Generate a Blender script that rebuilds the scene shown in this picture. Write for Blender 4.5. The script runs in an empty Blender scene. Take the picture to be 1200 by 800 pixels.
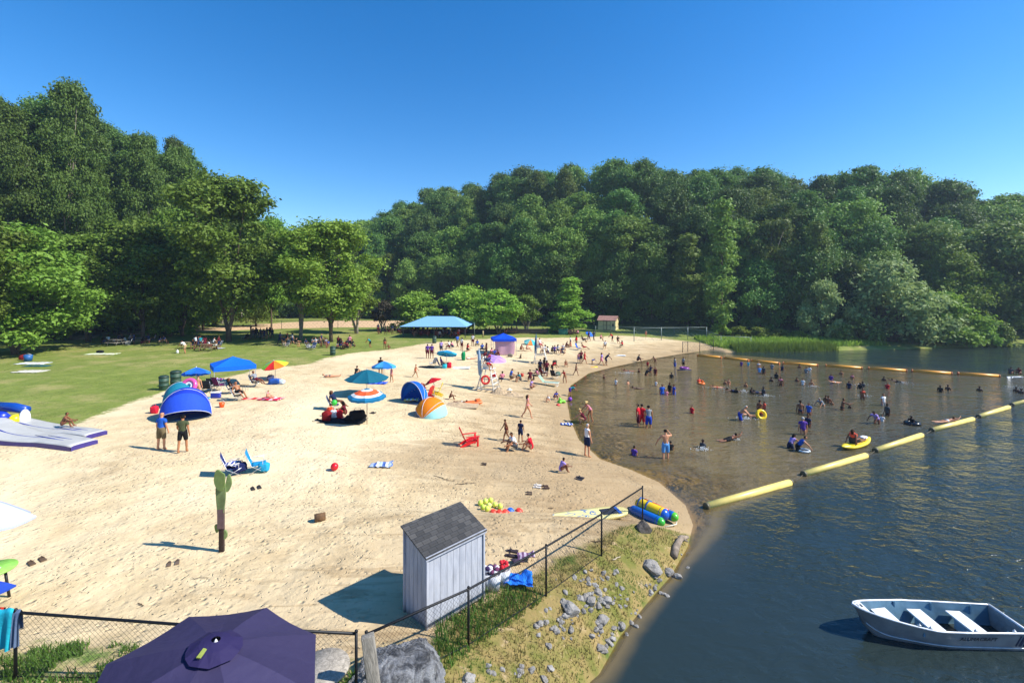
import bpy, bmesh, math, random
import numpy as np
from mathutils import Vector, Matrix, noise as mnoise
R = math.radians
random.seed(7); rng = np.random.default_rng(7)
scene = bpy.context.scene
COL = scene.collection
CAMH, F, HY = 8.5, 540.0, 345.0

# ------------------------------------------------------------------ materials
def lin(c):
    if isinstance(c, str):
        c = c.lstrip('#'); c = [int(c[i:i+2], 16)/255 for i in (0, 2, 4)]
        return tuple((v/12.92 if v <= .04045 else ((v+.055)/1.055)**2.4) for v in c)
    return tuple(c)
class NT:
    def __init__(s, nt): s.nt = nt
    def n(s, t, **kw):
        nd = s.nt.nodes.new(t)
        for k, v in kw.items():
            if k.startswith('i_'):
                nd.inputs[k[2:].replace('_', ' ')].default_value = v
            else: setattr(nd, k, v)
        return nd
    def l(s, a, b): s.nt.links.new(a, b)
    def val(s, x, sock):
        if isinstance(x, (int, float)): sock.default_value = x
        elif isinstance(x, tuple): sock.default_value = (x+(1,))[:len(sock.default_value)] if hasattr(sock.default_value, '__len__') else x
        else: s.l(x, sock)
    def math(s, op, a, b=0.0, c=None, clamp=False):
        nd = s.n('ShaderNodeMath', operation=op, use_clamp=clamp)
        s.val(a, nd.inputs[0]); s.val(b, nd.inputs[1])
        if c is not None: s.val(c, nd.inputs[2])
        return nd.outputs[0]
    def mix(s, f, a, b, mode='MIX'):
        nd = s.n('ShaderNodeMix', data_type='RGBA', blend_type=mode)
        s.val(f, nd.inputs[0]); s.val(a, nd.inputs[6]); s.val(b, nd.inputs[7])
        return nd.outputs[2]
    def ramp(s, x, lo, hi):
        nd = s.n('ShaderNodeMapRange', clamp=True, interpolation_type='SMOOTHSTEP')
        s.val(x, nd.inputs[0]); s.val(lo, nd.inputs[1]); s.val(hi, nd.inputs[2])
        return nd.outputs[0]
    def noise(s, vec, scale, detail=3, rough=.55, dist=0):
        nd = s.n('ShaderNodeTexNoise'); s.l(vec, nd.inputs['Vector'])
        nd.inputs['Scale'].default_value = scale; nd.inputs['Detail'].default_value = detail
        nd.inputs['Roughness'].default_value = rough; nd.inputs['Distortion'].default_value = dist
        return nd.outputs[0]
    def attr(s, name): return s.n('ShaderNodeAttribute', attribute_name=name).outputs['Fac']
    def bump(s, h, strength=1., dist=.05, normal=None):
        nd = s.n('ShaderNodeBump'); nd.inputs['Strength'].default_value = strength
        nd.inputs['Distance'].default_value = dist; s.l(h, nd.inputs['Height'])
        if normal is not None: s.l(normal, nd.inputs['Normal'])
        return nd.outputs[0]
def newmat(name):
    m = bpy.data.materials.new(name); m.use_nodes = True
    nt = m.node_tree
    b = nt.nodes['Principled BSDF']
    return m, NT(nt), b
MATS = {}
def M(col, rough=.7, var=.12, metal=0., scale=9., bump=0., spec=.5, key=''):
    """weathered single-colour procedural material"""
    k = (col, rough, var, metal, scale, bump, spec)
    if k in MATS: return MATS[k]
    m, t, b = newmat('paint_'+(col if isinstance(col, str) else 'mix'))
    c = lin(col)
    tc = t.n('ShaderNodeTexCoord').outputs['Object']
    ns = t.noise(tc, scale, 4)
    dark = tuple(v*(1-var) for v in c); light = tuple(min(1, v*(1+var)+.004*var) for v in c)
    t.l(t.mix(t.ramp(ns, .3, .7), dark, light), b.inputs['Base Color'])
    b.inputs['Roughness'].default_value = rough; b.inputs['Metallic'].default_value = metal
    b.inputs['Specular IOR Level'].default_value = spec
    if bump: t.l(t.bump(t.noise(tc, scale*4, 4), bump, .02), b.inputs['Normal'])
    MATS[k] = m; return m
def fabric(col, var=.08): 
    k = ('fab', col)
    if k in MATS: return MATS[k]
    m, t, b = newmat('cloth')
    c = lin(col)
    tc = t.n('ShaderNodeTexCoord').outputs['Object']
    ns = t.noise(tc, 6, 4)
    t.l(t.mix(ns, tuple(v*(1-var*1.5) for v in c), tuple(min(1, v*(1+var)) for v in c)), b.inputs['Base Color'])
    b.inputs['Roughness'].default_value = .85; b.inputs['Specular IOR Level'].default_value = .2
    t.l(t.bump(t.noise(tc, 14, 3, .6, .6), .35, .03), b.inputs['Normal'])
    MATS[k] = m; return m
def canopy_mat(col):
    k = ('can', col)
    if k in MATS: return MATS[k]
    m, t, b = newmat('canopy_cloth')
    c = lin(col)
    tc = t.n('ShaderNodeTexCoord').outputs['Object']
    colr = t.mix(t.noise(tc, 3, 4), tuple(v*.9 for v in c), tuple(min(1, v*1.06) for v in c))
    t.l(colr, b.inputs['Base Color']); b.inputs['Roughness'].default_value = .75
    b.inputs['Specular IOR Level'].default_value = .25
    t.l(t.bump(t.noise(tc, 5, 3, .5, .4), .4, .05), b.inputs['Normal'])
    tr = t.n('ShaderNodeBsdfTranslucent'); t.l(colr, tr.inputs[0])
    mx = t.n('ShaderNodeMixShader'); mx.inputs[0].default_value = .22
    out = m.node_tree.nodes['Material Output']
    t.l(b.outputs[0], mx.inputs[1]); t.l(tr.outputs[0], mx.inputs[2]); t.l(mx.outputs[0], out.inputs[0])
    MATS[k] = m; return m
def wood(col='#7a6a58', scale=3.):
    k = ('wood', col, scale)
    if k in MATS: return MATS[k]
    m, t, b = newmat('weathered_wood')
    c = lin(col)
    tc = t.n('ShaderNodeTexCoord').outputs['Object']
    mp = t.n('ShaderNodeMapping'); t.l(tc, mp.inputs[0]); mp.inputs['Scale'].default_value = (1, 1, .12)
    ns = t.noise(mp.outputs[0], scale*14, 5, .65, 1.0)
    t.l(t.mix(t.ramp(ns, .3, .7), tuple(v*.55 for v in c), tuple(min(1, v*1.25) for v in c)), b.inputs['Base Color'])
    b.inputs['Roughness'].default_value = .85
    t.l(t.bump(ns, .4, .02), b.inputs['Normal'])
    MATS[k] = m; return m

# ------------------------------------------------------------------ mesh builder
class MB:
    def __init__(s): s.v = []; s.f = []; s.m = []; s.sm = []
    def add(s, vs, fs, mi=0, smooth=False, M_=None):
        o = len(s.v)
        for p in vs:
            p = Vector(p)
            s.v.append(M_ @ p if M_ is not None else p)
        for f in fs: s.f.append([o+i for i in f]); s.m.append(mi); s.sm.append(smooth)
        return s
    def box(s, c, d, mi=0, rz=0, rx=0, ry=0, bev=0.0):
        x, y, z = d[0]/2, d[1]/2, d[2]/2
        Mx = Matrix.Translation(c) @ Matrix.Rotation(rz, 4, 'Z') @ Matrix.Rotation(ry, 4, 'Y') @ Matrix.Rotation(rx, 4, 'X')
        if bev <= 0:
            vs = [(a*x, b*y, c_*z) for a in (-1, 1) for b in (-1, 1) for c_ in (-1, 1)]
            return s.add(vs, [(0,1,3,2),(4,6,7,5),(0,4,5,1),(2,3,7,6),(0,2,6,4),(1,5,7,3)], mi, False, Mx)
        bm = bmesh.new(); bmesh.ops.create_cube(bm, size=1)
        for v in bm.verts: v.co = Vector((v.co.x*d[0], v.co.y*d[1], v.co.z*d[2]))
        bmesh.ops.bevel(bm, geom=bm.edges[:], offset=min(bev, min(d)*.45), segments=2, affect='EDGES', profile=.5)
        s.add([v.co.copy() for v in bm.verts], [[v.index for v in f.verts] for f in (bm.verts.index_update() or bm.faces)], mi, True, Mx)
        bm.free(); return s
    def tube(s, pts, rad, mi=0, n=8, cap=True, smooth=True, M_=None):
        pts = [Vector(p) for p in pts]
        if not hasattr(rad, '__len__'): rad = [rad]*len(pts)
        vs = []; up0 = None
        for i, p in enumerate(pts):
            d = (pts[min(i+1, len(pts)-1)]-pts[max(i-1, 0)])
            d = d.normalized() if d.length > 1e-9 else Vector((0, 0, 1))
            if up0 is None: up0 = Vector((0, 0, 1)) if abs(d.z) < .9 else Vector((1, 0, 0))
            a = d.cross(up0)
            if a.length < 1e-3: a = d.cross(Vector((0, 1, 0)))
            a.normalize(); b = d.cross(a).normalized(); up0 = -b if False else up0
            for k in range(n):
                t = 2*math.pi*k/n
                vs.append(p+(a*math.cos(t)+b*math.sin(t))*rad[i])
        fs = []
        for i in range(len(pts)-1):
            for k in range(n):
                k2 = (k+1) % n
                fs.append((i*n+k, i*n+k2, (i+1)*n+k2, (i+1)*n+k))
        if cap: fs.append(tuple(range(n-1, -1, -1))); fs.append(tuple((len(pts)-1)*n+k for k in range(n)))
        return s.add(vs, fs, mi, smooth, M_)
    def lathe(s, prof, mi=0, n=20, M_=None, smooth=True):
        vs = []; fs = []
        for (r, z) in prof:
            for k in range(n):
                t = 2*math.pi*k/n; vs.append((r*math.cos(t), r*math.sin(t), z))
        for i in range(len(prof)-1):
            for k in range(n):
                k2 = (k+1) % n; fs.append((i*n+k, i*n+k2, (i+1)*n+k2, (i+1)*n+k))
        fs.append(tuple(range(n-1, -1, -1))); fs.append(tuple((len(prof)-1)*n+k for k in range(n)))
        return s.add(vs, fs, mi, smooth, M_)
    def ball(s, c, r, mi=0, n=12, M_=None):
        if not hasattr(r, '__len__'): r = (r, r, r)
        prof = [(math.sin(math.pi*i/8), -math.cos(math.pi*i/8)) for i in range(9)]
        prof[0] = (.02, -1); prof[-1] = (.02, 1)
        T = Matrix.Translation(c) @ Matrix.Diagonal((*r, 1))
        return s.lathe(prof, mi, n, (M_ @ T) if M_ is not None else T)
    def grid(s, fn, nu, nv, mi=0, smooth=True, thick=0):
        vs = [fn(i/nu, j/nv) for i in range(nu+1) for j in range(nv+1)]
        fs = [(i*(nv+1)+j, (i+1)*(nv+1)+j, (i+1)*(nv+1)+j+1, i*(nv+1)+j+1) for i in range(nu) for j in range(nv)]
        if thick:
            n0 = len(vs); vs = vs+[(p[0], p[1], p[2]-thick) for p in vs]
            fs = fs+[tuple(n0+k for k in reversed(f)) for f in fs]
            ring = [i*(nv+1) for i in range(nu+1)]+[nu*(nv+1)+j for j in range(1, nv+1)]+[i*(nv+1)+nv for i in range(nu-1, -1, -1)]+[j for j in range(nv-1, 0, -1)]
            for a, b in zip(ring, ring[1:]+ring[:1]): fs.append((a, n0+a, n0+b, b))
        if callable(mi):
            o = len(s.v); s.add(vs, [], 0)
            for q, f in enumerate(fs):
                s.f.append([o+k for k in f]); i, j = divmod(q % (nu*nv) if q < 2*nu*nv else 0, nv)
                s.m.append(mi(i, j)); s.sm.append(smooth)
            return s
        return s.add(vs, fs, mi, smooth)
    def prism(s, poly, z0, z1, mi=0, M_=None):
        n = len(poly)
        vs = [(p[0], p[1], z0) for p in poly]+[(p[0], p[1], z1) for p in poly]
        fs = [tuple(range(n-1, -1, -1)), tuple(range(n, 2*n))]+[(i, (i+1) % n, n+(i+1) % n, n+i) for i in range(n)]
        return s.add(vs, fs, mi, False, M_)
    def mesh(s, name, mats):
        me = bpy.data.meshes.new(name)
        me.from_pydata([tuple(v) for v in s.v], [], s.f)
        for m in (mats if isinstance(mats, (list, tuple)) else [mats]): me.materials.append(m)
        me.polygons.foreach_set('material_index', s.m); me.polygons.foreach_set('use_smooth', s.sm)
        me.update(); return me
    def build(s, name, mats, parent=None):
        return link(name, s.mesh(name, mats), parent)
def link(name, data, parent=None):
    o = bpy.data.objects.new(name, data); COL.objects.link(o)
    if parent is not None: o.parent = parent
    return o
LABELS = {}
def tag(o, label, cat, group=None, kind=None):
    o['label'] = label; o['category'] = cat
    if group: o['group'] = group
    if kind: o['kind'] = kind
    return o
def thing(name, label, cat, loc=(0, 0, 0), rz=0., group=None, sc=1.):
    o = bpy.data.objects.new(name, None); COL.objects.link(o)
    o.location = loc; o.rotation_euler = (0, 0, rz); o.scale = (sc, sc, sc)
    o.empty_display_size = .2
    return tag(o, label, cat, group)
def struct(o): o['kind'] = 'structure'; return o
KIDS = {}
def copy_tree(o, parent=None):
    c = o.copy(); COL.objects.link(c)
    if parent is not None: c.parent = parent
    for ch in list(o.children): copy_tree(ch, c)
    return c

# ------------------------------------------------------------------ terrain
def w0(px, py, z=0.):                       # ground point for a viewing direction at height z
    d = (CAMH-z)*F/(py-HY); return ((px-600)/F*d, d)
shore_px = [(690,800),(702,790),(727,745),(757,708),(786,675),(806,640),(812,615),(803,592),(772,565),(738,550),(703,538),(678,515),(668,492),(664,470),(668,452),(690,437),(722,429),(760,421),(795,415),(830,410),(850,413),(880,412),(940,412),(1000,410),(1060,409),(1120,407),(1180,405),(1250,403),(1400,400)]
SH = np.array([(-30,-60),(-4,-8),(.3,5)]+[w0(*p) for p in shore_px]+[(220,95)])
WPOLY = np.vstack([SH, [(400,60),(400,-60)]])
def seg_dist(x, y, P):
    d = np.full(x.shape, 1e9)
    for (ax, ay), (bx, by) in zip(P[:-1], P[1:]):
        vx, vy = bx-ax, by-ay; L = vx*vx+vy*vy+1e-12
        t = np.clip(((x-ax)*vx+(y-ay)*vy)/L, 0, 1)
        d = np.minimum(d, (x-ax-t*vx)**2+(y-ay-t*vy)**2)
    return np.sqrt(d)
def inside(x, y, P):
    r = np.zeros(x.shape, bool); n = len(P)
    for i in range(n):
        ax, ay = P[i]; bx, by = P[(i+1) % n]
        if ay == by: continue
        c = ((ay > y) != (by > y)) & (x < (bx-ax)*(y-ay)/(by-ay)+ax)
        r ^= c
    return r
def sdist(x, y, P, closed=True):            # positive inside
    d = seg_dist(x, y, np.vstack([P, P[:1]]) if closed else P)
    return np.where(inside(x, y, P), d, -d)
TREELINE = np.array([(-400,-60),(-120,20),(-78,50),(-66,62),(-60,76),(-60,92),(-64,108),(-75,126),(-33,124),(-20,118),(0,104),(12,101),(30,94),(48,87),(60,84),(80,83),(110,84),(150,88),(400,100)])
FLAT = np.vstack([TREELINE, [(400,-400),(-400,-400)]])
def sstep(a, b, x):
    t = np.clip((x-a)/(b-a), 0, 1); return t*t*(3-2*t)
cov_line = np.array([w0(*p) for p in [(800,640),(828,592),(926,558),(1016,530),(1080,505),(1140,488),(1200,468),(1400,420)]])
COVE = np.vstack([cov_line, [(200,60),(200,72)], [w0(1171,438), w0(820,414)], [w0(700,420), w0(640,470), w0(700,560)]])
def Hf(x, y):
    x = np.asarray(x, float); y = np.asarray(y, float)
    d = seg_dist(x, y, SH); wat = inside(x, y, WPOLY)
    s = np.where(wat, -d, d)
    land = 1.9*(1-np.exp(-np.maximum(s, 0)/14))
    bank = 1-sstep(14.8, 17.2, y)
    far = sstep(60, 66, y)*sstep(24, 32, x)
    hb = 1.25*(1-np.exp(-np.maximum(s, 0)/1.1))
    land = land*(1-bank)+np.maximum(land, hb)*bank
    land = land*(1-far)+np.maximum(land, .7*(1-np.exp(-np.maximum(s, 0)/2.5)))*far
    near = (1-sstep(7.8, 10.6, y))*sstep(1.2, 4, s)
    land += near*np.maximum(0, 1.8-land)
    lawn = sstep(12, 32, -x-8)*sstep(20, 40, y)*.25
    land += lawn
    bed = -np.minimum(2.2, (.05+1.9*(1-sstep(13.4, 17.2, y)))*np.maximum(-s, 0))
    of = sstep(-.3, 3.2, -sdist(x, y, COVE))
    bed = bed*(1-of)-np.minimum(2.4, 1.7*np.maximum(-s, 0))*of
    h = np.where(wat, bed, land)
    t = np.where(inside(x, y, FLAT), 0, seg_dist(x, y, TREELINE))
    hm = np.interp(x, [-120,-90,-60,-40,-10,10,50,75,100,160], [13,13,14,24,36,40,38,24,18,16])
    h = h+hm*(1-np.exp(-np.interp(x, [-60,-25,60,110], [.5,1.15,1.1,.8])*t/hm))
    h = h+(34+8*np.sin(np.arctan2(x, y)*7)+5*np.sin(np.arctan2(x, y)*17+1))*sstep(210, 330, np.hypot(x, y-20))  # ring of hills added all around to block low sky in water reflections
    h = h+np.where(wat, 0, .05*np.sin(x*.55+1.3*np.sin(y*.31))*np.sin(y*.42+x*.13)*sstep(1, 5, s))
    return h
def H(x, y): return float(Hf(np.array([x]), np.array([y]))[0])
_dd = np.geomspace(4, 420, 2600)
def P(px, py, dz=0.):                        # where a line of sight meets the ground or water
    x = (px-600)/F*_dd; zr = CAMH-(py-HY)/F*_dd
    g = np.maximum(Hf(x, _dd), 0)+dz
    i = int(np.argmax(zr <= g)) if (zr <= g).any() else len(_dd)-1
    if i > 0:
        a = (zr[i-1]-g[i-1]); b = (g[i]-zr[i]); t = a/(a+b+1e-9)
        d = _dd[i-1]+(_dd[i]-_dd[i-1])*t
    else: d = _dd[0]
    X = (px-600)/F*d
    return Vector((X, d, max(H(X, d), 0)))
def Pd(px, d): x = (px-600)/F*d; return Vector((x, d, H(x, d)))
def ppm(p): return F/p.y

def PL(pts): return np.array([P(a, b).xy[:] for a, b in pts])
LAWN = np.vstack([[(-140,10),(-60,17.0)], PL([(-30,500),(20,500),(60,499),(84,497),(120,485),(150,473),(188,460),(220,454),(266,442),(300,433),(336,429),(366,426),(380,420),(410,414),(460,409),(500,402),(550,398),(616,395.5),(640,396),(690,394.5),(720,393),(768,395.6),(808,400),(840,404),(848,409)]), [(36,64),(60,70),(120,68),(400,60),(300,300),(-300,300),(-300,10)]])
BANK = np.vstack([PL([(498,792),(506,748),(545,716),(600,688),(652,655),(690,638),(712,622),(736,614),(776,618),(800,624)]), [(8,17),(8,8),(3,3),(-3.5,3),(-3.2,6)]])
WEED = np.array([(-30,0),(-30,9.2),(-12,8.9),(-8,9.1),(-5,8.6),(-3.4,8.3),(-1.5,9.6),(-1.4,3),(-1,0)])
INF = PL([(120,392),(122,384),(300,380),(360,376.5),(490,376),(485,382.5),(420,383.5),(330,385),(240,388)])
SAND2 = PL([(60,388.5),(110,386),(118,392),(100,398),(66,398)])
DAMP = PL([(418,528),(470,520),(560,516),(640,528),(700,545),(760,572),(800,592),(806,612),(760,600),(690,606),(600,590),(560,572),(500,566),(440,548)])
ang = np.concatenate([np.linspace(-180, -56, 60)[:-1], np.linspace(-56, 56, 560), np.linspace(56, 180, 60)[1:]])
rad = np.concatenate([[.3, 1.2, 2.4], np.geomspace(3.6, 190, 470), np.geomspace(200, 1500, 18)])
A, RR = np.meshgrid(np.radians(ang), rad, indexing='ij')
GX, GY = np.sin(A)*RR, np.cos(A)*RR
gx, gy = GX.ravel(), GY.ravel()
gz = Hf(gx, gy)
at_lawn = np.clip(sdist(gx, gy, LAWN), -6, 6); at_bank = np.clip(sdist(gx, gy, BANK), -6, 6)
at_weed = np.clip(sdist(gx, gy, WEED), -6, 6); at_inf = np.clip(np.maximum(sdist(gx, gy, INF), sdist(gx, gy, SAND2)), -6, 6)
at_damp = np.clip(sdist(gx, gy, DAMP), -6, 6)
_sd = seg_dist(gx, gy, SH); at_shore = np.where(inside(gx, gy, WPOLY), -_sd, _sd)
at_hill = np.where(np.hypot(gx, gy-20) > 205, 5., 0)+np.where(inside(gx, gy, FLAT), -seg_dist(gx, gy, TREELINE), seg_dist(gx, gy, TREELINE))  # far term marks the added ring of hills
na, nr = A.shape
ii, jj = np.meshgrid(np.arange(na-1), np.arange(nr-1), indexing='ij')
q = np.stack([ii*nr+jj, (ii+1)*nr+jj, (ii+1)*nr+jj+1, ii*nr+jj+1], -1).reshape(-1, 4)
def np_mesh(name, V, Fq, attrs, mat, smooth=True):
    used = np.unique(Fq); mp = np.zeros(len(V), np.int64); mp[used] = np.arange(len(used))
    V = V[used]; Fq = mp[Fq]
    me = bpy.data.meshes.new(name); k = Fq.shape[1]
    me.vertices.add(len(V)); me.vertices.foreach_set('co', V.astype(np.float32).ravel())
    me.loops.add(Fq.size); me.loops.foreach_set('vertex_index', Fq.astype(np.int32).ravel())
    me.polygons.add(len(Fq)); me.polygons.foreach_set('loop_start', np.arange(0, Fq.size, k, dtype=np.int32))
    me.polygons.foreach_set('use_smooth', np.full(len(Fq), smooth))
    for n_, a in (attrs or {}).items():
        at = me.attributes.new(n_, 'FLOAT', 'POINT'); at.data.foreach_set('value', a[used].astype(np.float32))
    me.materials.append(mat); me.update(calc_edges=True); me.validate()
    return me
# --- ground material
def ground_material():
    m, t, b = newmat('ground')
    g = t.n('ShaderNodeNewGeometry').outputs['Position']
    big = t.noise(g, .12, 4); mid = t.noise(g, .9, 4, .6); fine = t.noise(g, 9, 4, .65)
    # sand
    foot = t.n('ShaderNodeTexVoronoi', feature='SMOOTH_F1'); t.l(g, foot.inputs['Vector'])
    foot.inputs['Scale'].default_value = 3.4; foot.inputs['Smoothness'].default_value = .35; foot.inputs['Randomness'].default_value = 1
    mpw = t.n('ShaderNodeVectorMath', operation='ADD'); t.l(g, mpw.inputs[0])
    nz = t.n('ShaderNodeTexNoise'); t.l(g, nz.inputs['Vector']); nz.inputs['Scale'].default_value = 2.2
    t.l(nz.outputs['Color'], mpw.inputs[1])
    f2 = t.n('ShaderNodeTexVoronoi', feature='SMOOTH_F1'); t.l(mpw.outputs[0], f2.inputs['Vector'])
    f2.inputs['Scale'].default_value = 5.2; f2.inputs['Smoothness'].default_value = .3
    prints = t.math('MINIMUM', foot.outputs['Distance'], f2.outputs['Distance'])
    sand = t.mix(t.ramp(mid, .3, .7), (.60, .455, .255), (.72, .57, .34))
    sand = t.mix(t.ramp(big, .42, .68), sand, (.77, .62, .385))
    sand = t.mix(t.math('MULTIPLY', t.ramp(t.noise(g, .35, 5, .7), .56, .72), .55), sand, (.40, .28, .15))
    sh = t.attr('shore')
    wn = t.math('ADD', sh, t.math('MULTIPLY', t.math('SUBTRACT', t.noise(g, .5, 4), .5), 5.))
    sand = t.mix(t.math('MULTIPLY', t.ramp(wn, 10., 3.5), .55), sand, (.40, .275, .145))
    sand = t.mix(t.math('MULTIPLY', t.ramp(wn, 3.2, .3), .55), sand, (.30, .205, .105))
    mpt = t.n('ShaderNodeMapping'); t.l(g, mpt.inputs[0]); mpt.inputs['Scale'].default_value = (.35, 1.6, 1); mpt.inputs['Rotation'].default_value = (0, 0, R(-18))
    strk = t.math('MULTIPLY', t.ramp(t.noise(mpt.outputs[0], .9, 5, .7, .8), .49, .62), t.ramp(wn, 12., 5.))
    sand = t.mix(t.math('MULTIPLY', strk, .75), sand, (.36, .25, .13))
    sand = t.mix(t.math('MULTIPLY', t.ramp(t.noise(g, 26, 3, .7), .62, .72), .5), sand, (.26, .18, .10))
    sand = t.mix(t.math('MULTIPLY', t.ramp(prints, .16, .0), .35), sand, (.42, .30, .17))
    dm = t.math('ADD', t.attr('damp'), t.math('MULTIPLY', t.math('SUBTRACT', t.noise(mpt.outputs[0], .8, 6, .75, .8), .5), 7.5))
    sand = t.mix(t.math('MULTIPLY', t.ramp(dm, -1.6, 1.4), .62), sand, (.37, .255, .135))
    # grass
    gr = t.mix(t.ramp(mid, .3, .7), (.160, .205, .038), (.225, .260, .058))
    gr = t.mix(t.ramp(t.noise(g, .3, 5, .7), .46, .68), gr, (.34, .30, .11))
    gr = t.mix(t.math('MULTIPLY', t.ramp(fine, .4, .7), .45), gr, (.14, .20, .030))
    dry = t.mix(t.ramp(t.noise(g, 1.3, 5, .7), .35, .65), (.15, .155, .035), (.30, .215, .085))
    dry = t.mix(t.ramp(t.noise(g, .8, 5, .65), .55, .68), dry, (.085, .13, .025))
    dry = t.mix(t.ramp(t.noise(g, 2.4, 5, .7), .58, .7), dry, (.42, .31, .17))
    weed = t.mix(t.ramp(t.noise(g, 1.1, 5, .7), .38, .62), (.13, .20, .04), (.50, .37, .19))
    inf = t.mix(mid, (.58, .38, .21), (.66, .46, .27))
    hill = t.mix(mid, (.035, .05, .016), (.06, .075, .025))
    e = t.math('MULTIPLY', t.math('SUBTRACT', t.noise(g, 1.6, 6, .75), .5), 3.2)
    def mask(name, w=.35, k=1.):
        return t.ramp(t.math('ADD', t.attr(name), t.math('MULTIPLY', e, k)), -w, w)
    c = t.mix(mask('lawn', .3, .8), sand, gr)
    c = t.mix(mask('weed', .5, .9), c, weed)
    c = t.mix(mask('bank', .15, .3), c, dry)
    c = t.mix(mask('infield', .2, .3), c, inf)
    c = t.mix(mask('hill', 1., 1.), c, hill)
    c = t.mix(t.ramp(sh, .05, -.25), c, (.36, .26, .125))
    t.l(c, b.inputs['Base Color'])
    b.inputs['Roughness'].default_value = .95; b.inputs['Specular IOR Level'].default_value = .15
    notgrass = t.math('SUBTRACT', 1., mask('lawn', .3, .8), clamp=True)
    hs = t.math('ADD', t.math('MULTIPLY', t.ramp(prints, 0., .32), .9), t.math('MULTIPLY', t.noise(g, 5, 5, .7), .9))
    hs = t.math('MULTIPLY', hs, t.math('ADD', .15, t.math('MULTIPLY', .85, t.ramp(sh, -.2, 1.2))))
    hs = t.math('MULTIPLY', hs, t.math('ADD', .3, t.math('MULTIPLY', 1.1, t.ramp(t.noise(g, .38, 4, .6), .35, .65))))
    bp = t.bump(hs, .7, .075)
    t.l(bp, b.inputs['Normal'])
    return m
GM = ground_material()
V = np.stack([gx, gy, gz], 1)
attrs = dict(lawn=at_lawn, bank=at_bank, weed=at_weed, infield=at_inf, shore=at_shore, hill=at_hill, damp=at_damp)
fc = q
ml = at_lawn[fc].mean(1); mb_ = at_bank[fc].mean(1); mw = at_weed[fc].mean(1); mi_ = at_inf[fc].mean(1); mh = at_hill[fc].mean(1); ms = at_shore[fc].mean(1)
zone = np.zeros(len(fc), int)
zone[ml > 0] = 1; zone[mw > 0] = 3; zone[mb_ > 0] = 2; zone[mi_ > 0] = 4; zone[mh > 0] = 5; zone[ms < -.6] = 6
for k, nm in enumerate(['beach', 'lawn', 'grass_bank', 'weedy_ground', 'dirt_field', 'hillside_and_added_ring', 'lake_bed']):
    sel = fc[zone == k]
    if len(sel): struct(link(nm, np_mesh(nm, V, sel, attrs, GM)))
# --- water
def water_material():
    m, t, b = newmat('lake_water')
    g = t.n('ShaderNodeNewGeometry').outputs['Position']
    dep = t.math('ADD', t.attr('depth'), t.math('MULTIPLY', t.math('SUBTRACT', t.noise(g, .55, 4, .65), .5), .55))
    cove = t.attr('cove')
    mp = t.n('ShaderNodeMapping'); t.l(g, mp.inputs[0]); mp.inputs['Scale'].default_value = (1, 1.5, 1); mp.inputs['Rotation'].default_value = (0, 0, R(14))
    n1 = t.noise(mp.outputs[0], 1.5, 2, .5, .8); n2 = t.noise(mp.outputs[0], 4.2, 3, .6, .6); n3 = t.noise(mp.outputs[0], .25, 3)
    calm = t.ramp(n3, .3, .65)
    h = t.math('ADD', t.math('MULTIPLY', n1, 1.0), t.math('MULTIPLY', n2, .42))
    b.inputs['Base Color'].default_value = (1, 1, 1, 1)
    murk = t.mix(t.ramp(cove, -2.5, 2.5), (.020, .032, .031), (.085, .074, .040))
    murk = t.mix(t.math('MULTIPLY', t.ramp(dep, .9, .15), .6), murk, (.24, .17, .07))
    t.l(murk, b.inputs['Base Color'])
    b.inputs['Roughness'].default_value = .06; b.inputs['IOR'].default_value = 1.333
    amp = t.math('MULTIPLY', t.math('ADD', .35, t.math('MULTIPLY', calm, .65)), t.attr('wave'))
    bp = t.n('ShaderNodeBump'); t.l(t.math('MULTIPLY', h, amp), bp.inputs['Height']); bp.inputs['Distance'].default_value = .28; bp.inputs['Strength'].default_value = 1
    t.l(bp.outputs[0], b.inputs['Normal'])
    tr = t.n('ShaderNodeBsdfTransparent'); tr.inputs[0].default_value = (.95, .90, .76, 1)
    gl = t.n('ShaderNodeBsdfGlossy'); gl.inputs['Roughness'].default_value = .06; t.l(bp.outputs[0], gl.inputs['Normal'])
    fr = t.n('ShaderNodeFresnel'); fr.inputs[0].default_value = 1.333; t.l(bp.outputs[0], fr.inputs['Normal'])
    m1 = t.n('ShaderNodeMixShader'); t.l(fr.outputs[0], m1.inputs[0]); t.l(tr.outputs[0], m1.inputs[1]); t.l(gl.outputs[0], m1.inputs[2])
    m2 = t.n('ShaderNodeMixShader'); t.l(t.ramp(dep, -.12, .30), m2.inputs[0]); t.l(m1.outputs[0], m2.inputs[1]); t.l(b.outputs[0], m2.inputs[2])
    t.l(m2.outputs[0], m.node_tree.nodes['Material Output'].inputs[0])
    return m
at_cove = np.clip(sdist(gx, gy, COVE), -5, 5)
wf = q[(gz[q].min(1) < .12)]
WV = np.stack([gx, gy, np.zeros_like(gx)], 1)
wave = np.interp(at_cove, [-5, 0, 5], [.62, .6, .55])*np.clip((-at_shore)/2.5, .06, 1)
wave = wave*(1-.75*np.exp(-((gx-6)**2+(gy-12)**2)/60.))
struct(link('lake_water', np_mesh('lake_water', WV, wf, dict(depth=-gz, cove=at_cove, wave=wave), water_material())))
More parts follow.
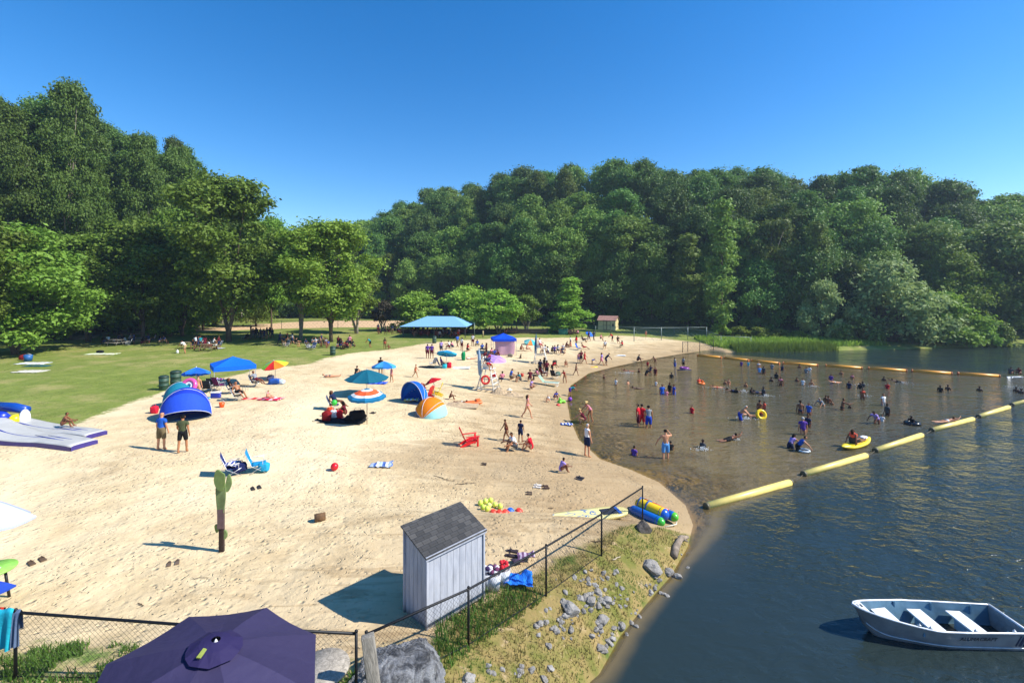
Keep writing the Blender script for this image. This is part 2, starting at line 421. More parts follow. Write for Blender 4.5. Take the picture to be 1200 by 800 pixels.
# ------------------------------------------------------------------ vegetation
def leaf_mat(name, c1, c2, trans=.3, sat=.25):
    m, t, b = newmat(name)
    geo = t.n('ShaderNodeNewGeometry'); oi = t.n('ShaderNodeObjectInfo')
    f = t.math('FRACT', t.math('ADD', geo.outputs['Random Per Island'], oi.outputs['Random']))
    tc = t.n('ShaderNodeTexCoord').outputs['Object']
    clump = t.noise(tc, .55, 2)
    c = t.mix(t.math('ADD', t.math('MULTIPLY', f, .5), t.math('MULTIPLY', t.ramp(clump, .35, .65), .5)), c1, c2)
    hs = t.n('ShaderNodeHueSaturation'); t.l(c, hs.inputs['Color'])
    t.l(t.math('ADD', .485, t.math('MULTIPLY', oi.outputs['Random'], .03)), hs.inputs['Hue'])
    t.l(t.math('ADD', .62, t.math('MULTIPLY', oi.outputs['Random'], .68)), hs.inputs['Value'])  # per-object brightness spread; puts some shadow contrast between forest crowns into the colour
    t.l(hs.outputs[0], b.inputs['Base Color']); b.inputs['Roughness'].default_value = .55
    b.inputs['Specular IOR Level'].default_value = .25
    tr = t.n('ShaderNodeBsdfTranslucent'); t.l(hs.outputs[0], tr.inputs[0])
    mx = t.n('ShaderNodeMixShader'); mx.inputs[0].default_value = trans
    t.l(b.outputs[0], mx.inputs[1]); t.l(tr.outputs[0], mx.inputs[2]); t.l(mx.outputs[0], m.node_tree.nodes['Material Output'].inputs[0])
    return m
LM = dict(
    oak=leaf_mat('oak_leaves', (.080, .150, .022), (.145, .225, .038)),
    lawn=leaf_mat('maple_leaves', (.125, .225, .024), (.215, .330, .046)),
    bright=leaf_mat('bright_leaves', (.18, .31, .030), (.29, .42, .056), .35),
    forest=leaf_mat('forest_leaves', (.082, .172, .032), (.170, .280, .052)),
    forest2=leaf_mat('forest_leaves_light', (.145, .235, .036), (.235, .330, .060)),
    willow=leaf_mat('willow_leaves', (.26, .36, .11), (.38, .47, .17), .35),
    brown=leaf_mat('sparse_brown_leaves', (.09, .07, .045), (.13, .12, .06)),
    shrub=leaf_mat('shrub_leaves', (.20, .32, .035), (.32, .43, .06), .35),
    reed=leaf_mat('reed_blades', (.15, .27, .035), (.25, .37, .055), .3))
BARK = M('#5a4c3e', .95, .3, scale=4, bump=.6); BARKP = M('#8f8576', .95, .25, scale=4, bump=.5)
def leaf_cloud(centers, radii, n, size, up=.45, flat=.7, r=None, shell=.55, droop=0):
    """n small four-sided leaf sprays scattered through ellipsoidal clumps; returns V, F"""
    r = r or rng
    w_ = radii**2; w_ = w_/w_.sum()
    idx = r.choice(len(centers), n, p=w_)
    d = r.normal(size=(n, 3)); d /= np.linalg.norm(d, axis=1)[:, None]
    rr = np.clip(np.abs(r.normal(.66, .42, n)), .05, 1.7)
    d[:, 2] = np.where((d[:, 2] < -.35) & (r.random(n) < .6), -d[:, 2], d[:, 2])
    p = centers[idx]+d*(rr*radii[idx])[:, None]*np.array([1, 1, flat])
    if droop: p[:, 2] -= droop*r.random(n)**2
    nrm = d*.55+r.normal(size=(n, 3))*.55+np.array([0, 0, up]); nrm /= np.linalg.norm(nrm, axis=1)[:, None]
    a = np.cross(nrm, r.normal(size=(n, 3))); a /= np.linalg.norm(a, axis=1)[:, None]
    b = np.cross(nrm, a); s = size*(.6+.8*r.random(n))[:, None]
    k = .62
    V = np.stack([p-a*s, p-b*s*k+nrm*s*.12, p+a*s, p+b*s*k+nrm*s*.12], 1).reshape(-1, 3)
    return V, np.arange(4*n).reshape(-1, 4)
def crown_clumps(kind, W, Hh, n, r):
    """clump centres inside a crown of width W spanning z base..Hh"""
    z0 = {'round': .28, 'low': .10, 'oval': .22, 'spire': .12, 'open': .38, 'dome': .05, 'willow': .08}[kind]*Hh
    C = []; Rd = []
    lob = [(r.uniform(-.25, .25)*W, r.uniform(-.25, .25)*W, z0+(Hh-z0)*r.uniform(.35, .8), W*r.uniform(.22, .34)) for _ in range(7)]
    while len(C) < n:
        t = r.random()
        z = z0+(Hh-z0)*t
        if kind == 'spire': e = .5*W*(1-t)**.7*(1.1-.25*math.sin(t*22))
        elif kind in ('dome', 'willow'): e = .5*W*math.sqrt(max(0, 1-t*t))
        elif kind == 'low': e = .5*W*(math.sin(math.pi*min(1, .25+.75*t))**.55)
        else: e = .5*W*math.sin(math.pi*(.10+.86*t))**.6
        th = r.uniform(0, 2*math.pi)
        e *= 1+.22*math.sin(2*th+5*t)+.16*math.sin(5*th+9*t)
        q_ = e*(.35+.65*math.sqrt(r.random()))
        cr = W*r.choice([.06, .085, .11, .15])*r.uniform(.85, 1.15)*(1 if kind != 'spire' else 1.25)
        q_ = max(0, q_-cr*.6)
        C.append((q_*math.cos(th), q_*math.sin(th), min(z, Hh-cr*.55))); Rd.append(cr)
    return np.array(C), np.array(Rd)
def tree_template(kind, W, Hh, nclump, nleaf, size, seed, trunk_r=.25, limbs=9, forks=1, up=.45):
    r = np.random.default_rng(seed)
    C, Rd = crown_clumps(kind, W, Hh, nclump, r)
    V, Fq = leaf_cloud(C, Rd, nleaf, size, up, .72, r, droop=(.9 if kind == 'willow' else 0))
    mb = MB()
    base = Hh*{'round': .3, 'low': .2, 'oval': .28, 'spire': .6, 'open': .36, 'dome': .2, 'willow': .25}[kind]
    tops = []
    for f in range(forks):
        a = 2*math.pi*f/forks+r.uniform(0, 1); lean = (0 if forks == 1 else W*.10)
        px = [(0, 0, -.3)]; n = 5
        for k in range(1, n+1):
            t = k/n; px.append((math.cos(a)*lean*t**1.3*2+r.normal()*.015*Hh*.3, math.sin(a)*lean*t**1.3*2+r.normal()*.015*Hh*.3, base*t*1.25))
        mb.tube(px, [trunk_r*(1.35 if i == 0 else 1-.1*i) for i in range(n+1)], 0, 9)
        tops.append(px)
    order = r.permutation(len(C))[:limbs]
    for q_ in order:
        px = tops[q_ % forks]; s = Vector(px[r.integers(2, 5)]); e = Vector(C[q_])
        mid = s.lerp(e, .5)+Vector((0, 0, (e-s).length*.12))
        mb.tube([s, mid, e], [trunk_r*.42, trunk_r*.26, trunk_r*.08], 0, 5)
    return dict(V=V, F=Fq, trunk=mb, W=W, H=Hh, cache={})
def inst_tree(tp, mat, bark, loc, w_, h_, rz, label, cat='tree', group=None, name='tree', parts=('crown', 'trunk')):
    key = (mat, bark)
    if key not in tp['cache']:
        tp['cache'][key] = (np_mesh('crown', tp['V'], tp['F'], None, LM[mat], False), tp['trunk'].mesh('trunk', bark))
    cm, tm = tp['cache'][key]
    o = thing(name, label, cat, loc, rz, group)
    o.scale = (w_/tp['W'], w_/tp['W'], h_/tp['H'])
    link(parts[0], cm, o); link(parts[1], tm, o)
    return o
TP = dict(
    big=[tree_template('round', 11, 15, 120, 42000, .165, 11, .20, 16, 1), tree_template('oval', 10, 15, 110, 42000, .165, 12, .18, 16, 2), tree_template('low', 10, 12, 110, 42000, .165, 13, .17, 14, 2)],
    open=[tree_template('open', 8, 10, 60, 13000, .19, 21, .2, 16, 2), tree_template('open', 6, 7, 46, 7000, .17, 22, .16, 12, 3)],
    small=[tree_template('low', 7, 6, 60, 13000, .17, 31, .16, 10, 3), tree_template('round', 6, 6.5, 50, 10000, .17, 32, .15, 10, 2)],
    forest=[tree_template(k, W_, H_, int(nc*2.2), 24000, sz*.66, 41+i, .26, 8, 1) for i, (k, W_, H_, nc, sz) in enumerate([('round', 13, 17, 60, .36), ('oval', 12, 18, 56, .36), ('low', 13, 17, 62, .37), ('oval', 11, 18, 50, .34), ('round', 14, 16, 60, .38), ('dome', 13, 16, 62, .35)])],
    spire=[tree_template('spire', 6, 18, 90, 14000, .20, 61, .14, 4, 1)],
    tall=[tree_template('oval', 12, 30, 150, 60000, .19, 91, .3, 14, 1), tree_template('round', 13, 31, 150, 60000, .19, 92, .32, 14, 1), tree_template('open', 12, 29, 120, 50000, .19, 93, .3, 18, 1)],
    willow=[tree_template('willow', 10, 9, 90, 22000, .20, 71, .3, 10, 2), tree_template('dome', 8, 7, 70, 14000, .20, 72, .2, 8, 2)],
    bush=[tree_template('dome', 3, 2.2, 34, 4200, .13, 81, .05, 6, 3), tree_template('dome', 3.4, 1.9, 38, 4200, .13, 82, .05, 6, 3)])
def put_tree(kind, i, mat, px, d, top, wpx, label, rz=None, bark=None, name='tree', cat='tree', group=None, base=None):
    x = (px-600)/F*d; z = H(x, d) if base is None else base
    h_ = CAMH+(HY-top)/F*d-z
    return inst_tree(TP[kind][i], mat, bark or BARK, (x, d, z), wpx*d/F, h_, rz if rz is not None else rng.uniform(0, 6.28), label, cat, group, name)
def dg(py, z=1.9): return (CAMH-z)*F/(py-HY)
B = [ # lawn trees
 ('big', 2, 'lawn', 18, 49, 268, 150, 'wide leafy tree overhanging the blankets at the left end of the lawn'),
 ('big', 0, 'lawn', -70, 42, 240, 170, 'broad leafy tree cut off by the left edge of the photo'),
 ('big', 1, 'lawn', 104, 62, 278, 120, 'forked dark trunk tree on the lawn beside the bare dirt patch'),
 ('big', 0, 'lawn', 168, 65, 262, 125, 'rounded lawn tree shading the left picnic table crowd'),
 ('big', 2, 'lawn', 214, 70, 250, 95, 'middle lawn tree behind the person in the white shirt'),
 ('big', 1, 'lawn', 268, 63, 212, 135, 'tallest lawn tree, straight trunk just behind the blue canopy tent'),
 ('big', 0, 'lawn', 318, 76, 258, 60, 'slim leafy tree standing right behind the tallest lawn tree'),
 ('open', 0, 'lawn', 352, 68, 272, 72, 'dark open tree shading the seated crowd left of the bright maple'),
 ('big', 1, 'bright', 388, 65, 262, 112, 'bright green maple with a bare forked trunk beside the green bin'),
 ('open', 1, 'bright', 418, 78, 318, 62, 'small bright forked tree right of the large bright maple'),
 ('open', 1, 'brown', 448, 84, 354, 34, 'thin brownish sparse tree between the bright maple and the round tree'),
 ('small', 0, 'bright', 488, 86, 344, 64, 'round bushy bright tree left behind the blue shade pavilion'),
 ('small', 0, 'bright', 546, 84, 338, 66, 'round bushy bright tree right behind the blue shade pavilion'),
 ('small', 1, 'bright', 584, 80, 341, 54, 'bright spreading tree over the picnic tables behind the pink windbreak'),
 ('open', 1, 'lawn', 617, 82, 347, 40, 'small dark open tree between the bright spreading tree and the bush'),
 ('spire', 0, 'bright', 669, 83, 326, 46, 'layered bright young tree left of the cream shed'),
 ('willow', 1, 'willow', 966, 79, 332, 52, 'pale green rounded willow standing alone above the reeds'),
 ('willow', 0, 'willow', 1046, 77.5, 308, 104, 'large silvery green willow leaning over the far shore'),
 ('big', 2, 'bright', 1112, 82, 296, 84, 'mid green tree right of the silvery willow on the far shore'),
 ('willow', 1, 'bright', 1105, 76, 345, 70, 'low dark bushy tree overhanging the water right of the willow'),
 ('forest', 2, 'forest2', 1178, 84, 262, 110, 'tall grey green tree on the far shore at the right edge of the photo'),
 ('spire', 0, 'forest2', 846, 84, 236, 52, 'tall narrow light green poplar in the middle of the forest edge'),
 ('spire', 0, 'forest2', 806, 92, 276, 50, 'shorter light green pointed tree at the foot of the hill'),
 ('spire', 0, 'forest2', 958, 84, 262, 44, 'narrow light green tree halfway up above the pale willow'),
 ('open', 0, 'forest2', 908, 88, 262, 60, 'loose light green tree in front of the dark hill wood'),
]
B += [('forest', 5, 'lawn', 60, 70, 300, 90, 'dense low tree filling the gap left of the forked lawn tree'), ('forest', 5, 'oak', 135, 78, 296, 90, 'dense dark tree behind the forked lawn tree and the rounded one'),
 ('forest', 2, 'oak', 195, 80, 300, 80, 'dense dark tree behind the middle lawn tree'), ('forest', 5, 'lawn', 238, 82, 286, 60, 'dense tree behind the left side of the tallest lawn tree'), ('forest', 2, 'lawn', 300, 92, 300, 50, 'dense tree filling the gap right of the tallest lawn tree')]
for kd, i, mt, px, d, top, wp, lab in B: put_tree(kd, i, mt, px, d, top, wp, lab, bark=(BARKP if kd == 'open' else BARK))
for px, d, top, wp, mt, lab, cat in [
 (654, 85, 374, 40, 'bright', 'low round bush at the foot of the layered bright tree', 'bush'),
 (1152, 75.5, 382, 36, 'bright', 'rounded bright shrub at the waterline near the right end of the far shore', 'bush'),
 (1172, 75.5, 379, 34, 'bright', 'bright shrub on the waterline, the rightmost of the shore shrubs', 'bush'),
 (1128, 76.0, 384, 40, 'forest2', 'dark green shrub at the waterline between the willow and bright shrubs', 'bush'),
 (1080, 76.5, 370, 60, 'forest', 'dark overhanging shrub under the right side of the big willow', 'bush'),
 (1010, 77, 372, 60, 'forest2', 'green shrub at the waterline between the two willows', 'bush'),
 (985, 77, 380, 40, 'forest2', 'low shrub beside the reeds right of the pale willow', 'bush'),
 (843, 82, 380, 26, 'shrub', 'bright yellow green shrub, leftmost above the reed bank', 'bush'),
 (866, 82, 383, 30, 'shrub', 'bright yellow green shrub second from the left above the reeds', 'bush'),
 (890, 81, 384, 32, 'shrub', 'bright yellow green shrub third from the left above the reeds', 'bush'),
 (914, 80, 386, 30, 'shrub', 'bright yellow green shrub fourth from the left above the reeds', 'bush'),
 (936, 79, 388, 26, 'shrub', 'bright yellow green shrub, rightmost above the reed bank', 'bush'),
 (200, 70, 372, 50, 'lawn', 'grey green bush under the middle lawn trees', 'bush'),
 (60, 64, 376, 46, 'bright', 'bright bush beside the dirt patch behind the left lawn tree', 'bush'),
 (574, 100, 340, 10, 'forest', 'dead looking thin sapling in the dark behind the round trees', 'sapling')]:
    put_tree('bush' if wp > 12 else 'open', 0 if int(px) % 2 else 1, mt, px, d, top, wp, lab, name='bush' if cat == 'bush' else 'sapling', cat=cat)
# hill forest, each tree its own
SKY = np.array([(-260,60),(-100,84),(0,88),(60,84),(100,92),(116,128),(150,132),(200,140),(240,165),(256,205),(280,214),(310,232),(325,262),(345,276),(400,264),(450,250),(480,240),(520,216),(560,207),(620,201),(680,196),(700,194),(760,197),(800,206),(850,200),(890,196),(930,210),(1000,200),(1060,196),(1100,206),(1128,240),(1150,242),(1180,236),(1230,240),(1400,230)])
LEFTL = ['tall dark oak in the wood rising behind the left lawn trees', 'tall spreading tree in the wood behind the left lawn trees']
cnt = 0; pts = []
def try_add(x, y, sp):
    global cnt
    for (a, b) in pts:
        if (a-x)**2+(b-y)**2 < sp*sp: return False
    pts.append((x, y)); return True
cand = []
r2 = np.random.default_rng(5)
for _ in range(60000):
    th = r2.uniform(-58, 60); d_ = r2.uniform(55, 190)
    x = d_*math.sin(R(th)); y = d_*math.cos(R(th))
    if y < 45: continue
    cand.append((x, y))
ca = np.array(cand); inn = inside(ca[:, 0], ca[:, 1], FLAT); td = seg_dist(ca[:, 0], ca[:, 1], TREELINE)
cz = Hf(ca[:, 0], ca[:, 1])
chosen = []
for (x, y), f_, t_, z in zip(cand, inn, td, cz):
    if f_ and t_ > .5: continue
    if t_ > 46: continue
    if not try_add(x, y, 4.8 if t_ < 6 else 6.9+.02*t_): continue
    chosen.append((x, y, t_, z))
chosen.sort(key=lambda c: c[2])
nforest = 0
for x, y, t_, z in chosen:
    px = 600+x/y*F
    if px < -330 or px > 1530: continue
    left = px < 330 and y < 112
    top = np.interp(px, SKY[:, 0], SKY[:, 1])
    hs = CAMH+(HY-top)/F*y-z
    h0 = (r2.uniform(14, 19) if t_ < 20 else r2.uniform(16, 24)) if not left else r2.uniform(26, 38)
    if t_ < 5 and not left: h0 = r2.uniform(11, 16)
    hh = min(h0, hs*(r2.uniform(.97, 1.12) if not left else r2.uniform(.84, .98)))
    if hh < 7: continue
    if nforest >= 292: break
    k = r2.integers(0, 6)
    mt = 'oak' if left else ('forest2' if r2.random() < .33 else 'forest')
    w_ = r2.uniform(10.5, 15.)*(.75 if t_ < 5 else 1)*(.86 if left else 1)
    if left: lab = 'tall dark tree in the wood behind the left lawn trees'; g_ = 'tall trees of the wood behind the lawn'
    elif px < 700: lab = 'broadleaf tree in the dark forest covering the hill behind the beach'; g_ = 'forest trees on the hill behind the beach'
    else: lab = 'broadleaf tree in the forest on the hill beyond the swimming area'; g_ = 'forest trees beyond the swimming area'
    inst_tree(TP['tall'][k % 3] if left and hh > 17 else TP['forest'][k], mt, BARKP if left else BARK, (x, y, z-.3), w_, hh, r2.uniform(0, 6.28), lab, 'tree', g_)
    nforest += 1
print('forest', nforest, 'of', len(chosen))
# undergrowth along the forest foot, one mass
UG = []
for _ in range(420):
    i = r2.integers(2, len(TREELINE)-2); a, b = TREELINE[i], TREELINE[i+1]; t = r2.random()
    p = a+(b-a)*t; n_ = np.array([-(b-a)[1], (b-a)[0]]); n_ = n_/np.linalg.norm(n_)
    p = p+n_*r2.uniform(.5, 10)
    UG.append((p[0], p[1], H(p[0], p[1])+.7))
UG = np.array(UG); Vv, Ff = leaf_cloud(UG, r2.uniform(1.1, 2.3, len(UG)), 60000, .30, r=r2)
tag(link('undergrowth', np_mesh('undergrowth', Vv, Ff, None, LM['forest'], False)), 'dark green undergrowth along the foot of the forest', 'undergrowth', kind='stuff')
# blades
def blades(pts, hts, wid, r, lean=.35):
    n = len(pts); th = r.uniform(0, 6.28, n); d = np.stack([np.cos(th), np.sin(th), np.zeros(n)], 1)
    th2 = r.uniform(0, 6.28, n); l_ = np.stack([np.cos(th2), np.sin(th2), np.zeros(n)], 1)*(lean*hts*r.random(n))[:, None]
    up = np.stack([np.zeros(n), np.zeros(n), hts], 1)
    w_ = (wid*(.6+.8*r.random(n)))[:, None]*d
    V = np.stack([pts-w_, pts+w_, pts+up*.55+l_*.35+w_*.7, pts+up*.55+l_*.35-w_*.7, pts+up+l_], 1).reshape(-1, 3)
    i = np.arange(n)[:, None]*5
    Fq = np.concatenate([i+np.array([[0, 1, 2, 3]]), i+np.array([[3, 2, 4, 4]])])
    return V, Fq
def tri_mesh(name, V, n, mat):
    i = np.arange(n)[:, None]*5
    T = np.concatenate([i+np.array([[0, 1, 2]]), i+np.array([[0, 2, 3]]), i+np.array([[3, 2, 4]])])
    return np_mesh(name, V, T, None, mat, False)
def scatter(poly_fn, xr, yr, n, r):
    x = r.uniform(*xr, n); y = r.uniform(*yr, n); k = poly_fn(x, y); x, y = x[k], y[k]
    return np.stack([x, y, Hf(x, y)], 1)
GRM = [leaf_mat('green_grass_blades', (.09, .17, .03), (.16, .24, .05)), leaf_mat('dry_grass_blades', (.16, .16, .04), (.30, .23, .09)), leaf_mat('weed_blades', (.08, .18, .03), (.14, .25, .04))]
r3 = np.random.default_rng(9)
def nz(x, y, s, o=0): return np.array([mnoise.noise((a*s+o, b*s, o)) for a, b in zip(x, y)])
p = scatter(lambda x, y: (sdist(x, y, BANK) > .1) & (sdist(x, y, WPOLY) < -.05), (-4, 8.5), (5, 17.5), 60000, r3)
nn = nz(p[:, 0], p[:, 1], .9); gsel = nn > .12; p1 = p[gsel]; p2 = p[~gsel]; p2 = p2[nz(p2[:, 0], p2[:, 1], 1.6, 9) > -.25]
for nm, pp_, mt, lab in [('grass', p1, 0, 'short green grass growing on the bank outside the fence'), ('dry_grass', p2, 1, 'dry yellow grass on the bank outside the fence')]:
    Vb, _ = blades(pp_, r3.uniform(.03, .11, len(pp_)), .008, r3, .8); tag(link(nm, tri_mesh(nm, Vb, len(pp_), GRM[mt])), lab, 'grass', kind='stuff')
STRIP = PL([(505,758),(520,712),(575,690),(625,690),(640,700),(560,757),(520,790)])
p = scatter(lambda x, y: inside(x, y, STRIP), (-4, 4), (7, 14), 26000, r3)
Vb, _ = blades(p, r3.uniform(.08, .24, len(p)), .011, r3, .7); tag(link('grass', tri_mesh('grass', Vb, len(p), GRM[2])), 'lush green grass strip between the fence and the white shed', 'grass', kind='stuff')
p = scatter(lambda x, y: sdist(x, y, WEED) > -.15, (-14, -1.2), (5, 9.6), 60000, r3)
nn = nz(p[:, 0], p[:, 1], 1.1, 4)+.5*nz(p[:, 0], p[:, 1], 4, 2)+.25*(8.6-p[:, 1]); p = p[nn > .12]
Vb, _ = blades(p, r3.uniform(.03, .17, len(p)), .010, r3, .9); tag(link('weeds', tri_mesh('weeds', Vb, len(p), GRM[2])), 'patchy green weeds along the near fence', 'weeds', kind='stuff')
# reeds by the far shore
def reedf(x, y): s = sdist(x, y, WPOLY); return (s < .3) & (s > -2.2) & (x > w0(856, 411)[0]) & (x < w0(985, 411)[0]) & (y > 60)
p = scatter(reedf, (30, 60), (64, 85), 60000, r3)[:14000]
Vb, _ = blades(p, r3.uniform(.5, 1.35, len(p)), .035, r3, .25); tag(link('reeds', tri_mesh('reeds', Vb, len(p), LM['reed'])), 'bright green reeds along the far waterline below the shrubs', 'reeds', kind='stuff')
def tallf(x, y): s = sdist(x, y, WPOLY); return (s < -1.8) & (s > -9) & (x > w0(850, 405, 1)[0]) & (x < 60) & (y > 60)
p = scatter(tallf, (28, 60), (66, 90), 40000, r3)[:9000]
Vb, _ = blades(p, r3.uniform(.3, .9, len(p)), .07, r3, .6); tag(link('tall_grass', tri_mesh('tall_grass', Vb, len(p), LM['shrub'])), 'tall yellow green meadow grass behind the reeds', 'grass', kind='stuff')
# ------------------------------------------------------------------ people
SKIN = {'p': '#c98f6b', 't': '#a8714c', 'b': '#7d4d33', 'd': '#4d2f20', 'l': '#dba98a'}
PAL = dict(white='#e4e4e2', black='#16171a', navy='#1b2748', blue='#2459b8', lblue='#5b9bd8', royal='#1f3fa8', red='#c3182a', coral='#e8573f', pink='#e08a9c', magenta='#b8246e', purple='#5b3a92', lilac='#a58ccf', green='#3f8a3c', olive='#4a5136', khaki='#6f6247', brown='#5a3d2a', grey='#8b8f94', dgrey='#43464a', teal='#178b98', orange='#ef6a1c', yellow='#e9c828', maroon='#5e1626', tan='#b79a72', cyan='#3fb6cf', hairblack='#120e0c', hairbrown='#3a2416', hairblond='#a5824f', hairgrey='#b5b2ad', straw='#c9ab6e', lime='#8fd04a')
def SM(c): return M(SKIN[c], .5, .08, spec=.35, scale=6)
def GMt(c): return fabric(PAL[c])
POSE = dict(   # lean, thighs, shins, upper arms, forearms, abduction, splay, head pitch
 stand=(2, (4, -3), (0, -5), (6, -4), (16, 12), 10, 4, 0),
 stand2=(0, (8, -6), (2, -10), (-8, 14), (10, 50), 14, 5, 8),
 hips=(0, (3, -3), (0, -4), (-25, -25), (40, 40), 38, 5, 0),
 walk=(4, (26, -20), (10, -38), (-24, 22), (-6, 42), 8, 2, 0),
 walk2=(6, (-18, 24), (-34, 8), (20, -22), (38, -4), 10, 2, 4),
 headhands=(-2, (4, -4), (0, -6), (75, 12), (168, 22), 40, 5, 10),
 sit=(22, (122, 116), (12, 20), (46, 40), (80, 74), 10, 9, 0),
 sit2=(10, (98, 104), (60, 40), (20, 35), (60, 70), 12, 14, 12),
 longsit=(-14, (94, 90), (86, 92), (-34, -30), (-16, -18), 16, 8, 0),
 crosssit=(12, (82, 82), (-70, -60), (34, 30), (70, 66), 14, 42, 14),
 chair=(-18, (94, 90), (12, 4), (22, 30), (80, 84), 14, 7, 0),
 bench=(10, (92, 88), (2, -4), (40, 46), (92, 88), 10, 8, 6),
 recline=(-36, (98, 92), (52, 44), (0, 6), (60, 66), 16, 6, 14),
 crouch=(34, (116, 108), (-34, -26), (62, 56), (58, 50), 10, 12, 6),
 kneel=(24, (18, 14), (-84, -86), (44, 50), (40, 46), 10, 8, 14),
 bend=(72, (10, -4), (2, -14), (64, 50), (40, 34), 10, 7, -10),
 stoop=(40, (20, 6), (-8, -22), (50, 38), (34, 46), 12, 7, 0),
 lie=(-84, (92, 90), (88, 90), (80, 84), (88, 94), 14, 5, 0),
 prone=(80, (-84, -80), (-88, -94), (118, 96), (126, 100), 14, 5, -20),
 reach=(8, (6, -4), (0, -6), (80, 60), (95, 70), 22, 6, 0),
 run=(16, (44, -30), (0, -70), (-40, 40), (20, 90), 14, 3, 0),
)
def _d(a): a = R(a); return Vector((0, math.sin(a), -math.cos(a)))
def skeleton(pose):
    lean, th, sh, ua, fa, ab, sp, hp = POSE[pose]
    J = []; E = []; T = []          # joints (pos, rx), edges, edge tags
    def j(p, r): J.append((Vector(p), r)); return len(J)-1
    def e(a, b, t): E.append((a, b)); T.append(t)
    up = Vector((0, math.sin(R(lean)), math.cos(R(lean))))
    pel = j((0, 0, 0), .125)
    wa = j(up*.16, .108); ch = j(up*.34, .128); nb = j(up*.475, .062)
    nl = lean*.55+hp*.3; hu = Vector((0, math.sin(R(nl)), math.cos(R(nl))))
    ne = j(J[nb][0]+hu*.055, .050)
    hf = Vector((0, math.cos(R(nl+hp)), -math.sin(R(nl+hp)))); hu2 = Vector((0, math.sin(R(nl+hp)), math.cos(R(nl+hp))))
    h1 = j(J[ne][0]+hu2*.065+hf*.022, .074); h2 = j(J[h1][0]+hu2*.075-hf*.008, .088); h3 = j(J[h2][0]+hu2*.05-hf*.004, .066)
    e(pel, wa, 'hip'); e(wa, ch, 'torso'); e(ch, nb, 'torso'); e(nb, ne, 'neck'); e(ne, h1, 'head'); e(h1, h2, 'head'); e(h2, h3, 'head')
    tips = []
    for k, s in ((0, 1), (1, -1)):
        X = Vector((s, 0, 0))
        sho = j(up*.425+X*.175, .058); e(ch, sho, 'torso')
        dua = (_d(ua[k])*math.cos(R(ab))+X*math.sin(R(ab))).normalized()
        el = j(J[sho][0]+dua*.285, .041)
        um = j(J[sho][0]+dua*.12, .051); e(sho, um, 'uarm'); e(um, el, 'uarm2')
        dfa = (_d(fa[k])*math.cos(R(ab*.4))+X*math.sin(R(ab*(.4 if ua[k] < 70 else -1.2)))).normalized()
        wr = j(J[el][0]+dfa*.25, .027); e(el, wr, 'farm')
        pm = j(J[wr][0]+dfa*.075, .031); e(wr, pm, 'hand')
        tips.append((J[pm][0].copy(), dfa.copy(), X.copy()))
        hp_ = j(X*.088-up*.03, .102); e(pel, hp_, 'hip')
        dth = (_d(th[k])*math.cos(R(sp))+X*math.sin(R(sp))).normalized()
        tm = j(J[hp_][0]+dth*.2, .081); kn = j(J[hp_][0]+dth*.43, .056); e(hp_, tm, 'thigh'); e(tm, kn, 'thigh2')
        dsh = (_d(sh[k])*math.cos(R(sp*.2))+X*math.sin(R(-sp*.5 if sp > 20 else 0))).normalized()
        cf = j(J[kn][0]+dsh*.14, .056); an = j(J[kn][0]+dsh*.40, .036); e(kn, cf, 'shin'); e(cf, an, 'shin')
        if abs(sh[k]) > 60: fd = (dsh+_d(100)*.2).normalized() if sh[k] < 0 else Vector((0, .25, 1)).normalized()
        else: fd = Vector((0, 1, -.15)).normalized()
        to = j(J[an][0]+fd*.15+dsh*.03, .026); he = j(J[an][0]-fd*.035+dsh*.03, .032); e(an, to, 'foot'); e(an, he, 'foot')
    return J, E, T, tips, (J[h2][0], hu2, hf)
TEMPL = {}
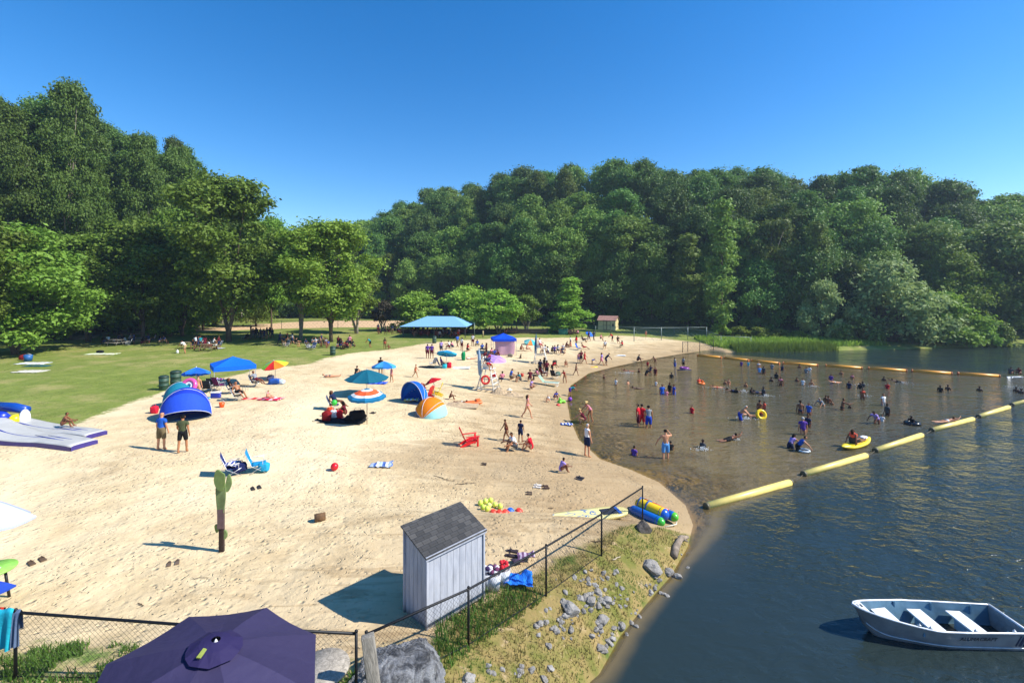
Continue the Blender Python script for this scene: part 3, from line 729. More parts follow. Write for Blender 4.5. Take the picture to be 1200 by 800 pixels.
def body_template(pose):
    if pose in TEMPL: return TEMPL[pose]
    J, E, T, tips, head = skeleton(pose)
    me = bpy.data.meshes.new('sk'); me.from_pydata([tuple(p) for p, r in J], E, [])
    ob = bpy.data.objects.new('sk', me); COL.objects.link(ob)
    md = ob.modifiers.new('s', 'SKIN'); md.use_smooth_shade = True
    sv = me.skin_vertices[0].data
    for i, (p, r) in enumerate(J): sv[i].radius = (r, r); sv[i].use_root = (i == 0)
    sb = ob.modifiers.new('u', 'SUBSURF'); sb.levels = 1; sb.render_levels = 1
    dg_ = bpy.context.evaluated_depsgraph_get(); ev = ob.evaluated_get(dg_)
    m2 = ev.to_mesh()
    Vs = [v.co.copy() for v in m2.vertices]; Fs = [tuple(p.vertices) for p in m2.polygons]
    ev.to_mesh_clear(); bpy.data.objects.remove(ob); bpy.data.meshes.remove(me)
    # widen shoulders/hips a little, flatten chest
    hc, hu, hf = head; hr = hf.cross(hu)
    # nearest bone of every vertex
    P_ = np.array([v[:] for v in Vs]); best = np.full(len(P_), 1e9); bi = np.zeros(len(P_), int); bt = np.zeros(len(P_))
    for k, (a, b) in enumerate(E):
        A_ = np.array(J[a][0]); B_ = np.array(J[b][0]); d = B_-A_; L_ = d@d+1e-9
        t = np.clip((P_-A_)@d/L_, 0, 1); rr = J[a][1]*(1-t)+J[b][1]*t
        ds = np.linalg.norm(P_-A_-t[:, None]*d, axis=1)/rr
        u = ds < best; best[u] = ds[u]; bi[u] = k; bt[u] = t[u]
    tg = [T[k] for k in bi]
    mb = MB(); mb.add(Vs, Fs, 0, True)
    rel = [(v-hc) for v in Vs]
    # face and ears
    mb.ball(hc+hf*.088-hu*.018, (.014, .02, .022), 0, 6)
    for s in (1, -1): mb.ball(hc+hr*s*.083-hu*.01-hf*.004, (.012, .02, .03), 0, 6)
    for s in (1, -1): mb.ball(hc+hf*.079+hr*s*.03+hu*.008, (.011, .008, .007), 1, 6)
    mb.box(tuple(hc+hf*.079-hu*.052), (.045, .008, .010), 2)
    # fingers
    for (pp, d, X) in tips:
        n_ = d.cross(X).normalized(); pw = n_.cross(d).normalized()
        inn = -n_ if True else n_
        for f in range(4):
            off = pw*(.024-.016*f) if False else n_*(.024-.016*f)
            L_ = (.062, .072, .068, .052)[f]
            b0 = pp+off-d*.01; cur = -X
            mb.tube([b0, b0+d*L_*.5+cur*.008, b0+d*L_*.9+cur*.028], [.0095, .0085, .006], 0, 5)
        tb = pp-d*.035+n_*.026
        mb.tube([tb, tb+n_*.026+d*.02, tb+n_*.034+d*.05-X*.012], [.011, .010, .007], 0, 5)
    zmin = min(v.z for v in mb.v)
    off = Vector((0, 0, -zmin))
    for v in mb.v: v += off
    TEMPL[pose] = dict(mb=mb, Vs=Vs, Fs=Fs, tg=tg, bt=bt, rel=rel, head=(hc+off, hu, hf), off=off, g={}, body=None, z=off.z, J=J)
    # vertices are shared references: Vs entries already inside mb copy
    return TEMPL[pose]
GSEL = dict(
 shirt=lambda tg, t, r, v: tg in ('torso', 'uarm') or (tg == 'hip') or (tg == 'uarm2' and t < .25),
 tank=lambda tg, t, r, v: tg in ('torso', 'hip'),
 onepiece=lambda tg, t, r, v: tg in ('torso', 'hip'),
 shorts=lambda tg, t, r, v: tg in ('hip', 'thigh') or (tg == 'thigh2' and t < .55),
 trunks=lambda tg, t, r, v: tg in ('hip', 'thigh') or (tg == 'thigh2' and t < .85),
 bottom=lambda tg, t, r, v: tg == 'hip',
 top=lambda tg, t, r, v: tg == 'torso' and t > .35,
 vest=lambda tg, t, r, v: tg in ('torso',),
 hair=None, longhair=None)
GOFF = dict(shirt=.020, tank=.014, onepiece=.008, shorts=.022, trunks=.024, bottom=.008, top=.008, vest=.05)
GNAME = dict(shirt='shirt', tank='tank_top', onepiece='swimsuit', shorts='shorts', trunks='swim_trunks', bottom='bikini_bottom', top='bikini_top', vest='life_vest', hair='hair', longhair='hair', hat='hat', cap='cap')
def garment_mesh(pose, g):
    T_ = body_template(pose)
    if g in T_['g']: return T_['g'][g]
    Vs, Fs, tg, bt, rel, off = T_['Vs'], T_['Fs'], T_['tg'], T_['bt'], T_['rel'], T_['off']
    hc, hu, hf = T_['head']; hr = hf.cross(hu); mb = MB()
    if g in ('hat', 'cap'):
        Mx = Matrix.Translation(hc+hu*.045) @ Matrix((hr, hf, hu)).transposed().to_4x4()
        if g == 'hat': mb.lathe([(.19, .0), (.19, .008), (.105, .02), (.095, .08), (.06, .10), (.01, .102)], 0, 16, Mx)
        else:
            mb.lathe([(.104, -.01), (.105, .03), (.08, .075), (.01, .09)], 0, 14, Mx); mb.box((0, .13, .0), (.11, .10, .012), 0); 
            for v in mb.v[-8:]: v.xyz = (Mx @ v)
    else:
        nrm = [Vector() for _ in Vs]
        for f in Fs:
            a, b, c = Vs[f[0]], Vs[f[1]], Vs[f[2]]; n_ = (b-a).cross(c-a)
            for k in f: nrm[k] += n_
        if g in ('hair', 'longhair'):
            sel = [t in ('head', 'neck') and (r_.dot(hu) > .035-.02*(r_.dot(hf) < 0) or (r_.dot(hf) < .012 and r_.dot(hu) > -.075)) for t, r_ in zip(tg, rel)]; o_ = .017
        else:
            fn = GSEL[g]; o_ = GOFF[g]; sel = [fn(t, float(q_), None, None) for t, q_ in zip(tg, bt)]
        fs = [f for f in Fs if all(sel[k] for k in f)]
        used = sorted({k for f in fs for k in f}); mp = {k: i for i, k in enumerate(used)}
        outer = [Vs[k]+nrm[k].normalized()*o_+off for k in used]; inner = [Vs[k]-nrm[k].normalized()*.004+off for k in used]
        cnt_ = {}
        for f in fs:
            for a, b in zip(f, f[1:]+f[:1]): cnt_[(a, b)] = 1
        n0 = len(outer)
        ff = [tuple(mp[k] for k in f) for f in fs]+[(mp[a], n0+mp[a], n0+mp[b], mp[b]) for (a, b) in cnt_ if (b, a) not in cnt_]
        mb.add(outer+inner, ff, 0, True)
        if g == 'longhair':
            mb.tube([hc-hf*.05+hu*.03, hc-hf*.085-hu*.06, hc-hf*.085-hu*.18, hc-hf*.08-hu*.27], [.075, .085, .075, .03], 0, 10)
    me = mb.mesh(GNAME[g], fabric(PAL['grey'])); T_['g'][g] = me; return me
def body_mesh(pose):
    T_ = body_template(pose)
    if T_['body'] is None: T_['body'] = T_['mb'].mesh('person', [SM('p'), M('#1a1210', .3), M('#8c4a42', .5)])
    return T_['body']
DUPL = {}
def person(loc, pose, h, face, skin, wear, label, z=0., group=None):
    """face: 0 right, 90 away from the camera, 180 left, 270 towards the camera"""
    o = link('person', body_mesh(pose)); tag(o, label, 'person', group)
    s = h/1.72; o.scale = (s, s, s); o.location = (loc[0], loc[1], loc[2]+z); o.rotation_euler = (0, 0, R(face-90))
    sl = o.material_slots[0]; sl.link = 'OBJECT'; sl.material = SM(skin)
    for wdef in wear.split():
        g, c = wdef.split(':')
        k = link(GNAME[g], garment_mesh(pose, g), o)
        k.material_slots[0].link = 'OBJECT'; k.material_slots[0].material = GMt(c)
    return o
# px, py of the feet / seat, pose, height, facing, skin, clothing, label
PEOPLE = [
 (189,527,'stand',1.76,80,'p','shirt:blue trunks:khaki','bald person in a blue shirt and khaki shorts in front of the dome tent'),
 (214,530,'stand2',1.74,100,'t','shirt:olive shorts:black hair:hairblack','person in an olive shirt and black shorts standing beside the bald person in blue'),
 (313,468,'sit2',1.05,0,'p','top:pink bottom:red hair:hairblack','child sitting on the red towel right of the blue canopy tent'),
 (232,466,'stand',1.55,90,'p','bottom:tan','bare legged person standing under the small blue umbrella next to the tents'),
 (387,442,'lie',1.6,20,'p','bottom:navy top:navy hair:hairbrown','person lying in the shade of the teal umbrella'),
 (421,447,'sit',1.6,20,'p','onepiece:white hair:hairbrown','person sitting with drawn up knees under the teal umbrella'),
 (417,441,'sit',1.6,80,'t','onepiece:black hair:hairbrown','person whose head shows just above the left half of the teal umbrella'),
 (446,440,'stand',1.7,100,'b','tank:black shorts:black hair:hairblack','person in black standing behind the small blue umbrella'),
 (459,448,'stand2',1.3,230,'p','onepiece:pink hair:hairblond','slim child in pink standing at the right rim of the small blue umbrella'),
 (487,442,'walk',1.25,0,'t','bottom:coral hair:hairbrown','thin child walking alone on the open sand above the blue pop up shelter'),
 (527,468,'sit',1.1,10,'b','bottom:brown hair:hairblack','child sitting in the sand pit right of the orange shelter'),
 (541,472,'lie',1.1,170,'b','bottom:white hair:hairblack','child lying in the sand pit between the sitting child and the orange float'),
 (501,420,'stand',1.68,90,'b','shirt:purple shorts:maroon hair:hairblack','person in purple, left of the two standing side by side on the upper beach'),
 (506,420,'stand2',1.68,80,'b','shirt:purple shorts:maroon hair:hairblack','person in purple, right of the two standing side by side on the upper beach'),
 (517,414,'stand',1.6,90,'b','shirt:lilac shorts:navy hair:hairblack','person standing behind the small cyan umbrella'),
 (551,421,'lie',1.5,30,'p','onepiece:white bottom:coral','person in white lying beside the green bag on the upper beach'),
 (604,528,'sit',1.72,200,'t','shirt:white shorts:dgrey hair:hairblack','person in a white shirt sitting hunched on the sand beside the person in red'),
 (623,529,'sit',1.6,150,'p','onepiece:red hair:hairblack','person in a red top sitting right of the person in a white shirt'),
 (593,517,'walk2',1.3,200,'b','bottom:maroon hair:hairblack','slim child swinging a small bucket behind the person in a white shirt'),
 (610,518,'stand',1.25,60,'t','shirt:navy shorts:navy hair:hairbrown','child in a navy shirt standing between the two seated people'),
 (618,490,'walk',1.66,10,'p','top:pink bottom:pink longhair:hairbrown','woman in a pink bikini walking across the sand towards the water'),
 (688,535,'stand',1.78,20,'p','tank:white shorts:navy hair:hairgrey','grey haired man in a white sleeveless top and navy shorts at the waterline'),
 (657,554,'sit',1.2,20,'b','shirt:lilac bottom:maroon hair:hairblack','child in a lilac shirt sitting alone near the waterline'),
 (685,496,'crouch',1.6,150,'p','onepiece:maroon hat:straw','person in a dark red swimsuit and straw hat crouching at the waterline'),
 (692,494,'stoop',1.55,200,'t','onepiece:pink hat:straw','person in a patterned pink swimsuit and straw hat bending beside the crouching one'),
 (622,456,'crosssit',1.5,340,'t','shirt:lilac hair:hairbrown','person in a lilac top sitting and digging in the sand beside the red bucket'),
 (650,468,'crouch',1.3,300,'t','shirt:royal shorts:royal hair:hairbrown','child in a blue shirt squatting beside the green sand toys'),
 (644,471,'sit',1.0,200,'p','shirt:white','small child in white sitting beside the child in the blue shirt'),
 (668,464,'bend',1.2,10,'t','shirt:teal shorts:purple cap:red','child in a teal shirt and red cap bending at the waterline'),
 (662,449,'stoop',1.5,240,'t','top:red bottom:black hair:hairblack','person in a red top stooping at the waterline beside the green lounge chair'),
 (663,429,'sit2',1.3,270,'t','bottom:coral hair:hairbrown','child sitting on the sand above the stooping person in red'),
 (675,440,'walk',1.35,10,'b','bottom:dgrey hair:hairblack','thin bare chested child walking into the water beside the yellow ring'),
 (633,440,'stand',1.7,60,'b','shirt:navy shorts:black hair:hairblack','person in navy standing at the left of the dark seated group by the water'),
 (641,441,'stand2',1.66,300,'b','shirt:maroon shorts:black longhair:hairblack','person in dark red standing in the middle of the group by the water'),
 (647,438,'stoop',1.6,330,'b','shirt:red shorts:black hair:hairblack','person in a red shirt stooping in the group by the water'),
 (638,436,'stand',1.6,200,'b','shirt:black shorts:maroon longhair:hairblack','person in black standing behind the dark red one in the group by the water'),
 (694,427,'bend',1.0,350,'b','shirt:blue bottom:blue','small child in blue bending over the yellow ring at the waterline'),
 (678,425,'stand',1.2,270,'t','shirt:pink shorts:lilac hair:hairbrown','child in pale pink, leftmost of the three standing near the water'),
 (681,426,'stand2',1.65,280,'b','shirt:maroon shorts:black hair:hairblack','person in dark red, middle of the three standing near the water'),
 (685,426,'walk',1.55,350,'t','shirt:red shorts:red hair:hairblack','person in bright red, rightmost of the three standing near the water'),
 (705,428,'walk',1.6,340,'t','shirt:lilac shorts:pink longhair:hairbrown','person in lilac walking along the waterline beside the one in navy'),
 (710,428,'stoop',1.7,350,'b','shirt:navy shorts:navy hair:hairblack','person in navy walking stooped along the waterline'),
 (660,411,'crosssit',1.6,270,'p','shirt:white shorts:grey hair:hairbrown','person in white sitting in the group of three on the upper beach'),
 (663,407,'sit',1.6,0,'b','tank:maroon hair:hairblack','person in dark red sitting in the group of three on the upper beach'),
 (669,407,'sit2',1.6,200,'t','bottom:coral top:coral hair:hairbrown','person in coral sitting at the right of the group of three on the upper beach'),
 (684,409,'recline',1.6,340,'b','trunks:red hair:hairblack','person lounging on the sand beside the empty blue folding chair'),
 (747,424,'sit',1.7,0,'b','shirt:dgrey shorts:maroon hair:hairblack','person in dark grey sitting alone at the far waterline'),
 (757,395,'stand',1.2,270,'t','bottom:coral hair:hairbrown','child standing beside the far net at the top of the beach'),
 (610,411,'sit',1.6,320,'t','onepiece:maroon hair:hairbrown','person sitting at the left of the pair behind the dog'),
 (617,411,'sit2',1.6,340,'p','bottom:navy top:pink hair:hairblack','person sitting at the right of the pair behind the dog'),
 (568,428,'stand',1.6,90,'b','shirt:maroon shorts:navy hair:hairblack','person in dark red standing behind the front lifeguard stand'),
 (562,424,'sit',1.6,0,'b','onepiece:brown longhair:hairbrown','person sitting left of the group behind the front lifeguard stand'),
 (570,417,'stand',1.65,200,'b','shirt:maroon shorts:black longhair:hairblack','person in dark red at the back of the group beside the pink windbreak'),
 (575,416,'sit',1.6,320,'b','shirt:pink hair:hairblack','person in pink sitting in the group beside the pink windbreak'),
 (579,418,'crosssit',1.6,300,'b','shirt:royal shorts:navy hair:hairblack','person in royal blue sitting in the group beside the pink windbreak'),
 (585,418,'sit',1.5,180,'b','shirt:maroon hair:hairblack','person in dark red sitting at the right of the group by the pink windbreak'),
 (573,423,'sit2',1.6,270,'b','shirt:magenta hair:hairblack','person in magenta sitting left of the lilac umbrella on the ground'),
 (73,506,'sit',1.35,30,'b','bottom:maroon hair:hairblack','bare chested child sitting on the white inflatable mat'),
 (217,414,'stoop',1.66,180,'t','shirt:white shorts:tan hair:hairblack','person in a white shirt standing on the lawn at the edge of the shade'),
 (434,407,'stoop',1.5,200,'t','shirt:teal shorts:black','person in teal bending over at the edge of the lawn'),
 (451,409,'stand',1.5,90,'b','top:black bottom:red hair:hairblack','slim person in black and red standing where the lawn meets the sand'),
 (457,409,'crouch',1.2,200,'b','bottom:black hair:hairblack','child crouching beside the slim person where the lawn meets the sand'),
 (634,440,'sit',1.3,20,'t','shirt:grey hair:hairbrown','child in grey sitting in front of the standing person in navy'),
]
for px, py, pose, h, fc_, sk_, wear, lab in PEOPLE:
    p_ = P(px, py)
    person(p_, pose, h, fc_, sk_, wear, lab, z=(.2 if 'inflatable mat' in lab else 0))
# swimmers: px, py of the waterline; height, submerged depth, pose
SW = [
 (748,499,'stand',1.8,.35,150,'p','shirt:red trunks:maroon hair:hairblack','broad person in red, left of the trio wading in the brown shallows'),
 (752,497,'stand2',1.8,.45,60,'t','shirt:red shorts:red hair:hairblack','person in red wading behind the broad person in red'),
 (760,501,'stand',1.8,.35,80,'t','tank:grey trunks:royal hair:hairblack','person in a grey tank top and blue trunks wading beside the two in red'),
 (780,537,'headhands',1.8,.22,90,'p','trunks:lblue hair:hairblack','bare backed man in pale blue trunks wading with one hand on his head'),
 (786,527,'stand',1.2,.75,90,'t','shirt:black hair:hairblack','child half hidden behind the man in pale blue trunks'),
 (743,533,'stand',1.3,.85,40,'t','shirt:purple hair:hairblack','child in purple neck deep close to the shore in front of the trunks man'),
 (824,524,'stand',1.5,1.1,200,'d','shirt:dgrey hair:hairblack','person with dark hair splashing alone in the middle of the cove'),
 (855,516,'prone',1.5,.0,20,'b','trunks:black hair:hairblack','person swimming alone right of the dark haired splasher'),
 (811,484,'stand',1.4,.85,200,'p','shirt:red hair:hairblack','child in red standing waist deep alone in the middle of the cove'),
 (867,492,'stoop',1.75,.55,330,'p','trunks:royal hair:hairgrey','bare chested man in blue trunks towing the splashing child'),
 (877,488,'prone',1.1,-.02,160,'p','bottom:black hair:hairbrown','child splashing in front of the man in blue trunks'),
 (890,484,'stand',1.6,.65,20,'b','bottom:navy hair:hairblack','thin person standing behind the yellow ring'),
 (896,479,'stand',1.2,.65,180,'b','shirt:coral hair:hairblack','child in coral beside the thin person behind the yellow ring'),
 (892,487,'stand',1.0,.62,270,'b','top:red hair:hairblack','small child inside the yellow swim ring'),
 (776,462,'stand',1.7,.85,270,'b','shirt:blue trunks:blue hair:hairblack','person in blue, leftmost of the tight group in the cove'),
 (781,463,'stand',1.2,.75,250,'t','shirt:pink hair:hairblack','child in pink in the middle of the tight group in the cove'),
 (785,459,'stand',1.7,.9,200,'b','shirt:black hair:hairblack','person in black at the back of the tight group in the cove'),
 (790,462,'stand',1.7,.85,180,'t','shirt:royal trunks:blue hair:hairblack','person in blue, rightmost of the tight group in the cove'),
 (757,440,'stoop',1.6,.7,30,'b','shirt:black hair:hairblack','person in black leaning to the child behind the tight group'),
 (762,436,'reach',1.5,.7,20,'b','shirt:navy hair:hairblack','person in navy reaching out near the far sand'),
 (768,440,'stand',1.5,.6,220,'t','shirt:maroon hair:hairblack','person in dark red next to the one in navy near the far sand'),
 (769,452,'stand',1.1,.6,200,'p','shirt:white hair:hairbrown','child in white just below the person in dark red'),
 (759,429,'stand',1.1,.5,230,'t','shirt:red hair:hairbrown','small child in red close to the far sand'),
 (768,424,'stoop',1.4,.5,200,'b','bottom:brown hair:hairblack','brown skinned child stooping close to the far sand'),
 (791,429,'stand',1.6,.55,180,'b','shirt:grey trunks:blue hair:hairblack','person in grey and blue standing near the first orange buoy'),
 (801,427,'stand',1.5,.6,200,'b','shirt:grey trunks:black hair:hairblack','person behind the pink float near the first orange buoy'),
 (736,436,'prone',1.5,-.02,200,'b','bottom:navy hair:hairblack','swimmer lying in splashing water close to the brown shore'),
 (749,436,'stand',1.5,1.2,200,'b','hair:hairblack','swimmer with only the head out close to the far sand'),
 (708,443,'stand',1.3,.95,200,'b','hair:hairblack','head of a bather nearest to the beach above the brown shallows'),
 (722,451,'stand',1.3,.7,200,'t','shirt:white hair:hairblack','child in white nearest to the beach in the brown shallows'),
 (736,450,'stand',1.3,.95,120,'p','hair:hairbrown','bather with only head and shoulders out right of the child in white'),
 (746,456,'prone',1.3,0,200,'d','bottom:black hair:hairblack','dark child swimming flat in the brown shallows'),
 (787,443,'stand',1.5,.95,90,'d','shirt:black hair:hairblack','person in black chest deep right of the dark red one'),
 (819,448,'stand',1.4,.95,270,'p','shirt:coral hair:hairblack','left of the two bathers with an orange float'),
 (823,449,'stand',1.3,.9,200,'p','shirt:orange hair:hairbrown','child in orange, right of the two bathers with a float'),
 (840,455,'prone',1.4,0,200,'t','bottom:red hair:hairblack','swimmer making white splashes in the middle of the swimming area'),
 (850,450,'stand',1.5,1.15,200,'t','hair:hairblack','left head of two swimmers close together past the orange float'),
 (854,450,'stand',1.5,1.0,200,'p','hair:hairbrown','pale shouldered right one of two swimmers past the orange float'),
 (869,429,'stand',1.4,.75,200,'t','shirt:purple hair:hairblack','bather in purple just in front of the second orange buoy'),
 (877,429,'stand',1.3,.7,200,'p','shirt:cyan hair:hairblond','bather in cyan just in front of the second orange buoy'),
 (889,432,'stand',1.6,.8,250,'p','top:white hair:hairblack','person standing behind the white shirted kid below the third orange buoy'),
 (890,438,'stand',1.4,.6,250,'p','shirt:lblue hair:hairblack','child in pale blue below the third orange buoy'),
 (895,438,'stand',1.6,.75,200,'b','shirt:dgrey hair:hairblack','person in dark grey beside the child in pale blue'),
 (905,432,'stand',1.6,.95,200,'t','shirt:grey hair:hairblack','person in grey alone below the third orange buoy'),
 (917,434,'stand',1.6,.95,180,'b','shirt:navy hair:hairblack','person in navy alone below the gap between third and fourth buoy'),
 (910,443,'stand',1.6,1.0,200,'d','shirt:black hair:hairblack','person in black chest deep in the middle distance'),
 (904,447,'stand',1.6,1.3,200,'d','hair:hairblack','lone dark head left of the chest deep person in black'),
 (915,452,'stand',1.6,.75,230,'b','top:pink hair:hairblack','slim person in pink standing in the middle distance'),
 (874,453,'stand',1.5,1.1,200,'t','hair:hairblack','head of a swimmer between the splasher and the slim one in pink'),
 (858,459,'prone',1.4,0,180,'d','trunks:navy hair:hairblack','dark swimmer lying flat above the man in blue trunks'),
 (863,460,'stand',1.4,1.0,200,'d','shirt:black hair:hairblack','bather in black at the hand of the flat dark swimmer'),
 (881,460,'stand',1.4,1.0,200,'d','shirt:black hair:hairblack','left bather of the row of three dark ones in the middle'),
 (888,461,'prone',1.4,0,200,'d','shirt:navy hair:hairblack','middle swimmer of the row of three dark ones'),
 (895,463,'stand',1.6,.9,180,'d','shirt:dgrey hair:hairblack','bigger right bather of the row of three dark ones'),
 (937,431,'stand',1.6,1.3,200,'b','hair:hairblack','small dark head just below the fourth orange buoy'),
 (945,437,'stand',1.6,.95,200,'b','shirt:grey hair:hairblack','person in grey, left of a pair below the fourth orange buoy'),
 (949,434,'stand',1.5,1.05,200,'t','shirt:white hair:hairblack','person in white, right of a pair below the fourth orange buoy'),
 (986,439,'stand',1.6,1.15,200,'t','hair:hairblack','head and shoulders of a bather below the fifth orange buoy'),
 (974,445,'stand',1.5,.95,200,'b','shirt:purple hair:hairblack','bather in purple, left of a splashing pair in the far middle'),
 (978,449,'prone',1.4,0,200,'p','bottom:white hair:hairbrown','pale swimmer, right of a splashing pair in the far middle'),
 (999,444,'stand',1.5,1.0,200,'t','top:pink hair:hairbrown','bather in pink right of the splashing pair in the far middle'),
 (934,447,'stand',1.5,1.2,200,'b','hair:hairblack','leftmost of three bathers strung out in the far middle'),
 (941,451,'stand',1.4,.8,200,'t','shirt:white hair:hairblack','child in white, middle one of three strung out in the far middle'),
 (951,452,'stand',1.6,1.05,200,'t','hair:hairblack','bare shouldered rightmost one of three strung out in the far middle'),
 (995,455,'stand',1.5,.85,200,'b','shirt:navy hair:hairblack','bather in navy blue standing left of the dark pair'),
 (1008,455,'stand',1.5,1.0,200,'d','shirt:black hair:hairblack','bather in black, left of the dark pair with white water around'),
 (1011,453,'stand',1.5,1.05,200,'d','shirt:dgrey hair:hairblack','bather in dark grey, right of the dark pair with white water around'),
 (1011,468,'stand',1.5,.6,250,'b','top:coral hair:hairblack','thin person in coral standing waist deep below the dark pair'),
 (1036,446,'stand',1.5,1.25,200,'d','hair:hairblack','dark head of a swimmer below the sixth orange buoy, the left one'),
 (1051,448,'prone',1.5,0,180,'d','trunks:black hair:hairblack','swimmer trailing white water below the sixth orange buoy'),
 (1040,455,'stand',1.4,.9,200,'t','shirt:red hair:hairblack','bather in red below the two swimmers of the sixth orange buoy'),
 (1035,475,'stand',1.5,.6,280,'t','shirt:white shorts:grey hair:hairblack','person in white standing above the trio near the yellow buoys'),
 (1040,487,'stand',1.5,.65,180,'d','shirt:dgrey hair:hairblack','dark bather in grey, right of the trio near the yellow buoys'),
 (1028,496,'stoop',1.6,.6,200,'b','shirt:lilac bottom:white hair:hairblack','person in lilac, left of the trio near the yellow buoys'),
 (1034,493,'stand',1.1,.7,200,'t','shirt:white hair:hairblack','small child in white in the middle of the trio near the yellow buoys'),
 (938,484,'stand',1.7,.8,70,'b','bottom:navy hair:hairblack','broad bare backed person in the middle of the swimming area'),
 (948,486,'stand',1.5,.65,200,'t','shirt:blue hair:hairblack','child in blue facing the broad bare backed person'),
 (964,475,'stoop',1.6,.85,200,'p','shirt:grey hair:hairgrey','grey haired bather, left of the family group in mid water'),
 (971,472,'stand',1.5,.95,200,'b','hair:hairblack','dark haired bather in the middle of the family group in mid water'),
 (975,474,'stand',1.1,.8,200,'t','hair:hairbrown','child at the right of the family group in mid water'),
 (968,470,'stand',1.5,1.05,200,'b','hair:hairblack','bather at the back of the family group in mid water'),
 (987,480,'reach',1.7,.85,340,'b','bottom:black hair:hairblack','bare backed man reaching towards a child in mid water'),
 (996,478,'stand',1.1,.85,180,'d','hair:hairblack','child at the hand of the reaching bare backed man'),
 (941,509,'stand',1.7,.65,70,'p','shirt:purple hair:hairgrey','grey haired person in a purple shirt above the two with a white ring'),
 (947,500,'stand',1.4,.65,200,'b','shirt:navy hair:hairblack','slim child in navy right behind the purple shirt'),
 (926,525,'stoop',1.5,.6,20,'t','tank:lilac shorts:navy longhair:hairblack','child in a pale lilac top, left of the pair with the white ring'),
 (935,528,'stoop',1.6,.6,340,'p','tank:blue shorts:black hair:hairblack','person in a bright blue tank top leaning to the white ring'),
 (1069,497,'sit2',1.4,.25,200,'d','shirt:black hair:hairblack','dark clothed person sitting in the black swim tube'),
 (1109,497,'prone',1.5,-.1,0,'p','bottom:white hair:hairblack','swimmer hanging over the yellow float, head up'),
 (1102,459,'stand',1.5,.95,200,'d','shirt:black hair:hairblack','left dark bather of a pair far out at the right'),
 (1111,457,'stand',1.5,1.05,200,'d','hair:hairblack','right dark bather of a pair far out at the right'),
 (1148,458,'stand',1.5,1.2,200,'d','hair:hairblack','lone swimmer between the two right hand groups far out'),
 (1191,459,'stand',1.5,1.15,200,'d','hair:hairblack','left head in the white water at the right edge of the swimming area'),
 (1197,461,'stand',1.5,1.15,200,'d','hair:hairblack','right head in the white water at the right edge of the swimming area'),
 (1184,441,'sit',1.5,-.12,30,'b','shirt:dgrey hair:hairblack','left person sitting in the small white boat at the right edge'),
 (1195,441,'sit',1.5,-.12,200,'b','shirt:maroon hair:hairblack','right person sitting in the small white boat at the right edge'),
]
for px, py, pose, h, sub, fc_, sk_, wear, lab in SW:
    x, y = w0(px, py); person((x, y, 0), pose, h, fc_, sk_, wear, lab, z=-(min(sub, .74*h)*.9 if sub > .3 else sub))
# ------------------------------------------------------------------ beach furniture
def umbrella(loc, top, rad_, cols, label, drop=.42, tilt=0, taz=0, n=8, bands=None, pole=True, polecol='#c9c9c9', name='beach_umbrella', rz=.2, valance=.12, sc=1):
    """top = height of the finial above loc"""
    o = thing(name, label, 'umbrella', loc, rz)
    T0 = Matrix.Translation((0, 0, top)) @ Matrix.Rotation(taz, 4, 'Z') @ Matrix.Rotation(tilt, 4, 'X')
    mats = [canopy_mat(c) for c in cols]
    mb = MB(); K = 6; vs = []; fs = []; mi = []
    for sgn, dz in ((1, 0), (-1, -.012)):
        for p_ in range(n):
            a0 = 2*math.pi*p_/n; a1 = 2*math.pi*(p_+1)/n; b0 = len(vs); C_ = 4
            for k in range(K+2):
                for c in range(C_+1):
                    u = c/C_; t = min(k, K)/K
                    P0 = Vector((math.cos(a0), math.sin(a0), 0)); P1 = Vector((math.cos(a1), math.sin(a1), 0))
                    v = P0.lerp(P1, u)*rad_*max(t, .03)
                    z = -drop*t**1.35+dz - .09*drop*math.sin(math.pi*u)*t
                    if k == K+1: z -= valance*(1 if valance < .05 else .9+.1*math.cos(2*math.pi*u*2)); v *= .995
                    vs.append((v.x, v.y, z))
            for k in range(K+1):
                for c in range(C_):
                    a = b0+k*(C_+1)+c; f = (a, a+C_+1, a+C_+2, a+1)
                    fs.append(f if sgn > 0 else f[::-1]); mi.append((bands[min(k, K-1)] if bands else p_ % len(cols)))
    off = len(mb.v); mb.add(vs, [], 0, False, T0)
    for f, m_ in zip(fs, mi): mb.f.append([off+i for i in f]); mb.m.append(m_); mb.sm.append(False)
    can = mb.build('canopy', mats, o)
    rb = MB()
    for p_ in range(n):
        a = 2*math.pi*p_/n
        rb.tube([T0 @ Vector((0, 0, -.05)), T0 @ Vector((math.cos(a)*rad_*.5, math.sin(a)*rad_*.5, -drop*.42-.03)), T0 @ Vector((math.cos(a)*rad_*.98, math.sin(a)*rad_*.98, -drop-.03))], .009, 0, 4)
    rb.build('ribs', M('#9a9a9a', .4, metal=.6), o)
    MB().lathe([(.03, -.02), (.035, .03), (.015, .07), (.004, .09)], 0, 8, T0).build('finial', M(polecol, .5), o)
    if pole:
        axis = T0 @ Vector((0, 0, -top*.35)) if tilt else Vector((0, 0, top*.6))
        MB().tube([(axis.x, axis.y, -.25), tuple(axis), tuple(T0 @ Vector((0, 0, -.02)))], .022, 0, 8).build('pole', M(polecol, .4, metal=.4), o)
    return o
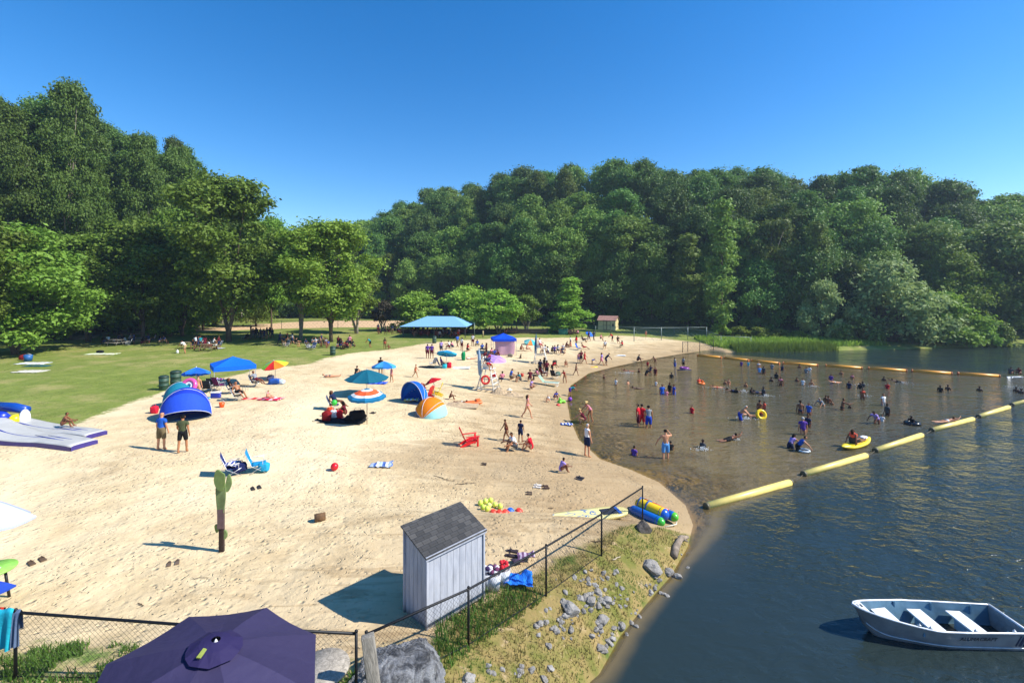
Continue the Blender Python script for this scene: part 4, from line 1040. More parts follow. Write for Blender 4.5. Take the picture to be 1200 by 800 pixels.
def canopy_tent(loc, w_, d_, eave, peak, col, label, rz=0, legs='#b9bcc0', val=.28):
    o = thing('canopy_tent', label, 'canopy', loc, rz); mb = MB()
    def fn(sx):
        pass
    N = 8
    for dz in (0, -.02):
        for s in range(4):
            A_ = [(-1, -1), (1, -1), (1, 1), (-1, 1)][s]; B_ = [(1, -1), (1, 1), (-1, 1), (-1, -1)][s]
            vs = []; fs = []
            for i in range(N+1):
                t = i/N
                for j_ in range(N+1):
                    u = j_/N; x = (A_[0]*(1-u)+B_[0]*u)*t*w_/2; y = (A_[1]*(1-u)+B_[1]*u)*t*d_/2
                    z = peak-(peak-eave)*(t**.88)-.05*math.sin(math.pi*u)*math.sin(math.pi*t*.9)
                    vs.append((x, y, z+dz))
            for j_ in range(N+1):
                u = j_/N; vs.append(((A_[0]*(1-u)+B_[0]*u)*w_/2*1.002, (A_[1]*(1-u)+B_[1]*u)*d_/2*1.002, eave-val-.03*math.sin(math.pi*u)+dz))
            for i in range(N+1):
                for j_ in range(N):
                    a = i*(N+1)+j_; f = (a, a+N+1, a+N+2, a+1); fs.append(f if dz == 0 else f[::-1])
            mb.add(vs, fs, 0, False)
    mb.build('roof', canopy_mat(col), o)
    for sx in (-1, 1):
        for sy in (-1, 1):
            MB().box((sx*w_*.485, sy*d_*.485, eave/2-.05), (.04, .04, eave+.1), 0, bev=.006).box((sx*w_*.485, sy*d_*.485, .01), (.12, .12, .02)).build('leg', M(legs, .4, metal=.5), o)
    tr = MB()
    for s in (-1, 1):
        tr.tube([(-w_*.48, s*d_*.48, eave-.05), (0, s*d_*.48, eave-.35), (w_*.48, s*d_*.48, eave-.05)], .014, 0, 4)
        tr.tube([(s*w_*.48, -d_*.48, eave-.05), (s*w_*.48, 0, eave-.35), (s*w_*.48, d_*.48, eave-.05)], .014, 0, 4)
    tr.build('truss', M(legs, .4, metal=.5), o)
    return o
def dome_shelter(loc, W, Hh, D, cols, label, rz=0, a1=125, panels=(0, 0, 0, 0), floor='#7f8890', name='beach_tent'):
    """quarter-dome shelter: fabric arc swept from the ground at the back up over the front; opening faces -Y"""
    o = thing(name, label, 'tent', loc, rz); mb = MB(); NU, NV = 16, 16; n = len(panels)
    for off_, flip in ((0, False), (-.015, True)):
        vs = []; fs = []; ms = []
        for i in range(NU+1):
            ph = R(a1)*i/NU
            for j_ in range(NV+1):
                u = math.pi*j_/NV
                rr = math.sin(u)**.82 if 0 < j_ < NV else 0
                x = -math.cos(u)*W/2; L_ = rr
                vs.append((x*(1+off_), math.cos(ph)*L_*D+off_*0, max(0.0, math.sin(ph)*L_*(Hh+off_))))
        b0 = len(mb.v); mb.add(vs, [], 0)
        for i in range(NU):
            for j_ in range(NV):
                a = i*(NV+1)+j_; f = (a, a+NV+1, a+NV+2, a+1)
                mb.f.append([b0+k for k in (f if not flip else f[::-1])]); mb.m.append(panels[int(i*n/NU)] if n > 1 else 0); mb.sm.append(True)
    mb.build('shell', [canopy_mat(c) for c in cols], o)
    hp = MB()
    for f in (0.33, .66, 1.0):
        ph = R(a1)*f
        pts = [(-math.cos(math.pi*k/14)*W/2*1.004, math.cos(ph)*math.sin(math.pi*k/14)**.82*D*1.006 if 0 < k < 14 else 0, max(0, math.sin(ph)*math.sin(math.pi*k/14)**.82*Hh*1.008) if 0 < k < 14 else 0) for k in range(15)]
        hp.tube(pts, .016, 0, 5)
    hp.build('hoops', M('#c8ccd2', .6), o)
    MB().prism([(-W*.47, -.25*D), (W*.47, -.25*D), (W*.47, .05), (W*.3, D*.8), (-W*.3, D*.8), (-W*.47, .05)], .005, .02).build('floor_sheet', fabric(floor), o)
    return o
def folding_chair(loc, rz, col, label, frame='#b8bcc0', wide=.55, low=True, group=None, name='folding_chair'):
    o = thing(name, label, 'chair', loc, R(rz), group); h = .30 if low else .42
    hw = wide/2; f = M(frame, .35, metal=.6)
    for s in (-1, 1):
        MB().tube([(s*hw, -.28, .015), (s*hw, .30, h+.03)], .012, 0, 6).tube([(s*hw, .30, .015), (s*hw, -.20, h+.02), (s*hw, -.42, h+.55)], .012, 0, 6).build('side_frame', f, o)
        MB().box((s*(hw+.01), .02, h+.22), (.05, .42, .025), 0, bev=.008).tube([(s*hw, .2, h), (s*hw, .2, h+.22)], .01, 0, 5).build('armrest', M('#d8d4cc', .6), o)
    MB().grid(lambda u, v: ((u-.5)*wide, -.2+.5*v, h+.03-.045*math.sin(math.pi*v)*math.sin(math.pi*u)), 6, 6, thick=.012).build('seat', fabric(col), o)
    MB().grid(lambda u, v: ((u-.5)*wide, -.2-.23*v-.03*math.sin(math.pi*v), h+.05+.58*v), 6, 6, thick=.02).build('backrest', fabric(col), o)
    return o
def adirondack(loc, rz, col, label):
    o = thing('adirondack_chair', label, 'chair', loc, R(rz)); m = M(col, .45, .08)
    for s in (-1, 1):
        MB().box((s*.27, .33, .26), (.03, .10, .52), bev=.006).build('leg', m, o)
        MB().add([(s*.25, .38, .40), (s*.25, .38, .27), (s*.25, -.55, .0), (s*.25, -.60, .06), (s*.25, -.2, .28), (s*.22, .38, .40), (s*.22, .38, .27), (s*.22, -.55, .0), (s*.22, -.60, .06), (s*.22, -.2, .28)], [(0,1,2,3,4), (9,8,7,6,5), (0,5,6,1), (1,6,7,2), (2,7,8,3), (3,8,9,4), (4,9,5,0)]).build('leg', m, o)
        MB().box((s*.32, .06, .54), (.13, .72, .025), bev=.01).build('armrest', m, o)
    st = MB()
    for k in range(6): st.box((0, .34-.10*k, .385-.028*k), (.52, .085, .02), rx=R(12), bev=.004)
    st.build('seat', m, o)
    bk = MB()
    for k in range(5):
        x = (k-2)*.105; hgt = .78-.05*abs(k-2); bk.box((x, -.24-.17, .28+hgt/2), (.09, .02, hgt), rx=R(24), bev=.006)
    bk.box((0, -.33, .42), (.52, .03, .06), rx=R(24)).build('backrest', m, o)
    return o
def lifeguard_stand(loc, rz, label, ring=True, sc=1.):
    o = thing('lifeguard_stand', label, 'lifeguard stand', loc, R(rz), sc=sc); m = M('#d6d2c6', .6, .12)
    Ht = 1.75
    for sx in (-1, 1):
        for sy in (-1, 1):
            MB().tube([(sx*.75, sy*.8 if sy > 0 else sy*.72, 0), (sx*.36, sy*.34, Ht)], .05, 0, 4).build('leg', m, o)
    st = MB()
    for t in (.12, .34, .56, .78):
        w_ = .75-.39*t; d_ = .76-.42*t
        st.box((0, d_, Ht*t), (w_*2, .05, .09))
        if t in (.12, .56):
            for s in (-1, 1): st.box((s*w_, 0, Ht*t), (.05, d_*2, .08))
            st.box((0, -d_, Ht*t), (w_*2, .05, .08))
    st.build('rungs', m, o)
    MB().box((0, .05, Ht+.02), (.95, .95, .05), bev=.01).build('platform', m, o)
    MB().box((0, -.12, Ht+.36), (.62, .5, .04), bev=.01).box((-.28, -.12, Ht+.19), (.04, .5, .34)).box((.28, -.12, Ht+.19), (.04, .5, .34)).build('seat', m, o)
    MB().box((0, -.36, Ht+.72), (.64, .04, .14)).box((0, -.36, Ht+.92), (.64, .04, .12)).box((-.3, -.36, Ht+.66), (.05, .05, .62)).box((.3, -.36, Ht+.66), (.05, .05, .62)).build('backrest', m, o)
    for s in (-1, 1): MB().box((s*.37, -.08, Ht+.6), (.09, .52, .035)).build('armrest', m, o)
    return o
def bin_(loc, label, sc=1.):
    o = thing('trash_bin', label, 'bin', loc, 0, 'green trash bins on the lawn', sc)
    MB().lathe([(.27, 0), (.29, .03), (.29, .3), (.305, .31), (.305, .34), (.29, .35), (.29, .6), (.305, .61), (.305, .64), (.29, .65), (.30, .88)], 0, 20).build('drum', M('#2c4a3a', .6, .25, scale=3), o)
    MB().lathe([(.315, .86), (.32, .93), (.25, 1.0), (.16, 1.03), (.02, 1.04)], 0, 20).build('lid', M('#21382c', .55), o)
    return o
def picnic_table(loc, rz, col, label, sc=1., L_=1.8):
    o = thing('picnic_table', label, 'picnic table', loc, R(rz), sc=sc); m = wood(col) if col.startswith('#8') else M(col, .6, .2)
    tp = MB()
    for k in range(5): tp.box((0, (k-2)*.145, .75), (L_, .135, .035), bev=.005)
    tp.build('tabletop', m, o)
    for s in (-1, 1):
        MB().box((0, s*.68, .44), (L_, .13, .035), bev=.005).box((0, s*.82, .44), (L_, .13, .035), bev=.005).build('bench_seat', m, o)
        MB().tube([(s*L_*.36, -.5, 0), (s*L_*.36, -.16, .74)], .035, 0, 4).tube([(s*L_*.36, .5, 0), (s*L_*.36, .16, .74)], .035, 0, 4).box((s*L_*.36, 0, .40), (.05, 1.6, .08)).build('leg', m, o)
    return o
def cooler(loc, rz, col, label, d=(.55, .34, .34)):
    o = thing('cooler', label, 'cooler', loc, R(rz))
    MB().box((0, 0, d[2]/2), d, bev=.03).build('body', M(col, .4, .05), o)
    MB().box((0, 0, d[2]+.035), (d[0]*1.04, d[1]*1.05, .07), bev=.02).build('lid', M('#e6e6e6', .4, .05), o)
    for s in (-1, 1): MB().tube([(s*d[0]*.53, -.08, d[2]*.75), (s*d[0]*.58, 0, d[2]*.7), (s*d[0]*.53, .08, d[2]*.75)], .01, 0, 5).build('handle', M('#dcdcdc', .4), o)
    return o
def bag(loc, rz, col, label, s=(.45, .3, .32), name='bag'):
    o = thing(name, label, 'bag', loc, R(rz)); r = random.Random(hash(label) % 1000 if False else len(label))
    bm = bmesh.new(); bmesh.ops.create_icosphere(bm, subdivisions=3, radius=1)
    for v in bm.verts:
        v.co = Vector([math.copysign(abs(c)**.6, c) for c in v.co]); n_ = mnoise.noise(v.co*1.7+Vector((len(label)*.37, 0, 0)))
        v.co = Vector((v.co.x*s[0]/2*(1+.3*n_), v.co.y*s[1]/2*(1+.3*n_), max(-.92, v.co.z)*s[2]/2*(1+.25*n_)+s[2]*.46))
    mb = MB(); bm.verts.index_update(); mb.add([v.co.copy() for v in bm.verts], [[v.index for v in f.verts] for f in bm.faces], 0, True); bm.free()
    mb.build('pouch', fabric(col), o)
    MB().tube([(-s[0]*.25, 0, s[2]*.8), (-s[0]*.15, 0, s[2]*1.15), (s[0]*.15, 0, s[2]*1.15), (s[0]*.25, 0, s[2]*.8)], .012, 0, 5).build('handle', fabric(col), o)
    return o
def crumple(loc, rz, cols, s, label, cat='towel', name='towel', hgt=.06, flat=False, seed=1, parent_col=None):
    """a cloth lying on the ground, wrinkled"""
    def fn(u, v):
        x = (u-.5)*s[0]; y = (v-.5)*s[1]
        e = 1 if flat else 1-.25*abs(mnoise.noise(Vector((u*3, v*3, seed))))
        n_ = mnoise.noise(Vector((x*3.1, y*3.1, seed*1.7)))*.5+mnoise.noise(Vector((x*7, y*7, seed)))*.3
        return (x*e, y*e, .02+hgt*(.5+n_))
    mb = MB().grid(fn, 22, 18, (lambda i, j_: (i//3) % len(cols)) if len(cols) > 1 else 0, thick=.02)
    o = mb.build(name, [fabric(c) for c in cols]); o.location = loc; o.rotation_euler = (0, 0, R(rz)); return tag(o, label, cat)
def simple(name, mb, mats, loc, label, cat, rz=0, group=None, kind=None):
    o = mb.build(name, mats); o.location = loc; o.rotation_euler = (0, 0, R(rz)); return tag(o, label, cat, group, kind)

G = P
# tents, canopies, umbrellas of the left group
dome_shelter(G(218, 490), 2.45, 1.75, 1.25, ['#1f3fc0', '#2a56d8'], 'royal blue dome tent with pale seams behind the two standing people', R(30), 158, (0, 1, 0, 1))
dome_shelter(G(203, 478)+Vector((0, .6, 0)), 1.8, 1.5, 1.0, ['#16708c', '#1c86a0'], 'teal dome tent just behind the royal blue dome tent', R(30), 150, (0, 1))
o = thing('swim_ring', 'pink swim ring with a teal and white middle leaning on the tents', 'swim ring', G(209, 480)+Vector((0, .9, 1.25)))
bm_ = MB()
for a in range(1): pass
def torus(R_, r_, mi=0, n=28, m_=10, M_=None, mif=None):
    mb = MB(); vs = []; 
    for i in range(n):
        for j_ in range(m_):
            a = 2*math.pi*i/n; b_ = 2*math.pi*j_/m_
            vs.append(((R_+r_*math.cos(b_))*math.cos(a), (R_+r_*math.cos(b_))*math.sin(a), r_*math.sin(b_)))
    o_ = 0; mb.add(vs, [], 0, True, M_)
    for i in range(n):
        for j_ in range(m_):
            mb.f.append([i*m_+j_, ((i+1) % n)*m_+j_, ((i+1) % n)*m_+(j_+1) % m_, i*m_+(j_+1) % m_]); mb.m.append(mif(i) if mif else mi); mb.sm.append(True)
    return mb
RX = Matrix.Rotation(R(68), 4, 'X')
torus(.38, .13, M_=RX).build('outer_tube', M('#e0559c', .25, .05), o); torus(.19, .085, M_=RX).build('inner_tube', M('#e9eef2', .25, .04), o)
MB().lathe([(.001, -.02), (.13, -.02), (.13, .02), (.001, .02)], 0, 16, RX).build('middle', M('#35b6c4', .3), o)
umbrella(G(230, 464), 1.95, .82, ['#1f66e0', '#2f86f2'], 'small blue umbrella held above the bare legged person', .36, R(14), R(200))
canopy_tent(P(273, 450), 2.75, 2.75, 1.55, 2.15, '#1272e6', 'bright blue pop up canopy tent on the sand beside the lawn', R(38))
umbrella(P(321, 445), 1.55, 1.02, ['#f0d43a', '#6cc04a', '#f2872a', '#e23030', '#30b0c8', '#9ad04a', '#e23030', '#f2872a'], 'rainbow striped umbrella tilted right of the blue canopy tent', .38, R(14), R(30), n=8, rz=-.9, valance=.03)
umbrella(P(430, 497), 2.05, 1.06, ['#2a7fa8', '#e8ece8', '#ef6a3a', '#e8ece8', '#1f7fae'], 'umbrella with orange, white and blue rings on a thin bare pole', .42, R(3), 0, bands=[0, 1, 2, 2, 1, 4], polecol='#9b968c', valance=.14)
umbrella(P(430, 463), 1.85, 1.55, ['#146a80'], 'large dark teal umbrella behind the orange ringed umbrella', .62, R(2), 0, n=8, valance=.02, rz=.39)
umbrella(P(450, 448), 1.75, .98, ['#2f7fd0', '#4fb0e0'], 'small blue umbrella with a dark blue rim behind the teal one', .4, R(5), R(180), bands=None, valance=.16)
umbrella(P(524, 431), 1.75, 1.05, ['#22a0d0', '#38b8e0'], 'small cyan umbrella tilted over a seated person on the upper beach', .3, R(20), R(160))
umbrella(P(506, 466), 1.45, .62, ['#d81e2c'], 'little red umbrella over the red and yellow plastic chairs', .3, R(22), R(-120), n=6, valance=.02)
umbrella(P(582, 424)+Vector((0, 0, -.2)), .65, 1.25, ['#b98fe8', '#c9a4f0'], 'lilac umbrella lying open on the sand below the pink windbreak', .3, R(24), R(20), pole=False)
umbrella(P(622, 404)+Vector((0, 0, -.2)), 1.0, .95, ['#3fc0c8', '#8fe0d8', '#f29a4a'], 'low teal and orange umbrella beside the far lifeguard stand', .45, R(20), R(10), pole=True)
# left edge of the photo
umbrella(Vector((-12.2, 10.0, H(-12.2, 10))), 2.9, 1.42, ['#b9c2e2', '#ccd4ee'], 'silver white umbrella cut off by the left edge', .78, R(12), R(200), n=8, rz=.15, valance=.03)
o = thing('round_table', 'round lime green table with black legs at the left edge', 'table', Vector((-12.35, 10.95, H(-12.35, 10.95))))
MB().lathe([(.001, .70), (.42, .70), (.43, .72), (.42, .745), (.001, .745)], 0, 28).build('tabletop', M('#8ecb58', .4), o)
for a in (.4, 2.5, 4.6): MB().tube([(.3*math.cos(a), .3*math.sin(a), 0), (.22*math.cos(a), .22*math.sin(a), .7)], .03, 0, 6).build('leg', M('#17181a', .5), o)
simple('sheet_of_paper', MB().box((0, 0, .005), (.3, .22, .008), 0, bev=.003), M('#eef0ee', .6), Vector((-12.3, 10.85, H(-12.35, 10.95)+.748)), 'white sheet lying on the lime green table', 'paper', 20)
umbrella(Vector((-11.65, 9.75, H(-11.65, 9.75))), 1.15, .85, ['#2b4fb8', '#3560cc'], 'low blue umbrella leaning below the lime green table', .4, R(14), R(200), n=6, rz=.2, valance=.02)
# purple umbrella below the camera
px_, d_ = 252, 5.55; xx = (px_-600)/F*d_; zt = CAMH-(747-HY)/F*d_; zb = H(xx, d_)
umbrella(Vector((xx, d_, zb)), zt-zb-.10, 1.27, ['#3a3556', '#3f3a5d'], 'large dark purple patio umbrella with a vented top in the foreground', .40, R(8), R(90)-R(33), n=8, rz=R(33), valance=.02, polecol='#d9dade', name='patio_umbrella')
o = [c for c in bpy.data.objects if c.name.startswith('patio_umbrella')][0]
mb = MB(); vs = []
Tt = Matrix.Translation((0, 0, zt-zb-.10)) @ Matrix.Rotation(R(90)-R(33), 4, 'Z') @ Matrix.Rotation(R(8), 4, 'X')
for k in range(3):
    for j_ in range(16):
        a = 2*math.pi*j_/16; rr = (.05, .17, .30)[k]; z = (.055, .02, -.045)[k]-(.018 if j_ % 2 and k == 2 else 0); vs.append(Tt @ Vector((rr*math.cos(a), rr*math.sin(a), z+.03)))
mb.add(vs, [(k*16+j_, k*16+(j_+1) % 16, (k+1)*16+(j_+1) % 16, (k+1)*16+j_) for k in range(2) for j_ in range(16)], 0, False).build('vent_cap', canopy_mat('#312a56'), o)
MB().add([Tt @ Vector(q_) for q_ in ((-.24, .02, .045), (-.12, .02, .062), (-.12, .07, .062), (-.24, .07, .045), (-.24, .02, .035), (-.12, .02, .05), (-.12, .07, .05), (-.24, .07, .035))], [(0,1,2,3), (7,6,5,4), (0,4,5,1), (2,6,7,3)]).build('care_tag', M('#8f9a44', .6), o)
# pop up shelters
dome_shelter(P(482, 473)+Vector((0, .25, 0)), 2.0, 1.5, 1.2, ['#0f62c8', '#1a78dc', '#dfe6ea'], 'blue pop up half dome shelter with a pale lining, open to the front', R(-30), 100, (0, 1, 0))
crumple(P(482, 471)+Vector((0, 0, .05)), 10, ['#e6d77a', '#dfe6ea'], (1.0, .6), 'pale yellow towel inside the blue half dome shelter', hgt=.25, seed=3)
dome_shelter(P(505, 486), 2.05, 1.1, 1.0, ['#ef8a17', '#f29a20', '#a9e6e6'], 'orange pop up shelter with a pale cyan end panel', R(250), 150, (2, 0, 0, 1))
adirondack(P(493, 463), 20, '#d61c28', 'red plastic beach chair left of the yellow one under the little red umbrella')
adirondack(P(500, 467), 60, '#c8141f', 'low red plastic chair between the blue and the orange shelters')
adirondack(P(510, 464), 90, '#f0d22c', 'yellow plastic chair under the little red umbrella')
adirondack(P(551, 522), -70, '#d8161f', 'bright red wooden reclining garden chair standing alone on the sand')
# lifeguards
ls = P(572, 457); lifeguard_stand(ls, 250, 'weathered white lifeguard stand with a red rescue ring, the nearer of two', sc=1.0)
o = torus(.30, .085, M_=Matrix.Rotation(R(80), 4, 'X'), mif=lambda i: 0).build('rescue_ring', [M('#d3261f', .5)]); o.location = ls+Vector((-.18, -.62, .95)); tag(o, 'red rescue ring hanging on the nearer lifeguard stand', 'rescue ring')
person(ls+Vector((0, -.02, 1.63)), 'chair', 1.75, 300, 't', 'shirt:navy shorts:red cap:navy', 'lifeguard in navy and red shorts seated on the nearer lifeguard stand', z=.0)
def closed_umbrella(loc, h, col, label, tilt=0):
    o = thing('closed_umbrella', label, 'umbrella', loc); o.rotation_euler = (R(-6), R(tilt), 0)
    MB().lathe([(.03, h*.32), (.13, h*.36), (.17, h*.6), (.12, h*.85), (.03, h), (.01, h*1.03)], 0, 12).build('folded_canopy', canopy_mat(col), o)
    MB().tube([(0, 0, 0), (0, 0, h*.4)], .022, 0, 8).build('pole', M('#b9b9b9', .4), o); return o
closed_umbrella(ls+Vector((-.62, .2, .05)), 3.3, '#9fb8cc', 'folded pale blue umbrella strapped to the nearer lifeguard stand', -3)
ls2 = P(633, 426); lifeguard_stand(ls2, 265, 'weathered white lifeguard stand, the farther of two near the upper water', sc=1.05)
person(ls2+Vector((0, -.02, 1.7)), 'chair', 1.75, 290, 'p', 'tank:white shorts:red hair:hairbrown', 'lifeguard in white seated on the farther lifeguard stand')
closed_umbrella(ls2+Vector((-.55, .1, 0)), 3.3, '#3f6f9a', 'folded slate blue umbrella on the farther lifeguard stand', 2)
bag(P(579, 456)+Vector((0, .3, .9)), 0, '#c61f28', 'red first aid bag hanging beside the nearer lifeguard stand', (.4, .25, .4))
# windbreak tent
wt = P(590, 414); canopy_tent(wt, 2.9, 2.9, 1.95, 2.55, '#0b52e0', 'deep blue canopy tent with a pink windbreak sheet on the upper beach', R(8))
def sheet(u, v): return ((u-.5)*2.4+.12*math.sin(v*3), -.18*math.sin(u*math.pi)*(1-v)-.12*math.sin(u*9)*.5, 1.95*v+.02)
o = MB().grid(sheet, 14, 10, thick=.0).grid(lambda u, v: (sheet(u, v)[0], sheet(u, v)[1]+.015, sheet(u, v)[2]), 14, 10).build('windbreak', canopy_mat('#d9aebd')); o.location = wt+Vector((.1, -1.2, 0)); tag(o, 'pale pink sheet hung as a windbreak under the deep blue canopy', 'windbreak')
# big shade pavilion
pv = P(516, 392.5); o = thing('shade_pavilion', 'large pale blue fabric shade pavilion over the red picnic tables', 'pavilion', pv, R(-3))
k_ = pv.y/F; W_, E_, T_ = 37*k_, (392.5-380)*k_, (392.5-370.5)*k_; D_ = 5.5
for dz in (0,):
    vs = [(-W_, -D_, E_), (W_, -D_, E_), (W_, D_, E_), (-W_, D_, E_), (-W_*.42, 0, T_), (W_*.42, 0, T_)]
    mb = MB().add(vs+[(a, b, c-.03) for a, b, c in vs], [(0, 1, 5, 4), (1, 2, 5), (2, 3, 4, 5), (3, 0, 4), (10, 11, 7, 6), (11, 8, 7), (11, 10, 9, 8), (10, 6, 9), (0, 6, 7, 1), (1, 7, 8, 2), (2, 8, 9, 3), (3, 9, 6, 0)])
mb.build('roof', canopy_mat('#8cc2ee'), o)
for sx in (-.93, 0, .93):
    for sy in (-.85, .85): MB().box((sx*W_, sy*D_, E_/2), (.11, .11, E_+.02)).build('post', M('#3a3f42', .5), o)
MB().box((0, -D_*.85, E_-.12), (W_*1.9, .08, .12)).box((0, D_*.85, E_-.12), (W_*1.9, .08, .12)).build('beam', M('#3a3f42', .5), o)
# chairs and people under the blue canopy
folding_chair(P(243, 460), 15, '#20262c', 'dark folding chair behind the blue cooler')
folding_chair(P(250, 457), 0, '#2d3138', 'dark folding chair left of the towel covered one')
folding_chair(P(257, 458), -20, '#7a2a5e', 'folding chair with purple and pink towels hung over it', low=False)
crumple(P(258, 458)+Vector((0, -.15, .72)), 60, ['#5a3f9a', '#c2307a', '#d8d0e0'], (.5, .55), 'purple and pink striped towels on a folding chair', hgt=.35, seed=7)
folding_chair(P(271, 461), 300, '#2a2d30', 'dark folding chair under the middle of the blue canopy tent')
person(P(271, 461), 'chair', 1.6, 30, 'b', 'shirt:black shorts:black longhair:hairbrown', 'person in black seated under the middle of the blue canopy tent')
folding_chair(P(278, 469), 300, '#394046', 'folding chair of the bare backed sunbather in front of the canopy')
person(P(279, 468), 'recline', 1.75, 330, 't', 'trunks:black hair:hairblack', 'bare backed person reclining in a chair in front of the blue canopy tent', z=.16)
folding_chair(P(299, 453), 290, '#4a4f57', 'folding chair under the right corner of the blue canopy tent')
person(P(300, 453), 'recline', 1.7, 340, 'b', 'shirt:grey shorts:maroon hair:hairblack', 'person in grey reclining under the right corner of the blue canopy tent', z=.2)
o = thing('folding_table', 'small tan folding stool beside the front leg of the canopy', 'stool', P(286, 458))
MB().box((0, 0, .45), (.5, .4, .04), bev=.01).build('top', M('#a08a62', .6), o)
for s in (-1, 1):
    for t in (-1, 1): MB().tube([(s*.2, t*.15, 0), (s*.2, t*.15, .45)], .012, 0, 5).build('leg', M('#888888', .4), o)
cooler(P(253, 466), 8, '#1c2f9e', 'royal blue cooler with a white lid in front of the dark chairs')
crumple(P(239, 467), 20, ['#3fb6cf', '#d8ecec'], (.8, .5), 'cyan and white beach mat in front of the blue cooler', cat='mat', name='beach_mat', hgt=.04)
o = thing('bucket', 'orange toy bucket alone on the sand in front of the canopy', 'bucket', P(260, 477)); MB().lathe([(.12, 0), (.17, .3), (.15, .3), (.11, .03)], 0, 16).build('pail', M('#ef5a16', .4), o); MB().tube([(-.165, 0, .3), (-.1, 0, .42), (.1, 0, .42), (.165, 0, .3)], .01, 0, 5).build('handle', M('#e8e8e8', .4), o)
crumple(P(305, 467), 5, ['#d43a3a', '#e8b0a0'], (2.3, .55), 'long red and pale striped towel spread on the sand', hgt=.04, flat=True, seed=2)
crumple(P(318, 468), -5, ['#d02a48', '#f0c8d0', '#d02a48'], (1.5, .9), 'red and white towel beneath the sitting child', hgt=.10, seed=5)
bag(P(322, 450), 10, '#2c57a8', 'blue beach bag beneath the rainbow umbrella', (.9, .5, .45)); bag(P(329, 450), 0, '#b8c4d4', 'pale grey bag right of the blue one beneath the rainbow umbrella', (.6, .4, .38)); bag(P(317, 446), 30, '#4a4f6a', 'dark slate bag propped on the rainbow umbrella pole', (.5, .35, .5))
o = bag(P(181, 484), 0, '#d8243a', 'small crumpled red bag beside the teal dome tent', (.4, .3, .45))
bin_(P(192, 456.5), 'green trash bin on the lawn edge, the left one behind the teal tent'); bin_(P(206, 452.5)+Vector((0, 0, 0)), 'green trash bin right of the other one behind the teal tent', 1.15); bin_(P(390, 416), 'green trash bin at the lawn edge below the bright maple')
bin_(P(509, 402), 'green bin at the front of the blue shade pavilion')
# middle group
folding_chair(P(391, 480), 285, '#5b6478', 'low folding chair of the person in navy above the pile of bags', low=True)
person(P(393, 480), 'recline', 1.68, 345, 'b', 'shirt:navy bottom:black longhair:hairbrown', 'person in navy lounging in a chair above the pile of bags', z=.22)
person(P(405, 488), 'sit', 1.62, 180, 'b', 'onepiece:maroon longhair:hairblack', 'person in dark red sitting on the black blanket among the bags')
crumple(P(398, 494), 0, ['#17181c'], (3.0, 1.1), 'black blanket under the pile of bags', cat='blanket', name='blanket', hgt=.10, seed=4)
bag(P(383, 493), 0, '#7a1418', 'dark red bag at the left end of the black blanket', (.5, .4, .62)); bag(P(387, 488), 0, '#e0542a', 'orange bag behind the dark red one on the black blanket', (.4, .3, .6)); bag(P(391, 490), 0, '#dfe2e0', 'white bag in the middle of the black blanket', (.45, .3, .5)); bag(P(397, 490), 0, '#d01f2c', 'bright red bag beside the person on the black blanket', (.45, .35, .5))
bag(P(419, 494), 20, '#141518', 'bulky black bag at the right end of the black blanket', (.9, .6, .7)); bag(P(411, 494), -20, '#1d1a1c', 'low black bag left of the bulky one on the black blanket', (.7, .5, .4))
simple('ball', MB().ball((0, 0, .18), .18), M('#36c040', .35), P(391, 482)+Vector((0, .1, .35)), 'bright green ball on top of the pile of bags', 'ball')
crumple(P(442, 449), 0, ['#1f3fc8', '#4a7af0'], (1.6, .9), 'blue towel beneath the teal umbrella', hgt=.05, seed=6)
person(P(518, 431), 'chair', 1.6, 0, 'b', 'shirt:purple shorts:navy hair:hairblack', 'person in purple seated under the small cyan umbrella')
folding_chair(P(517, 431), 270, '#2a3f8a', 'blue folding chair under the small cyan umbrella'); folding_chair(P(507, 429), 60, '#e0e0e0', 'empty white folding chair left of the small cyan umbrella')
bag(P(526, 431), 0, '#d81f3a', 'red bag right of the chair under the small cyan umbrella', (.5, .4, .6)); bag(P(521, 431.5), 0, '#2fb8cc', 'cyan bag under the small cyan umbrella', (.45, .35, .45)); crumple(P(500, 430), 0, ['#2e2622'], (1.6, .9), 'dark mat under the empty white folding chair', cat='mat', name='mat', hgt=.04)
crumple(P(538, 431), 4, ['#ccd2de', '#dfe3ea'], (2.2, 1.3), 'pale grey blanket spread right of the red bag', cat='blanket', name='blanket', hgt=.03, flat=True)
bag(P(543, 422), 0, '#138a52', 'upright green bag on the upper beach beside the person lying in white', (.45, .4, 1.0)); bag(P(598, 418), 0, '#8a7f70', 'brown box like bag beside the pink windbreak', (.6, .4, .4))
folding_chair(P(678, 410), 240, '#2458b0', 'empty blue folding chair on the upper beach beside the lounging person')
crumple(P(726, 416.5), 0, ['#dfe8ea'], (1.6, .8), 'white towel lying alone near the far waterline', hgt=.03, flat=True)
